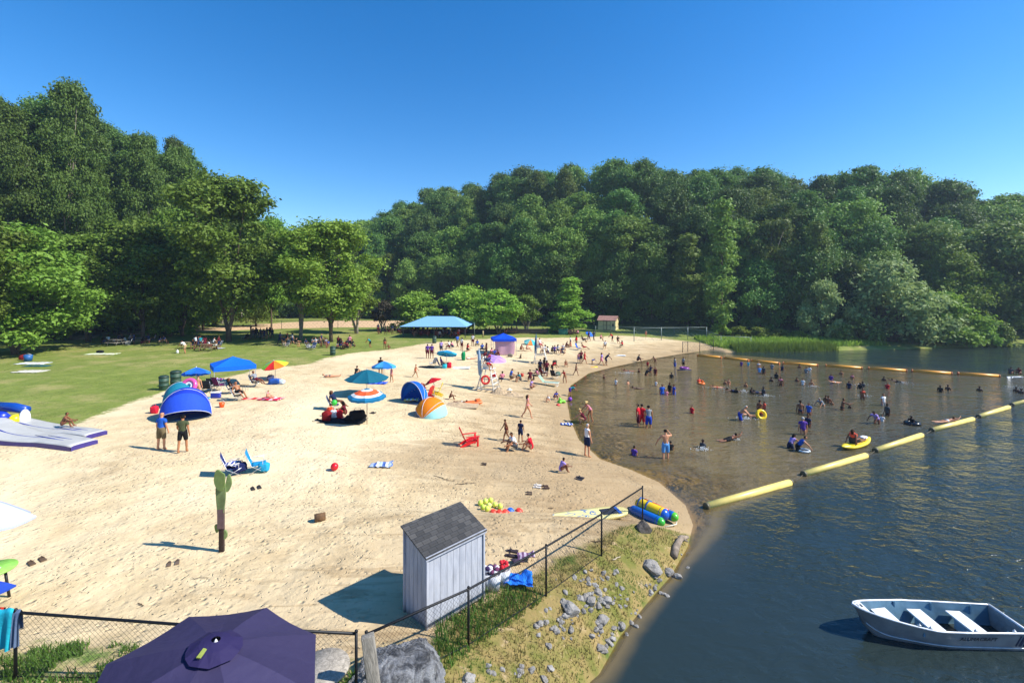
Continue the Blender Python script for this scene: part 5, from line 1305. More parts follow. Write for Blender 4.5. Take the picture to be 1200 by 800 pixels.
# sand toys
def sandpile(px, py, w_, lab, hgt=.35, seed=1):
    def fn(u, v):
        x = (u-.5); y = (v-.5); r_ = math.hypot(x, y)*2
        return (x*w_, y*w_*.6, max(0, (1-r_))*hgt*(1+.9*mnoise.noise(Vector((x*9, y*9, seed))))-.02)
    m, t, b = newmat('heaped_sand'); g = t.n('ShaderNodeNewGeometry').outputs['Position']
    t.l(t.mix(t.noise(g, 5, 4), (.38, .27, .15), (.56, .42, .26)), b.inputs['Base Color']); b.inputs['Roughness'].default_value = .95
    t.l(t.bump(t.noise(g, 9, 4), .6, .08), b.inputs['Normal'])
    simple('sand_pile', MB().grid(fn, 30, 24), m, P(px, py), lab, 'sand pile')
sandpile(585, 461, 1.6, 'lumpy sand castle heap beside the foot of the nearer lifeguard stand', .5, 1); sandpile(600, 463, 1.9, 'low dug sand heap right of the sand castle', .3, 2); sandpile(536, 474, 3.0, 'dug up heap of damp sand around the two children by the orange shelter', .18, 3); 
simple('sun_hat', MB().lathe([(.24, .0), (.24, .02), (.12, .04), (.10, .14), (.02, .16)], 0, 16), fabric('#e6dcc8'), P(597, 460)+Vector((0, 0, .22)), 'pale sun hat lying on the sand castle', 'hat')
simple('inflatable_float', MB().box((0, 0, .1), (1.3, .6, .18), 0, bev=.08).box((.4, 0, .22), (.4, .56, .16), 0, bev=.07), M('#f2702c', .35), P(554, 473), 'orange inflatable float lying beside the dug up sand', 'float', 20)
o = thing('bucket', 'small red toy bucket alone between the lifeguard stand and the dark group', 'bucket', P(612, 441)); MB().lathe([(.12, 0), (.17, .3), (.15, .3), (.11, .03)], 0, 14).build('pail', M('#c8402c', .4), o); MB().tube([(-.165, 0, .3), (0, 0, .45), (.165, 0, .3)], .01, 0, 5).build('handle', M('#222222', .4), o)
simple('sand_toy', MB().box((0, 0, .15), (.5, .3, .16), 0, bev=.05).ball((-.15, 0, .3), (.12, .12, .14)).tube([(.2, -.16, .1), (.2, .16, .1)], .1, 0, 10).tube([(-.2, -.16, .1), (-.2, .16, .1)], .1, 0, 10), M('#7fd03a', .4), P(658, 472), 'lime green toy truck beside the child in the blue shirt', 'toy', 30)
simple('sand_toy', MB().lathe([(.001, 0), (.16, 0), (.16, .05), (.08, .12), (.001, .13)], 0, 12), M('#e0352c', .4), P(654, 475), 'red plastic sand mould beside the lime green toy truck', 'toy')
simple('ball', MB().ball((0, 0, .17), .17), M('#7a2aa8', .35), P(668, 470), 'purple ball below the child in teal', 'ball'); simple('ball', MB().ball((0, 0, .16), .16), M('#cf1020', .35, .05), P(392, 551), 'red ball lying alone in the middle of the sand', 'ball')
# sun lounger at the shore
o = thing('lounge_chair', 'green webbed lounge chair with a white frame at the waterline', 'lounge chair', P(646, 452), R(-20))
MB().grid(lambda u, v: (-.7+1.4*u, (v-.5)*.6, .32+.0*u), 10, 4, thick=.02).build('seat', fabric('#8fae94'), o); MB().grid(lambda u, v: (-.7-.45*u, (v-.5)*.6, .33+.55*u), 6, 4, thick=.02).build('backrest', fabric('#8fae94'), o)
MB().tube([(-1.15, -.3, .88), (-.7, -.3, .33), (.7, -.3, .32), (.7, .3, .32), (-.7, .3, .33), (-1.15, .3, .88), (-1.15, -.3, .88)], .02, 0, 6).build('frame', M('#e8e8e4', .4), o)
for s in (-.5, .5): MB().tube([(s, -.3, .32), (s+.06, -.3, 0), (s+.06, .3, 0), (s, .3, .32)], .02, 0, 6).build('leg', M('#e8e8e4', .4), o)
folding_chair(P(650, 444), 320, '#2f2a2a', 'dark folding chair in the group by the water, beside the red shirt'); bag(P(650, 428), 0, '#3a3f3a', 'dark bag standing on the sand above the group by the water', (.5, .3, .6)); folding_chair(P(637, 441), 300, '#6a1620', 'dark red folding chair in the group by the water'); bag(P(654, 440), 0, '#5f7a6a', 'grey green bag next to the lounge chair', (.5, .4, .4))
# dog
o = thing('dog', 'small brown dog sitting on the sand below the seated pair', 'dog', P(610, 420), R(200))
db = bpy.data.meshes.new('dogsk')
jj_ = [((0, -.12, .16), .09), ((0, .02, .28), .095), ((0, .10, .40), .06), ((0, .14, .48), .07), ((0, .24, .46), .035), ((.07, -.05, .10), .055), ((.09, .06, .03), .03), ((-.07, -.05, .10), .055), ((-.09, .06, .03), .03), ((.055, .09, .16), .03), ((.055, .11, .02), .025), ((-.055, .09, .16), .03), ((-.055, .11, .02), .025), ((0, -.26, .06), .025), ((0, -.36, .08), .015), ((.05, .11, .56), .02), ((-.05, .11, .56), .02)]
db.from_pydata([p for p, r in jj_], [(0,1),(1,2),(2,3),(3,4),(0,5),(5,6),(0,7),(7,8),(1,9),(9,10),(1,11),(11,12),(0,13),(13,14),(3,15),(3,16)], [])
dob = link('body', db); mdf = dob.modifiers.new('s', 'SKIN'); mdf.use_smooth_shade = True
for i, (p_, r_) in enumerate(jj_): db.skin_vertices[0].data[i].radius = (r_, r_); db.skin_vertices[0].data[i].use_root = (i == 0)
dob.modifiers.new('u', 'SUBSURF').render_levels = 1
dg_ = bpy.context.evaluated_depsgraph_get(); nm_ = bpy.data.meshes.new_from_object(dob.evaluated_get(dg_)); bpy.data.objects.remove(dob)
nm_.materials.clear(); nm_.materials.append(M('#5a4630', .8, .3, scale=6)); link('body', nm_, o)
# floats on the water
def ring(px, py, R_, r_, col, label, z=.02, tilt=0):
    x, y = w0(px, py); o = torus(R_, r_, M_=Matrix.Rotation(R(tilt), 4, 'X')).build('swim_ring', M(col, .25, .04)); o.location = (x, y, z+.05); return tag(o, label, 'swim ring')
ring(892, 490, .27, .11, '#f5cf1e', 'yellow swim ring around a small child, standing upright in mid water', .2, 70); ring(1069, 497, .33, .13, '#14161c', 'black swim tube under the dark clothed person'); ring(942, 529, .26, .05, '#dfe6e6', 'thin white ring floating beside the person in a blue tank top'); ring(802, 432, .4, .14, '#8a3f8a', 'pink and purple swim ring near the first orange buoy'); ring(695, 431, .42, .14, '#f2c21c', 'yellow ring at the waterline beside the small child in blue'); ring(822, 450, .24, .09, '#ef7a2a', 'small orange float between two bathers')
ring(691, 431.5, .3, .11, '#f0801e', 'small orange ring left of the yellow one at the waterline')
MBd = MB().box((0, 0, .02), (1.6, .5, .06), 0, bev=.03)
simple('swim_noodle', MB().tube([(-.8, 0, .05), (0, .1, .06), (.8, 0, .05)], .06, 0, 8), M('#241d4a', .5), Vector((*w0(802, 434), 0)), 'dark float beside the pink and purple ring', 'float', 5)
# buoys
def buoy(a, b, r_, col, label, grp, endcol):
    A_ = Vector((*w0(*a), .0)); B_ = Vector((*w0(*b), .0)); d = B_-A_; L_ = d.length
    o = thing('tube_buoy', label, 'buoy', (A_+B_)/2, math.atan2(d.y, d.x), grp)
    Mx = Matrix.Rotation(R(90), 4, 'Y')
    MB().lathe([(r_, -L_/2+.04), (r_, 0), (r_, L_/2-.04)], 0, 20, Matrix.Translation((0, 0, r_*.45)) @ Mx).build('tube', M(col, .4, .12, scale=1.5), o)
    for s in (-1, 1):
        MB().lathe([(r_*1.02, -.05), (r_*1.02, .05), (r_*.9, .07), (.02, .07)] if s > 0 else [(.02, -.07), (r_*.9, -.07), (r_*1.02, -.05), (r_*1.02, .05)], 0, 20, Matrix.Translation((s*L_/2, 0, r_*.45)) @ Mx).build('end_cap', M(endcol, .5), o)
    return A_, B_
ORD = ['first', 'second', 'third', 'fourth', 'fifth', 'sixth', 'seventh', 'eighth']
FB = [((818, 417.3), (845, 420)), ((849, 420.2), (877, 423.4)), ((881, 423.5), (913, 427)), ((918, 426.3), (958, 429.3)), ((968, 429.3), (1010, 432.5)), ((1018, 432.5), (1062, 435.6)), ((1069, 435.6), (1115, 438.8)), ((1123, 438.8), (1171, 442))]
NB = [((828, 595), (926, 567)), ((942, 557), (1015, 535)), ((1026, 529), (1080, 511)), ((1092, 505), (1140, 492)), ((1147, 489), (1182, 478)), ((1186, 475), (1260, 456))]
fe = [buoy(a, b, .20, '#f0a22c', f'orange tube buoy, {ORD[i]} from the sand in the far line', 'orange tube buoys in the far line', '#b8601c') for i, (a, b) in enumerate(FB)]
ne_ = [buoy(a, b, .15, '#ead274', f'pale yellow tube buoy, {ORD[i]} from the beach in the near line', 'yellow tube buoys in the near line', '#5a5236') for i, (a, b) in enumerate(NB)]
for nm, ln, lab in (('rope', fe, 'thin rope linking the orange tube buoys'), ('rope', ne_, 'thin rope linking the yellow tube buoys')):
    mb = MB()
    for (a, b), (c, d) in zip(ln[:-1], ln[1:]): mb.tube([b+Vector((0, 0, .06)), (b+c)/2+Vector((0, 0, .01)), c+Vector((0, 0, .06))], .02, 0, 5)
    tag(mb.build(nm, M('#4a4436', .8)), lab, 'rope')
# splashes
SPL = [(736, 437, 1.4), (840, 455, 1.4), (874, 491, 1.0), (1008, 451, 1.4), (1191, 454, 2.6), (898, 464, .9), (1058, 449, 1.8), (823, 527, .7), (872, 459, 1.0), (1013, 464, 1.0), (860, 515, .6), (952, 453, .8)]
mfoam = M('#e8eef0', .3, .05)
for i, (px, py, s) in enumerate(SPL):
    r_ = np.random.default_rng(100+i); n = 110; x, y = w0(px, py)
    th = r_.uniform(0, 6.28, n); q_ = np.abs(r_.normal(0, .45, n))*s
    c = np.stack([np.cos(th)*q_, np.sin(th)*q_*.5, np.abs(r_.normal(0, .10, n))*np.exp(-q_)], 1)
    sz = r_.uniform(.01, .035, n)
    tet = np.array([[1, 1, 1], [1, -1, -1], [-1, 1, -1], [-1, -1, 1]])*.7
    V_ = (c[:, None, :]+tet[None]*sz[:, None, None]).reshape(-1, 3); Fq = (np.arange(n)[:, None, None]*4+np.array([[0, 1, 2], [0, 3, 1], [0, 2, 3], [1, 3, 2]])[None]).reshape(-1, 3)
    o = link('splash', np_mesh('splash', V_, Fq, None, mfoam, True)); o.location = (x, y, 0); tag(o, 'white splashing water kicked up around a bather', 'splash', 'splashes in the swimming area', 'stuff')
# ------------------------------------------------------------------ white storage shed
def stripes_mat(name, c, pitch, dark=.35):
    m, t, b = newmat(name); g = t.n('ShaderNodeTexCoord').outputs['Object']
    cc = lin(c); ns = t.noise(g, 3, 5, .6)
    t.l(t.mix(t.ramp(ns, .3, .75), tuple(v*.82 for v in cc), cc), b.inputs['Base Color']); b.inputs['Roughness'].default_value = .75
    t.l(t.bump(t.noise(g, 30, 4), .2, .01), b.inputs['Normal']); return m
A_ = Vector(w0(500.5, 742, 1.2)).to_3d(); C2 = Vector(w0(566, 701, 1.2)).to_3d(); B2 = Vector(w0(467.5, 721.5, 1.25)).to_3d()
ux = (C2-A_); ux.z = 0; Ls = ux.length; ux.normalize(); uy = Vector((-ux.y, ux.x, 0)); Ds = (B2-A_).length
rot = math.atan2(ux.y, ux.x); zb = min(H(*A_.xy[:]), H(*C2.xy[:]))
sh_ = thing('storage_shed', 'tall narrow white board shed with a grey shingle lean-to roof by the fence', 'shed', (A_.x, A_.y, 1.22), rot)
Hl, Hh_ = 1.62, 1.93      # right (low) side is the long lit wall, high side behind
m, t, b = newmat('weathered_white_boards'); g = t.n('ShaderNodeTexCoord').outputs['Object']; sx0 = t.n('ShaderNodeSeparateXYZ'); t.l(g, sx0.inputs[0])
mp = t.n('ShaderNodeMapping'); t.l(g, mp.inputs[0]); mp.inputs['Scale'].default_value = (1, 1, .15)
cc = t.mix(t.ramp(t.noise(mp.outputs[0], 9, 5, .65), .35, .7), lin('#b3b6be'), lin('#9a9ea8')); cc = t.mix(t.math('MULTIPLY', t.ramp(t.noise(g, 3, 5, .7), .55, .75), .5), cc, lin('#8a8a86'))
cc = t.mix(t.math('MULTIPLY', t.ramp(t.math('ADD', sx0.outputs[2], t.math('MULTIPLY', t.noise(g, 7, 4), -.35)), .10, -.18), .8), cc, lin('#6f6655')); t.l(cc, b.inputs['Base Color']); b.inputs['Roughness'].default_value = .75
t.l(t.bump(t.noise(mp.outputs[0], 30, 4), .3, .01), b.inputs['Normal']); ws = m; wsd = M('#c3c8d6', .7, .12, scale=2)
def wall_boards(p0, p1, h0, h1, nb, parent, inward):
    """vertical boards with real grooves between them"""
    mb = MB(); d = (Vector(p1)-Vector(p0)); L_ = d.length; d.normalize(); w_ = L_/nb
    for k in range(nb):
        a = Vector(p0)+d*(k*w_+.004); b = Vector(p0)+d*((k+1)*w_-.004); n_ = Vector(inward)*.03
        ta = k/nb; tb = (k+1)/nb; za = h0+(h1-h0)*ta; zb_ = h0+(h1-h0)*tb
        mb.add([(a.x, a.y, .02), (b.x, b.y, .02), (b.x, b.y, zb_), (a.x, a.y, za), (a.x+n_.x, a.y+n_.y, .02), (b.x+n_.x, b.y+n_.y, .02), (b.x+n_.x, b.y+n_.y, zb_), (a.x+n_.x, a.y+n_.y, za)], [(0,1,2,3), (7,6,5,4), (0,3,7,4), (1,5,6,2), (3,2,6,7), (0,4,5,1)])
    q0, q1 = Vector(p0)+Vector(inward)*.032, Vector(p1)+Vector(inward)*.032; n2 = Vector(inward)*.02
    mb.add([(q0.x, q0.y, .02), (q1.x, q1.y, .02), (q1.x, q1.y, h1), (q0.x, q0.y, h0), (q0.x+n2.x, q0.y+n2.y, .02), (q1.x+n2.x, q1.y+n2.y, .02), (q1.x+n2.x, q1.y+n2.y, h1), (q0.x+n2.x, q0.y+n2.y, h0)], [(0,1,2,3), (7,6,5,4), (3,2,6,7), (0,4,5,1)], 1)
    return mb.build('wall', [ws, M('#6a6e7a', .8)], parent)
wall_boards((0, 0, 0), (Ls, 0, 0), Hl, Hl, 9, sh_, (0, 1, 0)); wall_boards((0, Ds, 0), (0, 0.035, 0), Hh_, Hl+.01, 5, sh_, (1, 0, 0))
wall_boards((Ls, .035, 0), (Ls, Ds, 0), Hl+.01, Hh_, 5, sh_, (-1, 0, 0)); wall_boards((Ls-.035, Ds, 0), (0.035, Ds, 0), Hh_, Hh_, 9, sh_, (0, -1, 0))
for (x, y) in ((.02, .02), (Ls-.02, .02), (Ls-.06, Ds-.06), (.06, Ds-.06)): MB().box((x, y, -.14), (.09, .09, .36)).build('leg', M('#5d564b', .9), sh_)
for (x, y) in ((-.012, -.012), (Ls+.012, -.012), (-.012, Ds+.012)): MB().box((x, y, (Hl if y < .1 else Hh_)/2+.01), (.05, .05, (Hl if y < .1 else Hh_)), bev=.004).build('corner_trim', ws, sh_)
m, t, b = newmat('asphalt_shingles'); g = t.n('ShaderNodeTexCoord').outputs['Object']
br = t.n('ShaderNodeTexBrick'); t.l(g, br.inputs['Vector']); br.inputs['Scale'].default_value = 1; br.inputs['Brick Width'].default_value = .20; br.inputs['Row Height'].default_value = .125; br.inputs['Mortar Size'].default_value = .006
br.inputs['Color1'].default_value = (.055, .055, .056, 1); br.inputs['Color2'].default_value = (.115, .11, .105, 1); br.inputs['Mortar'].default_value = (.02, .02, .02, 1)
t.l(t.mix(t.noise(g, 40, 4), (.75, .75, .75), (1.25, 1.22, 1.15)), t.n('ShaderNodeMix').inputs[6]) if False else None
t.l(t.mix(.6, br.outputs[0], t.mix(t.noise(g, 60, 3), (.3, .3, .3), (.9, .9, .88)), 'MULTIPLY'), b.inputs['Base Color']); b.inputs['Roughness'].default_value = .95
t.l(t.bump(br.outputs['Fac'], -.6, .02), b.inputs['Normal'])
SHING = m
rf = MB(); o_ = .07
sl = (Hh_-Hl)/Ds
for k in range(8):
    y0 = -o_+(Ds+2*o_)*k/8; y1 = -o_+(Ds+2*o_)*(k+1)/8+.02; z0 = Hl+sl*y0+.045; z1 = Hl+sl*y1+.03
    rf.add([(-o_, y0, z0), (Ls+o_, y0, z0), (Ls+o_, y1, z1), (-o_, y1, z1), (-o_, y0, z0-.03), (Ls+o_, y0, z0-.03), (Ls+o_, y1, z1-.03), (-o_, y1, z1-.03)], [(0,1,2,3), (7,6,5,4), (0,4,5,1), (1,5,6,2), (2,6,7,3), (3,7,4,0)])
rf.build('roof', SHING, sh_)
MB().box((Ls*.5, Ds+.012, 1.0), (.10, .03, .05), bev=.005).build('hasp', M('#55585c', .4, metal=.7), sh_)
MB().box((Ls/2, -.05, Hl-.01), (Ls+.13, .02, .09)).build('fascia', ws, sh_)

# ------------------------------------------------------------------ chain link fences
FM = M('#14161a', .5, .1, metal=.3)
def chain_fence(pts, hts, label, post_idx=None, pitch=.07, wr=.0021, rail=.024, sag=0, mesh=True, postr=.026, pm=None, mid_rail=False, diag=False, drop=0):
    pm = pm or FM; n = len(pts); P3 = [Vector(p) for p in pts]
    o = thing('chain_link_fence', label, 'fence', P3[0]); inv = -P3[0]
    post_idx = range(n) if post_idx is None else post_idx
    for i in post_idx: MB().tube([P3[i]+inv+Vector((0, 0, -.2)), P3[i]+inv+Vector((0, 0, hts[i]+.03))], postr, 0, 8).ball(P3[i]+inv+Vector((0, 0, hts[i]+.04)), postr*1.2, 0, 8).build('post', pm, o)
    MB().tube([p+inv+Vector((0, 0, h)) for p, h in zip(P3, hts)], rail, 0, 8).build('top_rail', pm, o)
    if mid_rail: MB().tube([p+inv+Vector((0, 0, .06)) for p in P3], rail*.35, 0, 5).build('tension_wire', pm, o)
    if mesh:
        seg = [0]
        for a, b in zip(P3[:-1], P3[1:]): seg.append(seg[-1]+(b.xy-a.xy).length)
        tot = seg[-1]
        def at(s, v):
            s = min(max(s, 0), tot)
            for i in range(n-1):
                if s <= seg[i+1]+1e-6:
                    t_ = (s-seg[i])/(seg[i+1]-seg[i]); p = P3[i].lerp(P3[i+1], t_); h = hts[i]*(1-t_)+hts[i+1]*t_
                    return p+Vector((0, 0, .03+v*(h-.04)))
        V_ = []; F_ = []; hh = hts[0]
        K = 4; mbm = MB()
        for sgn in (1, -1):
            s = -hh
            while s < tot+hh:
                a0, b0 = s, s+sgn*hh
                # clip
                pp = []
                for k in range(K+1):
                    v = k/K; x = a0+sgn*hh*v
                    pp.append((x, v))
                good = [(x, v) for x, v in pp if 0 <= x <= tot]
                if len(good) >= 2:
                    q_ = [at(x, v)+inv for x, v in good]
                    for a, b in zip(q_[:-1], q_[1:]):
                        d = (b-a).normalized(); s1 = Vector((d.y, -d.x, 0)); s1 = s1.normalized()*wr if s1.length > 1e-6 else Vector((wr, 0, 0)); s2 = d.cross(s1).normalized()*wr
                        i0 = len(V_); V_ += [a+s1, a-s1*.5+s2*.87, a-s1*.5-s2*.87, b+s1, b-s1*.5+s2*.87, b-s1*.5-s2*.87]
                        F_ += [(i0, i0+1, i0+4, i0+3), (i0+1, i0+2, i0+5, i0+4), (i0+2, i0, i0+3, i0+5)]
                s += pitch*1.41
        link('wire_mesh', np_mesh('wire_mesh', np.array([v[:] for v in V_]), np.array(F_), None, pm, True), o)
    return o
def gp(px, py, z=None):
    p = P(px, py); return p
FR = [P(418, 800), P(549, 758), P(640, 698), P(705, 651), P(753, 612)]
FR[0] = Vector((-2.45, 7.75, H(-2.45, 7.75)))
def top_h(p, px, pyt): return CAMH-(pyt-HY)/F*p.y-p.z
HT = [top_h(FR[0], 418, 743), top_h(FR[1], 549, 690), top_h(FR[2], 640, 640), top_h(FR[3], 705, 602), top_h(FR[4], 753, 571)]
chain_fence(FR, HT, 'black chain link fence running from the tarp past the shed to the waterline', mid_rail=True)
FL = [Vector((-2.62, 7.75, H(-2.62, 7.75))), Vector((-5.4, 8.0, H(-5.4, 8.0))), Vector((-8.62, 8.0, H(-8.62, 8.0))), Vector((-12.2, 8.0, H(-12.2, 8.0)))]
HL = [CAMH-(742-HY)/F*p.y-p.z if i == 0 else CAMH-((741, 741, 717, 690)[i]-HY)/F*p.y-p.z for i, p in enumerate(FL)]
HL[1] = CAMH-(733-HY)/F*8.0-FL[1].z
chain_fence(FL, HL, 'black chain link fence along the bottom left behind the purple umbrella', mid_rail=True)
# rope-like shadowy mid cable of the right fence is its tension wire; towels on the left fence
def hang(loc, w_, l_, cols, label, rz=0, seed=1, top=0):
    def fn(u, v):
        s = (v-.5)*2; z = -abs(s)*l_*(1 if s < 0 else .55)+.03*mnoise.noise(Vector((u*3, v*4, seed)))
        x = (u-.5)*w_*(1-.18*abs(s)); y = .035*math.copysign(1, s) * (1-math.exp(-abs(s)*12)) + .035*math.sin(u*14+seed)*abs(s)
        return (x, y, z+.03)
    o = MB().grid(fn, 18, 20, (lambda i, j_: (i//4) % len(cols)) if len(cols) > 1 else 0, thick=0).grid(lambda u, v: tuple(Vector(fn(u, v))-Vector((0, .008, .006))), 18, 20, (lambda i, j_: (i//4) % len(cols)) if len(cols) > 1 else 0).build('towel', [fabric(c) for c in cols])
    o.location = loc; o.rotation_euler = (0, 0, rz); return tag(o, label, 'towel')
tz = FL[2].z+HL[2]
hang(Vector((-9.05, 8.0, tz+.06)), .48, .42, ['#c8341f', '#8c2a1c'], 'red towel folded over the fence rail at the left edge', seed=2)
hang(Vector((-8.83, 7.98, tz+.045)), .42, .68, ['#1f9fb8', '#27b4c8', '#1f9fb8'], 'long turquoise towel hanging over the fence at the left edge', seed=5)
hang(Vector((-8.60, 8.0, tz+.02)), .16, .62, ['#5d6f8c'], 'narrow slate blue cloth beside the turquoise towel on the fence', seed=8)

# ------------------------------------------------------------------ foreground junk
def tarp():
    m, t, b = newmat('silver_tarp'); g = t.n('ShaderNodeTexCoord').outputs['Object']
    n1 = t.noise(g, 3.2, 6, .7, .6); n2 = t.noise(g, 11, 4, .6)
    t.l(t.mix(t.ramp(n1, .38, .62), (.09, .09, .092), (.46, .46, .465)), b.inputs['Base Color']); b.inputs['Roughness'].default_value = .38; b.inputs['Metallic'].default_value = .35
    n3 = t.noise(g, 26, 5, .7, 1.5)
    t.l(t.bump(t.math('ADD', t.math('ABSOLUTE', t.math('SUBTRACT', n1, .5)), t.math('ADD', t.math('MULTIPLY', n2, .5), t.math('MULTIPLY', n3, .35))), 1., .16), b.inputs['Normal'])
    def fn(u, v):
        th = 2*math.pi*u; ph = v*math.pi/2
        r_ = math.cos(ph)**.55; x = math.cos(th); y = math.sin(th); sq = 1/max(abs(x), abs(y))**.55
        X = x*r_*.98*sq*.86; Y = y*r_*.62*sq; Z = (1-math.cos(ph)**2.6)*.52
        n_ = mnoise.noise(Vector((X*2.3, Y*2.3, Z*2.3)))*.14+abs(mnoise.noise(Vector((X*4, Y*4, Z*4))))*.10+abs(mnoise.noise(Vector((X*10, Y*10, Z*10))))*.06-.04
        return (X*(1+n_), Y*(1+n_), max(0, Z*(1+n_*1.3))+(.03*math.sin(th*7)*(1-v)**3))
    o = MB().grid(fn, 150, 56).build('tarp_cover', m); o.location = (-2.02, 8.15, H(-2.02, 8.15)-.02); o.rotation_euler = (0, 0, R(28))
    return tag(o, 'crumpled silver grey tarp covering a bulky heap beside the shed', 'tarp')
tarp()
simple('wooden_post', MB().box((0, 0, .38), (.19, .12, 1.7), 0, bev=.012), wood('#8d877c'), Vector((-2.02, 6.95, 2.12)), 'leaning weathered grey timber post in front of the tarp', 'post', 25)
bpy.data.objects['wooden_post'].rotation_euler = (R(-4), R(-7), R(18))
o = thing('cable_spool_table', 'round bleached wooden spool table half behind the purple umbrella', 'table', Vector((-2.98, 7.25, H(-2.98, 7.25))), .3)
zt2 = CAMH-(781-HY)/F*7.25-o.location.z
MB().lathe([(.001, zt2-.05), (.40, zt2-.05), (.41, zt2-.03), (.40, zt2), (.001, zt2)], 0, 32).build('tabletop', wood('#a39a8c', 1.2), o); MB().lathe([(.20, .05), (.20, zt2-.05)], 0, 20).build('drum', wood('#7b7265'), o); MB().lathe([(.001, 0), (.40, 0), (.40, .05), (.001, .05)], 0, 32).build('base', wood('#7b7265'), o)
# cactus cut-out
cz = P(258, 647)
o = thing('cactus_sculpture', 'painted wooden cactus cut out on a dark post standing in the sand', 'sculpture', cz, R(10))
def blob_prism(pts, th, z0=0):
    n = len(pts); vs = [(x, -th/2, z) for x, z in pts]+[(x, th/2, z) for x, z in pts]
    return vs, [tuple(range(n)), tuple(range(2*n-1, n-1, -1))]+[(i, n+i, n+(i+1) % n, (i+1) % n) for i in range(n)]
def smooth_loop(c, k=3):
    for _ in range(k):
        q_ = []
        for a, b in zip(c, c[1:]+c[:1]): q_ += [(a[0]*.75+b[0]*.25, a[1]*.75+b[1]*.25), (a[0]*.25+b[0]*.75, a[1]*.25+b[1]*.75)]
        c = q_
    return c
s_ = 1/ppm(cz)
cm = M('#66764a', .6, .25, scale=5)
def cpart(nm, pts, mt, th=.05, y=0):
    c = smooth_loop([((x-258)*s_, (648-yy)*s_) for x, yy in pts], 2); vs, fs = blob_prism(c, th)
    MB().add([(a, b+y, c_) for a, b, c_ in vs], fs).build(nm, mt, o)
cpart('trunk', [(255, 604), (255, 598), (254, 588), (253, 570), (258, 562), (264, 566), (264, 585), (262, 600), (261, 605)], cm)
cpart('top_lobe', [(253, 556), (254, 551), (257, 550), (261, 554), (264, 556), (264, 566), (262, 576), (256, 574), (252, 564)], M('#6b7f44', .6, .2, scale=5), .05, -.05)
cpart('arm', [(263, 575), (264, 562), (267, 556), (270, 566), (269, 573), (265, 580)], M('#748852', .6, .2, scale=5), .05, .05)
cpart('arm', [(251, 618), (252, 615), (256, 617), (256, 624), (253, 626)], M('#6b7f44', .6, .2), .05, .05); cpart('arm', [(262, 622), (265, 626), (265, 632), (261, 635), (260, 626)], M('#748852', .6, .2), .05, .05)
MB().box((.02, .05, .55), (.13, .09, 1.5), 0, bev=.01).build('post', M('#33231c', .85, .3, scale=3), o)
MB().box((.01, -.012, .95), (.155, .03, .55), 0).build('worn_panel', M('#5d4a4a', .85, .3, scale=5), o)
# chairs on the open sand
folding_chair(P(273, 556), 300, '#24306a', 'navy and white folding chair left of the blue one on the open sand', frame='#c9ccd2', wide=.6); crumple(P(273, 556)+Vector((0, 0, .33)), 0, ['#e2e4ee', '#3a468a'], (.5, .45), 'white and navy cloth bunched on the left folding chair', hgt=.2, seed=12); bag(P(277, 556)+Vector((.12, .05, .1)), 30, '#20295a', 'navy bag hanging on the left folding chair', (.5, .3, .4))
folding_chair(P(302, 552), 295, '#1b86b4', 'bright blue folding chair right of the navy and white one', frame='#d0d4d8', wide=.6); bag(P(306, 553)+Vector((.1, 0, .05)), 0, '#2a9cc8', 'light blue bag on the bright blue folding chair', (.42, .3, .36))
# small things on the sand
o = thing('tree_stump', 'short cut log standing alone on the sand', 'log', P(375, 610), .4)
MB().tube([(-.16, 0, .11), (.16, .03, .12)], [.13, .12], 0, 12).build('bark', M('#6b4f33', .9, .3, scale=8, bump=.5), o); MB().tube([(.158, .03, .12), (.168, .03, .12)], .105, 0, 12).build('cut_end', M('#a5814f', .8), o)
crumple(P(447, 546), 10, ['#a9b9d8', '#4c6aa8', '#e4e4ea'], (1.0, .6), 'crumpled pale blue towel alone on the sand right of the red ball', hgt=.16, seed=9)
crumple(P(664, 498), 0, ['#2f4fa0', '#c9d2e4'], (.8, .45), 'small blue and white towel on the damp sand above the waterline man', hgt=.12, seed=10)
def sandals(px, py, col, lab, rz=0, s=1):
    mb = MB()
    for k in (-1, 1): mb.prism([(k*.09-.05, -.12), (k*.09+.05, -.12), (k*.09+.045, .05), (k*.09+.03, .14), (k*.09-.03, .14), (k*.09-.045, .05)], 0.005, .03).tube([(k*.09-.045, .03, .03), (k*.09, .05, .075), (k*.09+.045, .03, .03)], .012, 0, 5)
    o = simple('sandals', mb, M(col, .7), P(px, py), lab, 'sandals', rz); o.scale = (s, s, s); return o
for px, py, c, lb, rz, s in [(679, 561, '#2e2a30', 'pair of dark sandals on the damp sand below the child in lilac', 60, 1.4), (630, 570, '#d8d0c4', 'pale pair of sandals on the damp sand left of a dark pair', 80, 1.2), (639, 571, '#4a3328', 'dark brown sandals just right of the pale pair', 100, 1.2), (300, 572, '#2f2a26', 'dark sandals in front of the bright blue folding chair', 40, 1.2), (43, 658, '#5f4a36', 'brown sandals alone on the sand right of the green table', 60, 1.2), (600, 649, '#33262a', 'dark shoes on the sand behind the shed next to the towels', 80, 1.3), (203, 660-0, '#6a5848', 'small brown sandals near the foot of the cactus shadow', 30, 1.0), (437, 484, '#3b332e', 'dark sandals beside the bare pole of the ringed umbrella', 80, 1.3), (424, 483, '#6b5a4a', 'tan sandals left of the dark ones by the bare pole', 90, 1.2), (567, 544, '#4a3c30', 'brown sandals on the sand between the red chair and the shed', 90, 1.0), (620, 578, '#5a4a3c', 'brown sandals on the damp sand above the paddle board', 90, 1.0)]: sandals(px, py, c, lb, rz, s)
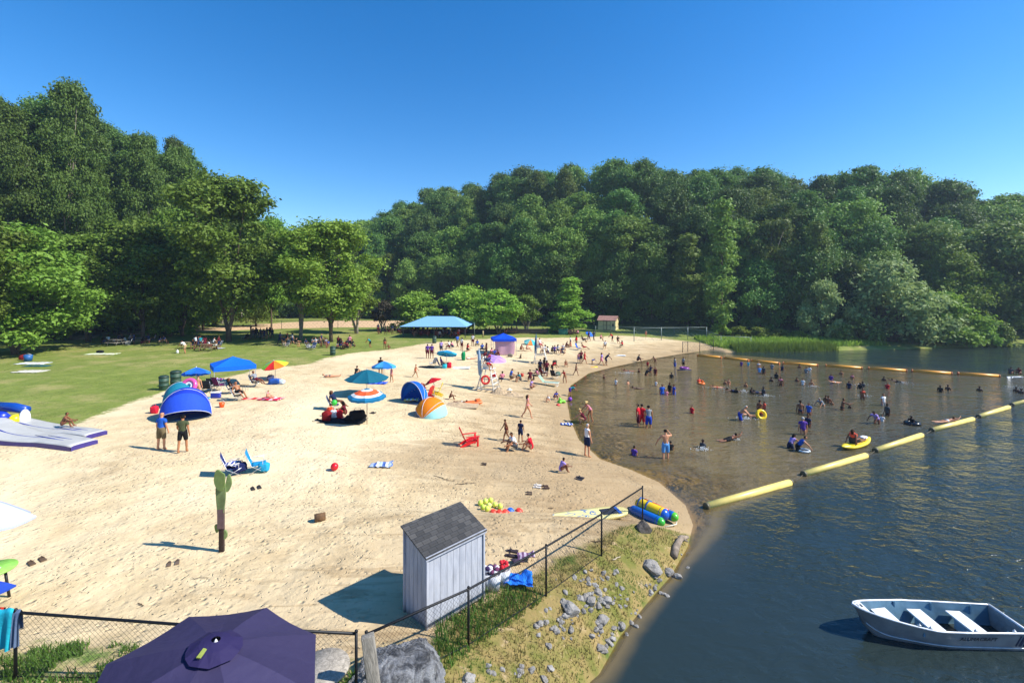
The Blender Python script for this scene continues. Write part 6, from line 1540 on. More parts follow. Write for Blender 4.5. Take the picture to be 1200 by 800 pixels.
def stick(px, py, L_, rz, lab, seed=1, c='#4a3828', r_=.012):
    r = random.Random(seed); pts = [(-L_/2+L_*k/5, r.uniform(-.06, .06)*L_, .02+r.uniform(0, .02)) for k in range(6)]
    simple('stick', MB().tube(pts, [r_*.6, r_, r_, r_, r_*.8, r_*.4], 0, 6), M(c, .9), P(px, py), lab, 'stick', rz)
stick(165, 709, .20, -20, 'small dark stick on the sand above the purple umbrella', 1); stick(235, 678, .45, 5, 'thin pale stick lying on the sand below the cactus', 2, '#8a7a60', .008); stick(520, 561, 1.1, -35, 'curved dark stick in the damp streaks behind the shed', 3); stick(545, 567, .9, 5, 'straight dark stick at the end of the curved one', 4); stick(646, 596, .25, 10, 'short dark stick just above the paddle board', 5)
# training balls and cones
k = 0
BL = [(563, 592, '#d8ea5a'), (569, 590, '#e2f06a'), (575, 589, '#d8ea5a'), (566, 597, '#c8e050'), (573, 595, '#e6f07a'), (580, 594, '#dcea66'), (586, 596, '#cfe45a'), (571, 599, '#d8ea5a')]
WHB = ['leftmost of the back row', 'second in the back row', 'third in the back row', 'leftmost in the middle', 'in the middle of the heap', 'right of the middle', 'rightmost yellow one', 'frontmost yellow one']
for (px, py, c), lb in zip(BL, WHB): simple('ball', MB().ball((0, 0, .10), .10), M(c, .5), P(px, py), f'yellow green ball in the small heap behind the shed, {lb}', 'ball', group='yellow green balls in a heap')
for px, py, c, lb in [(578, 600, '#e0442c', 'red orange cone, leftmost of the cones in front of the yellow balls'), (585, 600.5, '#e0442c', 'red orange cone, second from the left in front of the yellow balls'), (592, 600, '#e84a34', 'red orange cone between the yellow balls and the blue cone'), (598, 598, '#2a64c8', 'blue cone right of the yellow balls'), (608, 598.5, '#e83a2a', 'red orange cone alone right of the blue cone')]:
    simple('marker_cone', MB().lathe([(.15, 0), (.15, .01), (.07, .09), (.05, .09)], 0, 16), M(c, .5), P(px, py), lb, 'cone', group='training cones behind the shed')
# tubs of life vests behind the shed
for i, (px, py, cs, lb) in enumerate([(571, 688, ['#cfc9d8', '#3a2a52'], 'white tub of patterned vests, left one beside the shed'), (579, 690, ['#d8d4dc', '#6a3a5a'], 'white tub of dark vests, middle one beside the shed'), (590, 684, ['#e2e0e4', '#c8323c'], 'white tub with a red cloth on top, right one beside the shed')]):
    p = P(px, py); o = thing('tub', lb, 'tub', p, i)
    MB().lathe([(.14, 0), (.18, .40), (.165, .40), (.13, .03)], 0, 18).build('bucket', M('#c9cbd0', .5), o)
    mbx = MB()
    for k in range(9):
        a = k*2.4; mbx.ball((.08*math.cos(a), .08*math.sin(a), .42+.05*(k % 3)), (.075, .055, .05), k % 2, 8)
    mbx.build('vests', [fabric(cs[1]), fabric('#d9d6dd' if i != 2 else '#d4303a')], o)
crumple(P(607, 684), 0, ['#1c6ad0', '#2a80e4'], (.75, .5), 'crumpled bright blue mat on the grass beside the tubs', cat='mat', name='mat', hgt=.28, seed=14)
crumple(P(616, 655), 0, ['#6a4a6a', '#b8a8b8'], (.5, .35), 'small mauve cloth at the fence above the blue mat', hgt=.2, seed=15); crumple(P(606, 660), 30, ['#3a3040'], (.3, .25), 'small dark cloth left of the mauve one at the fence', hgt=.15, seed=16)
# paddle board
a = P(648, 604); b = P(735, 608.5); c_ = (a+b)/2; d = b-a
o = thing('paddle_board', 'yellow paddle board with blue swirls lying on the sand along the fence', 'paddle board', c_+Vector((0, 0, .04)), math.atan2(d.y, d.x)); Lb = d.length
def pb(u, v):
    s = (u-.5)*2; w_ = .40*(1-abs(s)**3.5)**.5 if abs(s) < 1 else 0
    return (s*Lb/2, (v-.5)*2*w_, .10+.10*max(0, -s-.45)**2*3)
m, t, bb = newmat('painted_board'); g = t.n('ShaderNodeTexCoord').outputs['Object']; mp = t.n('ShaderNodeMapping'); t.l(g, mp.inputs[0]); mp.inputs['Scale'].default_value = (.9, 2.2, 1)
wv = t.noise(mp.outputs[0], 1.4, 1, .3, 1.6); sx_ = t.n('ShaderNodeSeparateXYZ'); t.l(g, sx_.inputs[0])
blu = t.math('MULTIPLY', t.ramp(t.math('ABSOLUTE', t.math('SUBTRACT', wv, .5)), .035, .015), t.ramp(t.math('ABSOLUTE', t.math('ADD', sx_.outputs[0], .65)), .95, .75))
t.l(t.mix(blu, t.mix(t.noise(g, 4, 3), (.78, .66, .22), (.85, .76, .36)), (.05, .16, .42)), bb.inputs['Base Color']); bb.inputs['Roughness'].default_value = .35
MB().grid(pb, 40, 8, thick=.11).build('deck', m, o); MB().box((Lb*.25, 0, .112), (.62, .42, .02), 0, bev=.01).build('traction_pad', M('#262c3a', .8), o); MB().box((Lb*.36, 0, .118), (.12, .5, .02), 0).build('strap', M('#2a5aa8', .7), o)
# inflatable pontoon toy
pc = P(765, 606)
o = thing('inflatable_boat', 'blue, yellow and green inflatable tube boat beached by the last fence post', 'inflatable boat', pc+Vector((0, 0, 0)), R(38), sc=.84)
RX9 = Matrix.Rotation(R(90), 4, 'X')
def pont(x, L_, r_, col, cap, nm, z=None, y0=0, mf=0):
    Mx = Matrix.Translation((x, y0, z if z is not None else r_)) @ RX9
    pr = [(r_*.1, -L_/2-.22), (r_*.6, -L_/2-.16), (r_*.92, -L_/2-.05), (r_, -L_/2+.05)]; pf = [(r_, L_/2-.05), (r_*.92, L_/2+.05), (r_*.6, L_/2+.16), (r_*.1, L_/2+.22)]
    MB().lathe(pr+pf, 0, 20, Mx).build(nm, M(col, .28, .05), o)
    MB().lathe([(r_*1.01, L_/2-.12), (r_*.93, L_/2+.06), (r_*.6, L_/2+.175), (r_*.1, L_/2+.235)], 0, 20, Mx).build('end_cap', M(cap, .28, .05), o)
pont(-.46, 1.35, .21, '#1560b8', '#3fae3c', 'side_tube'); pont(.40, 1.25, .21, '#1560b8', '#58b830', 'side_tube', y0=-.15); pont(-.02, 1.25, .27, '#f0c81c', '#1a56b4', 'centre_tube', z=.36, y0=.05)
MB().tube([(.26, -.6, .45), (.22, .75, .52)], .065, 0, 10).build('red_tube', M('#d01c24', .3, .05), o)
for y in (.2, .62): MB().tube([(-.28, y, .40), (-.16, y, .58), (0, y, .66), (.16, y, .58), (.26, y, .42)], .045, 0, 8).build('strap', M('#16549c', .5), o)
MB().tube([(-.5, -.92, .1), (-.2, -1.05, .12), (.2, -1.05, .05), (.45, -.9, .05)], .02, 0, 6).build('tow_rope', M('#d8d4c0', .8), o)
# ------------------------------------------------------------------ rocks and driftwood
ROCK = []
for k in range(7):
    bm = bmesh.new(); bmesh.ops.create_icosphere(bm, subdivisions=3, radius=1)
    for v in bm.verts:
        s = v.co.copy(); n_ = mnoise.noise(s*1.1+Vector((k*7, 0, 0)))*.42+mnoise.noise(s*3+Vector((0, k*5, 0)))*.12
        v.co = s*(1+n_); 
        for pl in range(4):
            nn_ = Vector((math.sin(k*3+pl*2), math.cos(k*2+pl*1.7), .4*math.sin(pl*2+k))).normalized(); dd_ = v.co.dot(nn_)-.72
            if dd_ > 0: v.co -= nn_*dd_*.9
        v.co.z *= .62
    me = bpy.data.meshes.new('rock'); bm.to_mesh(me); bm.free(); ROCK.append(me)
m, t, b = newmat('stone'); g = t.n('ShaderNodeTexCoord').outputs['Object']; oi = t.n('ShaderNodeObjectInfo').outputs['Random']
cst = t.mix(oi, (.27, .25, .225), (.42, .40, .37)); t.l(t.mix(t.ramp(t.noise(g, 3, 6, .7), .35, .65), t.mix(.5, cst, (.16, .14, .11)), cst), b.inputs['Base Color']); b.inputs['Roughness'].default_value = .9
t.l(t.bump(t.noise(g, 5, 6, .7), .5, .08), b.inputs['Normal'])
for me in ROCK: me.materials.append(m)
BIG = [(764, 667, .30, 'largest pale boulder on the bank close to the driftwood'), (754, 620, .30, 'dark squarish boulder below the last fence post'), (669, 716, .24, 'large pale rock at the upper left of the stony patch'), (783, 672, .16, 'small rock at the water just right of the largest boulder'), (795, 676, .13, 'small rock lying in the water right of the bank'), (706, 728, .18, 'whitish rock near the waterline, lower right of the stony patch'), (692, 706, .17, 'angular pale rock in the middle of the stony patch'), (710, 705, .16, 'tall pale rock right of the angular one in the stony patch'), (548, 797, .14, 'pale rounded rock at the very bottom of the photo'), (728, 734, .13, 'rock at the water edge at the right end of the stony patch')]
for i, (px, py, s, lb) in enumerate(BIG):
    o = link('rock', ROCK[i % 7]); o.location = P(px, py)+Vector((0, 0, s*.22)); o.scale = (s, s*.9, s*(1.0 if i != 1 else 1.1)); o.rotation_euler = (0, 0, i*1.3); tag(o, lb, 'rock', 'rocks on the bank')
    if i == 1: 
        o.material_slots[0].link = 'OBJECT'; o.material_slots[0].material = M('#4a443e', .9, .3, scale=4, bump=.5)
rr_ = random.Random(3); nrk = 0
CEN = [((690, 703), 26, 12, 30), ((655, 735), 22, 12, 26), ((706, 738), 14, 14, 18), ((725, 700), 26, 12, 14), ((672, 680), 24, 8, 6), ((600, 788), 45, 9, 12), ((765, 690), 22, 8, 8), ((700, 672), 34, 6, 8), ((742, 728), 12, 14, 16), ((774, 690), 9, 10, 12), ((716, 762), 9, 18, 16), ((797, 650), 8, 14, 8)]
for (cx, cy), sx, sy, n in CEN:
    for k in range(n):
        px = rr_.gauss(cx, sx*.6); py = rr_.gauss(cy, sy*.8); p = P(px, py)
        if p.z < .02 and rr_.random() < .5: continue
        s = rr_.choice([.05, .07, .09, .12])*rr_.uniform(.8, 1.2)
        o = link('rock', ROCK[nrk % 7]); s *= .85; o.location = p+Vector((0, 0, s*.05)); o.scale = (s, s*rr_.uniform(.7, 1), s*rr_.uniform(.7, 1.1)); o.rotation_euler = (rr_.uniform(-.4, .4), rr_.uniform(-.4, .4), rr_.uniform(0, 6.28))
        tag(o, 'small pale grey rock strewn on the grassy bank above the water', 'rock', 'small rocks on the bank'); nrk += 1
dp = [P(790, 655), P(792, 645), P(796, 637), P(806, 632)]
simple('driftwood', MB().tube([p-dp[0]+Vector((0, 0, .10)) for p in dp[:3]]+[dp[2]-dp[0]+Vector((.1, .1, .14)), dp[3]-dp[0]+Vector((0, 0, .09))], [.11, .12, .10, .10, .05], 0, 10).tube([dp[2]-dp[0]+Vector((.1, .1, .12)), dp[2]-dp[0]+Vector((.32, .05, .05))], [.05, .02], 0, 7), M('#8c7d6c', .9, .35, scale=5, bump=.6), dp[0], 'bent grey driftwood log lying at the water edge of the bank', 'log')
stick(722, 655, .35, 30, 'pale stick on the grassy bank left of the boulder', 8, '#b5a68c', .02); stick(700, 590+45, .5, 0, 'dark twig at the foot of the fence post', 9)
p = P(735, 612); 
simple('weeds', MB().ball((0, 0, .02), (.01, .01, .01)), M('#3f5a2a'), p, 'x', 'x') if False else None

# ------------------------------------------------------------------ aluminium rowing boat
def rowboat():
    L_ = 3.75; cx, cy = w0(1090, 722, .45)
    o = thing('rowing_boat', 'aluminium rowing boat with three white bench seats floating at the lower right', 'boat', (cx, cy, 0), R(-3.0))
    def sec(u):            # u 0 bow .. 1 stern ; returns half width top, bottom, keel z, gunwale z
        w_ = .57*min(1, (u/.42))**.55*(1-.10*max(0, u-.6)/.4); wb = .42*min(1, max(0, (u-.03)/.5))**.8*(1-.06*max(0, u-.6))
        kz = -.14+.42*max(0, (.22-u)/.22)**2; gz_ = .46+.22*max(0, (.5-u)/.5)**1.6
        return w_, wb, kz, gz_
    def hull(u, v, off=0., zoff=0.):
        w_, wb, kz, gz_ = sec(u); s = (v-.5)*2; a = abs(s); x = -L_/2+L_*u+(.16*(1-a) if u < .02 else 0)+(.22*max(0, 1-u/.06) if False else 0)
        if a < .45: y = wb*a/.45; z = kz+.05*(a/.45)
        else:
            t_ = (a-.45)/.55; y = wb+(w_-wb)*(t_**.75); z = kz+.05+(gz_-kz-.05)*t_
        y = max(0, y-off); x = x+(.30*(1-min(1, a/1.0)) if u < .001 else .30*(1-a)*max(0, 1-u/.14))
        return (x, math.copysign(y, s), z+zoff*(1-a*.0))
    MB().grid(lambda u, v: hull(u, v), 44, 28).build('hull', M('#8f969c', .38, .18, metal=.35, scale=2.5), o)
    MB().grid(lambda u, v: hull(.02+.965*u, 1-v, .02, .02), 44, 28).build('interior', M('#55788c', .55, .22, scale=2.5), o)
    w_, wb, kz, gz_ = sec(1); x1 = L_/2
    MB().add([(x1, -w_, gz_), (x1, w_, gz_), (x1, wb, kz+.05), (x1, 0, kz), (x1, -wb, kz+.05), (x1-.05, -w_+.01, gz_), (x1-.05, w_-.01, gz_), (x1-.05, wb, kz+.05), (x1-.05, 0, kz), (x1-.05, -wb, kz+.05)], [(0, 4, 3, 2, 1), (5, 6, 7, 8, 9), (0, 1, 6, 5)]).build('transom', M('#8a9198', .4, .15, metal=.3), o)
    for s in (-1, 1):
        pts = [hull(i/40, 1 if s > 0 else 0) for i in range(41)]
        MB().tube([(x, y, z+.01) for x, y, z in pts], .025, 0, 6).build('gunwale', M('#d2d6d8', .35, .1, metal=.3), o)
    MB().tube([(x1, -w_, gz_+.01), (x1, w_, gz_+.01)], .03, 0, 6).build('stern_rail', M('#e2e4e6', .35), o)
    MB().add([(-L_/2+.02, 0, sec(0)[3]+.015), (-L_/2+.30, .24, sec(.07)[3]+.012), (-L_/2+.30, -.24, sec(.07)[3]+.012), (-L_/2+.02, 0, sec(0)[3]-.03), (-L_/2+.30, .24, sec(.07)[3]-.03), (-L_/2+.30, -.24, sec(.07)[3]-.03)], [(0, 2, 1), (3, 4, 5), (1, 2, 5, 4)]).build('bow_plate', M('#d8dbdc', .4), o)
    for k in (-.045, .045): MB().box((-L_/2+.17+k, 0, sec(.04)[3]+.02), (.03, .09, .012)).build('bow_slot', M('#2a2d30', .6), o)
    for u, lw in ((.225, .40), (.49, .34), (.745, .34)):
        w_, wb, kz, gz_ = sec(u); x = -L_/2+L_*u; w1 = sec(u-.045)[0]*.88-.03; w2 = sec(u+.045)[0]*.88-.03; zs = gz_-.14
        mb = MB().add([(x-lw/2, -w1, zs), (x+lw/2, -w2, zs), (x+lw/2, w2, zs), (x-lw/2, w1, zs), (x-lw/2, -w1, zs-.04), (x+lw/2, -w2, zs-.04), (x+lw/2, w2, zs-.04), (x-lw/2, w1, zs-.04)], [(0,1,2,3), (7,6,5,4), (0,4,5,1), (1,5,6,2), (2,6,7,3), (3,7,4,0)])
        st = mb.build('bench_seat', M('#eef0f2', .45, .05), o)
        MB().box((x, 0, zs-.18), (lw*.85, min(w1, w2)*1.05, .24)).build('seat_box', M('#7c9cb2', .6, .15), o)
    for u in (.36, .615, .87):
        w_ = sec(u)[0]; x = -L_/2+L_*u
        for s in (-1, 1): MB().box((x, s*(w_-.05), sec(u)[3]-.10), (.035, .03, .22)).build('rib', M('#4d7690', .6), o)
    for u, s in ((.33, -1), (.39, -1), (.66, -1), (.9, -1)): 
        w_ = sec(u)[0]; MB().box((-L_/2+L_*u, s*(w_-.02), sec(u)[3]+.04), (.06, .05, .06), bev=.01).tube([(-L_/2+L_*u, s*(w_-.02), sec(u)[3]), (-L_/2+L_*u, s*(w_-.02), sec(u)[3]+.09)], .014, 0, 6).build('rowlock', M('#c6cacc', .4, metal=.4), o)
    # rub line and lettering on the near side (-Y)
    pts = [hull(i/40, .5-.5*(.45+.55*.30)) for i in range(2, 41)]
    MB().tube([(x, y-.006, z) for x, y, z in pts], .014, 0, 5).build('spray_rail', M('#b9bfc2', .4, metal=.3), o)
    cu = bpy.data.curves.new('lettering', 'FONT'); cu.body = 'ALUMACRAFT'; cu.size = .13; cu.extrude = .002; cu.align_x = 'CENTER'; cu.shear = .2; cu.space_character = 1.05
    to = bpy.data.objects.new('lettering_src', cu); COL.objects.link(to); dgx = bpy.context.evaluated_depsgraph_get(); tm_ = bpy.data.meshes.new_from_object(to.evaluated_get(dgx)); bpy.data.objects.remove(to); tm_.materials.append(M('#2a2e36', .6))
    u0 = .675; pa = Vector(hull(u0, .5-.5*(.45+.55*.66))); pb_ = Vector(hull(u0, .5-.5*(.45+.55*.92))); lt = link('lettering', tm_, o)
    upv = (pb_-pa).normalized(); ahead = (Vector(hull(u0+.06, .5-.5*(.45+.55*.66)))-Vector(hull(u0-.06, .5-.5*(.45+.55*.66)))).normalized(); nv = ahead.cross(upv).normalized()
    Mt = Matrix((ahead, upv, nv)).transposed().to_4x4(); Mt.translation = pa+nv*.014; lt.matrix_local = Mt
    for k, (uu, wd) in enumerate(((.925, .03), (.945, .055), (.972, .03))):
        q1 = Vector(hull(uu-.012, .5-.5*(.45+.55*.40))); q2 = Vector(hull(uu+.012, .5-.5*(.45+.55*.90))); nn2 = Vector((0, -.012, 0)); dx = Vector((wd, 0, 0))
        MB().add([q1+nn2, q1+dx+nn2, q2+dx+nn2, q2+nn2, q1+nn2*.3, q1+dx+nn2*.3, q2+dx+nn2*.3, q2+nn2*.3], [(0, 1, 2, 3), (7, 6, 5, 4), (0, 4, 5, 1), (1, 5, 6, 2), (2, 6, 7, 3), (3, 7, 4, 0)]).build('stripe', M('#2c3550', .6), o)
    return o
rowboat()
# yellow kayak with paddler
a = Vector((*w0(979, 531), 0)); b = Vector((*w0(1026, 514), 0)); c_ = (a+b)/2; d = b-a; Lk = min(d.length, 3.3)
o = thing('kayak', 'yellow sit on kayak carrying the person in a bright red life vest', 'kayak', c_, math.atan2(d.y, d.x))
def kh(u, v):
    s = (u-.5)*2; w_ = .36*(1-abs(s)**2.2)**.7 if abs(s) < 1 else 0; th = math.pi*2*v; zz = math.sin(th)
    return (s*Lk/2, math.cos(th)*w_, (.16*zz if zz < 0 else .20*zz*(1 if abs(s) > .62 else .45))*(1-abs(s)**4)+.10+.14*abs(s)**3)
MB().grid(kh, 36, 20).build('hull', M('#eed22a', .35, .08), o)
MB().box((-.15, 0, .22), (.5, .42, .06), bev=.03).box((.75, 0, .24), (.35, .36, .05), bev=.02).build('footwell', M('#cf9a18', .5), o); MB().box((-.42, 0, .36), (.06, .40, .36), bev=.03, ry=R(-12)).build('seat_back', M('#2a2c30', .7), o)
MB().box((.95, .05, .30), (.5, .3, .14), bev=.05).build('deck_bag', M('#d8dade', .6), o)
person(c_+Vector((-.28*math.cos(math.atan2(d.y, d.x)), -.28*math.sin(math.atan2(d.y, d.x)), .14)), 'longsit', 1.6, 25, 'b', 'vest:coral shorts:black longhair:hairbrown', 'person in a bright red life vest sitting in the yellow kayak')
bpy.data.objects['kayak'].location.z = .0
# small white boat at right edge
x, y = w0(1191, 443); o = thing('small_boat', 'small white boat with two people far out at the right edge', 'boat', (x, y, 0), R(10))
def sbh(u, v):
    s = (u-.5)*2; w_ = .55*(1-max(0, s)**2.4)**.6 if s < 1 else 0; a = (v-.5)*2
    return (s*1.4, a*w_, -.12+.34*abs(a)**2.2)
o.scale = (.6, .5, .7)
MB().grid(sbh, 24, 12, thick=.04).build('hull', M('#9fa8ac', .5), o); MB().box((-.4, 0, .2), (.25, .95, .04)).box((.3, 0, .2), (.25, .9, .04)).build('bench_seat', M('#c8ccd0', .5), o)
# ------------------------------------------------------------------ inflatable water-slide mat at the left
def mat_lobe(pts, lab, hz):
    """pts: tip centre line in pixels from the high left end to the tip, with half widths in metres"""
    o = thing('inflatable_mat', lab, 'inflatable mat', P(*pts[0][:2])); base = o.location.copy()
    C_ = [P(px, py) for px, py, hw in pts]; hw = [q_[2]*.85 for q_ in pts]
    def fn(u, v):
        s = u*(len(C_)-1); i = min(int(s), len(C_)-2); t_ = s-i; p = C_[i].lerp(C_[i+1], t_); w_ = hw[i]*(1-t_)+hw[i+1]*t_
        d = (C_[i+1]-C_[i]); d.z = 0; d.normalize(); nrm = Vector((-d.y, d.x, 0))
        q_ = p+nrm*(v-.5)*2*w_-base; e = 1-((v-.5)*2)**8*.2
        return (q_.x, q_.y, .22*e+hz*(1-u)**2.2+.04*math.sin(u*9)+.06*math.sin(u*6.3)*(1-u)+(p.z-base.z))
    MB().grid(fn, 30, 10, thick=.06).build('top_sheet', M('#b4b3ae', .5, .08, scale=1.5), o)
    def side(v0): return MB().grid(lambda u, v: tuple(Vector(fn(u, v0))+Vector((0, 0, -.03-.17*v))), 30, 2, thick=0)
    def edge(v0, sgn):
        return MB().grid(lambda u, v: (lambda p: (p[0]+0, p[1]-.012*sgn*(1), p[2]-.02-.20*v))(fn(u, v0)), 30, 2).grid(lambda u, v: (lambda p: (p[0]+0, p[1]+.012*sgn*(1), p[2]-.02-.20*v))(fn(u, v0)), 30, 2)
    edge(0, 1).build('side_skirt', M('#3a2f78', .5), o); edge(1, -1).build('side_skirt', M('#3a2f78', .5), o)
    MB().grid(lambda u, v: (lambda p: (p[0]+.015, p[1], p[2]-.02-.20*v))(fn(1, u)), 10, 2).build('front_skirt', M('#3a2f78', .5), o)
    for (u0, v0), (u1, v1), wd in (((.62, .55), (.88, .35), .03), ((.70, .62), (.9, .55), .025), ((.25, .5), (.45, .42), .035)):
        a_, b_ = Vector(fn(u0, v0)), Vector(fn(u1, v1)); mbq = MB(); m_ = (a_+b_)/2; m_.z = fn((u0+u1)/2, (v0+v1)/2)[2]
        mbq.tube([a_+Vector((0, 0, .005)), m_+Vector((0, -.04, .008)), b_+Vector((0, 0, .005))], [.01, wd, .004], 0, 6).build('marking', M('#3c4a9a', .5), o)
    MB().grid(lambda u, v: (lambda p: (p[0], p[1], p[2]+.004))(fn(.2+.6*u, .40+.03*v)), 20, 2, thick=.003).build('seam_stripe', M('#3c4a9a', .5), o)
    return o
mat_lobe([(-50, 507, 1.3), (-15, 512, 1.15), (20, 515, .95), (60, 518, .75), (99, 524, .62)], 'front white lobe of the inflatable mat with purple sides, pointing at the sand', .55)
mat_lobe([(-30, 500, 1.0), (10, 502, .9), (50, 505, .8), (85, 508, .6), (113, 512, .55)], 'rear white lobe of the inflatable mat with purple sides, under the sitting child', .25)
sp = P(4, 504); o = thing('inflatable_slide', 'blue, yellow and white inflatable slide cut off by the left edge', 'inflatable slide', sp, R(0))
MB().tube([(-1.8, .9, 1.0), (-.3, .8, .95), (.45, .7, .85)], [.24, .24, .2], 0, 14).build('top_tube', M('#12459c', .35, .06), o)
MB().tube([(-1.6, .2, .75), (-.2, .1, .62), (.05, .0, .55)], [.26, .3, .28], 0, 14).build('step_tube', M('#1b36b4', .35, .06), o)
for q_, (x, y, z) in enumerate([(.55, .5, .48), (-.42, -.35, .42)]): MB().ball((x, y, z), (.17, .26, .46), 0, 14).build('end_fin', M('#e9ebee', .35, .04), o)
MB().ball((.28, .30, .45), (.26, .3, .28), 0, 14).build('yellow_panel', M('#f0d81c', .35, .05), o); MB().box((-.5, .1, .15), (1.9, 1.4, .3), bev=.1).build('base', M('#cfd3e4', .4), o)
MB().tube([(-.55, -.1, .86), (-.2, -.05, .70), (.1, .0, .35)], .05, 0, 8).build('red_stripe', M('#c8506a', .4), o)
# ------------------------------------------------------------------ far shed, fences
p = P(713, 386); o = thing('cream_shed', 'cream garden shed with a red brown gable roof below the forest', 'shed', p, R(-24))
k_ = p.y/F; sw, sdp, shh = 2.7, 3.4, 1.95
MB().box((0, 0, shh/2), (sw, sdp, shh)).build('wall', M('#d9c895', .7, .08), o) if False else None
wmb = MB()
W2, D2 = 3.4, 3.0
wm = M('#d6c48e', .7, .10, scale=1.5)
wmb.box((0, -D2/2, shh/2), (W2, .08, shh)).box((0, D2/2, shh/2), (W2, .08, shh)).box((-W2/2+.04, 0, shh/2), (.08, D2-.09, shh)).box((W2/2-.04, 0, shh/2), (.08, D2-.09, shh))
for s in (-1, 1): wmb.add([(s*W2/2, -D2/2, shh), (s*W2/2, D2/2, shh), (s*W2/2, 0, shh+.75), (s*(W2/2-.08), -D2/2, shh), (s*(W2/2-.08), D2/2, shh), (s*(W2/2-.08), 0, shh+.75)], [(0, 1, 2) if s > 0 else (2, 1, 0), (3, 4, 5), (0, 2, 5, 3), (1, 4, 5, 2)])
wmb.build('wall', wm, o)
MB().add([(-W2/2-.2, -D2/2-.2, shh-.06), (W2/2+.2, -D2/2-.2, shh-.06), (W2/2+.2, 0, shh+.8), (-W2/2-.2, 0, shh+.8), (W2/2+.2, D2/2+.2, shh-.06), (-W2/2-.2, D2/2+.2, shh-.06)]+[(-W2/2-.2, -D2/2-.2, shh-.14), (W2/2+.2, -D2/2-.2, shh-.14), (W2/2+.2, 0, shh+.72), (-W2/2-.2, 0, shh+.72), (W2/2+.2, D2/2+.2, shh-.14), (-W2/2-.2, D2/2+.2, shh-.14)], [(0, 1, 2, 3), (3, 2, 4, 5), (9, 8, 7, 6), (11, 10, 8, 9), (0, 6, 7, 1), (1, 7, 8, 2), (2, 8, 10, 4), (4, 10, 11, 5), (5, 11, 9, 3), (3, 9, 6, 0)]).build('roof', M('#9c7468', .85, .15, scale=3), o)
br_ = M('#4a3020', .7)
for s in (-1, 1):
    d_ = MB().box((s*.36, -D2/2-.06, .92), (.62, .05, 1.7)).build('door', wm, o)
    MB().box((s*.36, -D2/2-.10, 1.75), (.70, .03, .07)).box((s*.36, -D2/2-.10, .08), (.70, .03, .07)).box((s*.36, -D2/2-.10, .95), (.70, .03, .06)).box((s*.68, -D2/2-.10, .92), (.06, .03, 1.6)).box((s*.05, -D2/2-.10, .92), (.06, .03, 1.6)).build('frame', br_, d_)
MB().box((W2*.36, -D2/2-.06, 1.0), (.30, .04, .5)).build('shutter', br_, o)
GF = M('#7d8a86', .5, .1, metal=.4)
def far_fence(pxs, h, label, pitch=.35, wr=.006, pm=None, pr=.04):
    pts = [P(a, b) for a, b in pxs]; chain_fence(pts, [h]*len(pts), label, pitch=pitch, wr=wr, rail=.03, pm=pm or GF, postr=pr)
far_fence([(743, 400), (775, 398.5), (806, 398), (828, 398)], 2.1, 'tall grey net fence running right from the sand towards the reeds', .5, .008, GF, .06)
far_fence([(698, 390.5), (743, 391.5), (790, 392.5), (828, 396), (845, 403), (880, 405)], 1.3, 'low grey wire fence across the grass below the cream shed', .4, .006)
far_fence([(800, 413), (806, 412.5), (820, 412), (836, 410)], 1.5, 'short black post fence at the end of the sand by the first orange buoy', .4, .006, FM, .045)
far_fence([(62, 393), (90, 390), (120, 388.5), (190, 387), (268, 386), (330, 385.5), (396, 385), (450, 384.5), (520, 384.5), (600, 385), (650, 385.5), (696, 386.5)], 1.5, 'long dark wire fence on the grass behind the lawn trees', .5, .006, FM, .04)
# long low dark band with a cap behind the pavilion
o = thing('low_dark_band', 'long low dark band behind the pavilion', 'wall', P(555, 391.5), R(2))
MB().box((0, 1.5, .35), (26, .3, .7), bev=.02).build('beam', M('#2d2822', .9, .25, scale=2), o); MB().box((0, 1.5, .74), (26.1, .36, .07), bev=.01).build('cap', M('#3a332b', .9, .2), o)
simple('bollard', MB().lathe([(.12, 0), (.12, 1.0), (.02, 1.06)], 0, 12), M('#a89468', .8, .2), P(566, 395), 'short tan wooden bollard at the lawn edge left of the deep blue canopy', 'bollard')
# net posts
simple('flag_pole', MB().tube([(0, 0, 0), (0, 0, 2.4)], .04, 0, 8), GF, P(556, 396), 'slim grey pole standing right of the blue shade pavilion', 'pole')
# ------------------------------------------------------------------ picnic tables, crowd in the shade
TB = [(243, 411, 8, '#8c7a58', 'light wooden picnic table at the front of the shaded lawn group', 1.0), (262-40, 408, 20, '#8a7a5e', 'grey wooden picnic table behind the light one in the shade', 1.0),
 (135, 405, -10, '#8a8478', 'picnic table with white things in the shade of the left trees', 1.0), (160, 403, 10, '#8a8478', 'picnic table right of the white covered one under the left trees', 1.0),
 (533, 394.5, 5, '#a3242a', 'red picnic table at the right end of the blue pavilion', 1.0), (515, 394, 0, '#a3242a', 'red picnic table in the middle under the blue pavilion', 1.0), (498, 393.5, 0, '#a3242a', 'red picnic table at the left end of the blue pavilion', 1.0), (541, 391.5, 0, '#a3242a', 'red picnic table behind the rightmost one of the pavilion', 1.0),
 (583, 391, 5, '#5a3a30', 'brown picnic table behind the deep blue canopy, left one', 1.0), (600, 391, -5, '#5a3a30', 'brown picnic table behind the deep blue canopy, right one', 1.0), (671, 392, 5, '#7d5a4c', 'lone brown picnic table beside the bush', 1.05), (300, 398, 15, '#3a3a3a', 'dark picnic table deep in the shade left of the bright maple', 1.0)]
for px, py, rz, c, lb, s in TB: picnic_table(P(px, py), rz, c, lb, s)
simple('storage_box', MB().box((0, 0, .45), (1.6, .8, .9), 0, bev=.05).box((0, 0, .95), (1.7, .9, .1), 0, bev=.03), M('#1f6a5a', .6), P(660, 392), 'dark green box beside the lone brown picnic table', 'box')
umbrella(P(692, 397), 1.1, .7, ['#2a6ae0', '#3f8af0'], 'tiny bright blue umbrella lying near the far picnic table', .35, R(30), R(40), pole=True)
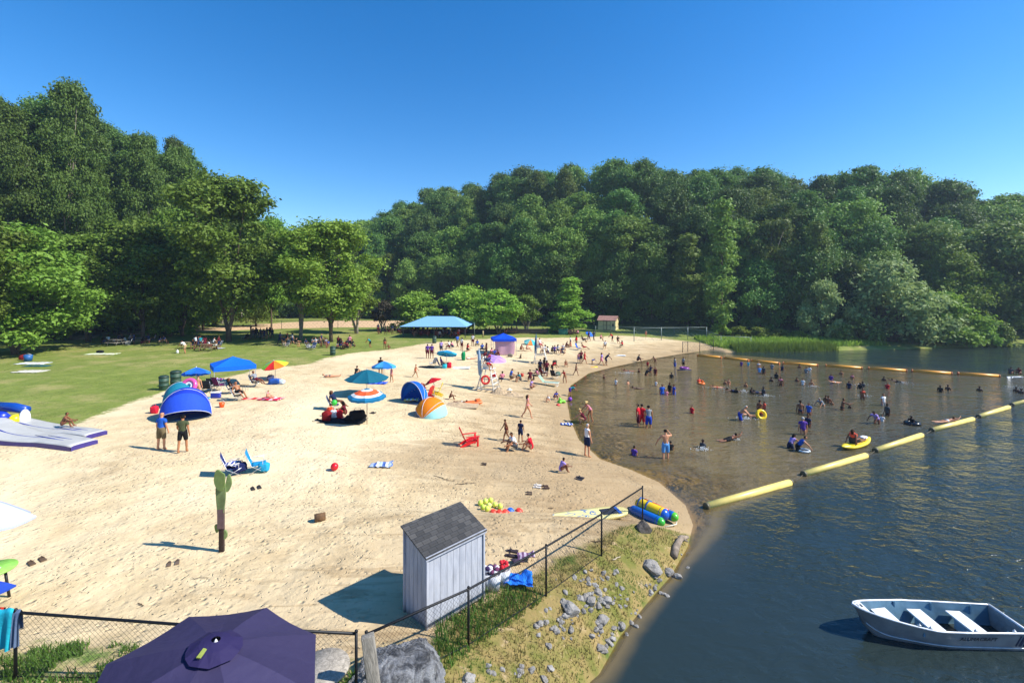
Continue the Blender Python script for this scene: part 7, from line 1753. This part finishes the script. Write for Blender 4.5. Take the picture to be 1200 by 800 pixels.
CLO = ['black', 'navy', 'dgrey', 'white', 'grey', 'maroon', 'blue', 'red', 'black', 'olive', 'purple', 'teal', 'pink']
WRD = dict(black='black', navy='navy', dgrey='dark grey', white='white', grey='grey', maroon='dark red', blue='blue', red='red', olive='olive', purple='purple', teal='teal', pink='pink')
CL = [ (700, 404, 34, 5, 10, .6, 'on the open far beach below the cream shed', ['white', 'red', 'black', 'navy', 'teal', 'pink']),
 (648, 412, 12, 4, 6, .7, 'on the sand around the farther lifeguard stand', ['white', 'maroon', 'navy', 'purple']),
 (545, 408, 22, 5, 8, .6, 'on the upper beach in front of the blue pavilion', ['white', 'pink', 'blue', 'black', 'red']),
 (610, 446, 26, 4, 5, .8, 'on the sand between the two lifeguard stands', ['pink', 'blue', 'white', 'maroon', 'teal']),
 # cx, cy, spread x, spread y, count, sit share, place phrase, colour subset
 (140, 403, 20, 2.2, 8, .8, 'at the tables under the left lawn trees', ['black', 'white', 'grey', 'navy']),
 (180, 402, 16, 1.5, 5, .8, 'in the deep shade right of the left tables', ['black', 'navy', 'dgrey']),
 (241, 408, 16, 3.0, 12, .5, 'at the light wooden picnic table on the lawn', ['black', 'navy', 'dgrey', 'teal', 'white', 'maroon']),
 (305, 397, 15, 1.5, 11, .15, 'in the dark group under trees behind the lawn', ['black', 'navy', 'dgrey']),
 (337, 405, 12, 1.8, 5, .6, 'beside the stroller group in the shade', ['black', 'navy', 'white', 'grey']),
 (372, 407, 14, 2.0, 10, .9, 'under the bright maple left of the green bin', ['navy', 'black', 'grey', 'blue', 'white', 'dgrey']),
 (404, 408, 9, 1.5, 9, .9, 'on the grass right of the green bin', ['maroon', 'pink', 'black', 'white', 'red', 'navy']),
 (492, 393, 10, 1.5, 9, .6, 'under the left half of the blue pavilion', ['navy', 'black', 'blue', 'dgrey']),
 (525, 394, 14, 1.8, 16, .75, 'under the right half of the blue pavilion', ['red', 'pink', 'white', 'black', 'grey', 'maroon', 'navy']),
 (588, 390.5, 20, 1.0, 12, .8, 'at the brown tables behind the deep blue canopy', ['maroon', 'pink', 'black', 'red', 'dgrey']),
 (671, 392, 8, .7, 4, .9, 'at the lone brown picnic table by the bush', ['purple', 'grey', 'black', 'pink']),
 (455, 391, 14, 1.2, 7, .7, 'in the shade line left of the blue pavilion', ['black', 'navy', 'dgrey']),
]
rc = random.Random(21)
for cx, cy, sx, sy, n, ss, place, cols in CL:
    items = []
    for k in range(n):
        px = cx-sx+2*sx*(k+.5)/n+rc.uniform(-.4, .4)*sx/n; py = cy+rc.uniform(-sy, sy); sit = rc.random() < ss
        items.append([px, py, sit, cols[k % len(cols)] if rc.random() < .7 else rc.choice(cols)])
    seen = {}
    for it in items: seen.setdefault((it[3], it[2]), []).append(it)
    for (c, sit), L2 in seen.items():
        for idx, it in enumerate(L2):
            lab = f"person in {WRD[c]} {'sitting' if sit else 'standing'} {place}"
            if len(L2) > 1: lab += ', '+(['leftmost', 'second', 'third', 'fourth', 'fifth'][idx] if idx < len(L2)-1 or len(L2) > 2 and False else ('rightmost'))+' such'
            pose = rc.choice(['bench', 'chair', 'sit', 'crosssit', 'bench']) if it[2] else rc.choice(['stand', 'stand2', 'walk', 'stoop'])
            p = P(it[0], it[1]); z = .12 if pose in ('bench', 'chair') and False else 0
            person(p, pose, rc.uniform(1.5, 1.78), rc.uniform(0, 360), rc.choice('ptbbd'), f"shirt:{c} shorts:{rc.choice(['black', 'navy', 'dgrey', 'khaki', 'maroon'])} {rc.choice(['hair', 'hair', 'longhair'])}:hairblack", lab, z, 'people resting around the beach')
# strollers / bags in shade
for px, py, c, lb in [(335, 407, '#6a7078', 'grey folding chair beside the shade group left of the maple'), (361, 409, '#c9ccd0', 'white folding chair at the front of the maple group'), (366, 410, '#4a5a7a', 'blue grey folding chair right of the white one under the maple'), (397, 408, '#c81f2c', 'red folding chair in the sun right of the bright maple'), (150, 405, '#8d949c', 'grey folding chair in front of the left tables'), (286, 399, '#202226', 'black folding chair behind the lawn in the dark group')]: folding_chair(P(px, py), rc.uniform(0, 360), c, lb)
simple('jug', MB().lathe([(.12, 0), (.12, .28), (.05, .34), (.05, .40)], 0, 12), M('#e8e8e4', .5), P(208, 414), 'white jug on the grass left of the person in white', 'jug')
crumple(P(39, 426), 0, ['#dfe3e6'], (2.6, 1.1), 'white blanket on the lawn in front of the left tree', cat='blanket', name='blanket', hgt=.06, flat=True, seed=21); crumple(P(44, 429), 0, ['#1d5a68'], (2.2, .7), 'teal blanket just below the white one on the lawn', cat='blanket', name='blanket', hgt=.06, flat=True, seed=22); crumple(P(36, 435.5), 0, ['#cfcabb'], (2.2, 1.2), 'beige blanket lying alone on the lawn near the left tree', cat='blanket', name='blanket', hgt=.06, flat=True, seed=23); crumple(P(119, 415), 0, ['#c9d49a', '#e0e4d8'], (3.2, 1.2), 'pale green blanket on the lawn in front of the forked tree', cat='blanket', name='blanket', hgt=.06, flat=True, seed=24)
bag(P(117, 413.5), 0, '#1c2026', 'small dark bag on the pale green blanket', (.7, .4, .3))
o = thing('bucket', 'blue tub standing beside the white blanket under the left tree', 'tub', P(33, 423)); MB().lathe([(.28, 0), (.34, .6), (.32, .6), (.26, .04)], 0, 16).build('pail', M('#1f5a94', .5), o); MB().tube([(-.33, 0, .6), (0, 0, .74), (.33, 0, .6)], .015, 0, 5).build('handle', M('#dddddd', .4), o)
bag(P(28, 421.5), 0, '#a02a2a', 'dark red bag beside the blue tub under the left tree', (.7, .5, .5)); folding_chair(P(256, 408), 100, '#5a6a80', 'folding chair leaning at the trunk of the tallest lawn tree'); crumple(P(254, 408.5), 0, ['#b8bcc8'], (1.6, .8), 'pale blanket at the foot of the tallest lawn tree', cat='blanket', name='blanket', hgt=.1, seed=25)
crumple(P(277, 447), 0, ['#9fd8e8'], (1.0, .6), 'pale cyan cloth on the grass behind the blue canopy tent', cat='towel', hgt=.08, seed=26) if False else None
o = simple('sheet_metal_box', MB().box((0, 0, .01), (.01, .01, .01)), GF, (0, 0, -50), 'x y z w', 'x') if False else None
# ------------------------------------------------------------------ light, sky, camera
SUN_EL, SUN_AZ = R(43), math.atan2(.985, -.17)     # azimuth from +Y towards +X
sd = Vector((math.sin(SUN_AZ)*math.cos(SUN_EL), math.cos(SUN_AZ)*math.cos(SUN_EL), math.sin(SUN_EL)))
L = bpy.data.lights.new('sun', 'SUN'); L.energy = 4.4; L.angle = R(.53); L.color = (1, .955, .87)
lo = link('sun', L); lo.rotation_euler = sd.to_track_quat('Z', 'Y').to_euler(); lo.location = (30, -20, 60)
w = bpy.data.worlds.new('World'); scene.world = w; w.use_nodes = True
nt = w.node_tree; sk = nt.nodes.new('ShaderNodeTexSky'); sk.sky_type = 'NISHITA'; sk.sun_disc = False
sk.sun_elevation = SUN_EL; sk.sun_rotation = SUN_AZ; sk.air_density = 1.0; sk.dust_density = .15; sk.ozone_density = 2.5; sk.altitude = 200
hs = nt.nodes.new('ShaderNodeHueSaturation'); hs.inputs['Saturation'].default_value = 1.4; hs.inputs['Hue'].default_value = .504
nt.links.new(sk.outputs[0], hs.inputs['Color']); nt.links.new(hs.outputs[0], nt.nodes['Background'].inputs[0]); nt.nodes['Background'].inputs[1].default_value = .125
cam = bpy.data.cameras.new('camera'); co = link('camera', cam); scene.camera = co
co.location = (0, 0, CAMH); co.rotation_euler = (R(90), 0, 0)
cam.sensor_width = 36; cam.lens = 36*F/1200; cam.shift_y = -(400-HY)/1200; cam.clip_end = 3000; cam.clip_start = .05
vs = scene.view_settings; vs.view_transform = 'Standard'; vs.look = 'None'; vs.gamma = 1; vs.exposure = .72
scene.cycles.max_bounces = 6; scene.cycles.transparent_max_bounces = 8; scene.cycles.diffuse_bounces = 3; scene.cycles.glossy_bounces = 3
scene.cycles.transmission_bounces = 3; scene.cycles.sample_clamp_indirect = 4

# ------------------------------------------------------------------ air
hz = MB().box((15, 60, 26), (560, 520, 56)).build('haze', M('#ffffff')); hz['kind'] = 'stuff'; hz['label'] = 'thin summer haze over the lake and hill'; hz['category'] = 'haze'
hm = bpy.data.materials.new('haze_air'); hm.use_nodes = True; hn = hm.node_tree; hn.nodes.remove(hn.nodes['Principled BSDF'])
pv_ = hn.nodes.new('ShaderNodeVolumePrincipled'); pv_.inputs['Color'].default_value = (.62, .80, 1, 1); pv_.inputs['Density'].default_value = .0004; pv_.inputs['Anisotropy'].default_value = .2
hn.links.new(pv_.outputs[0], hn.nodes['Material Output'].inputs['Volume']); hz.data.materials[0] = hm
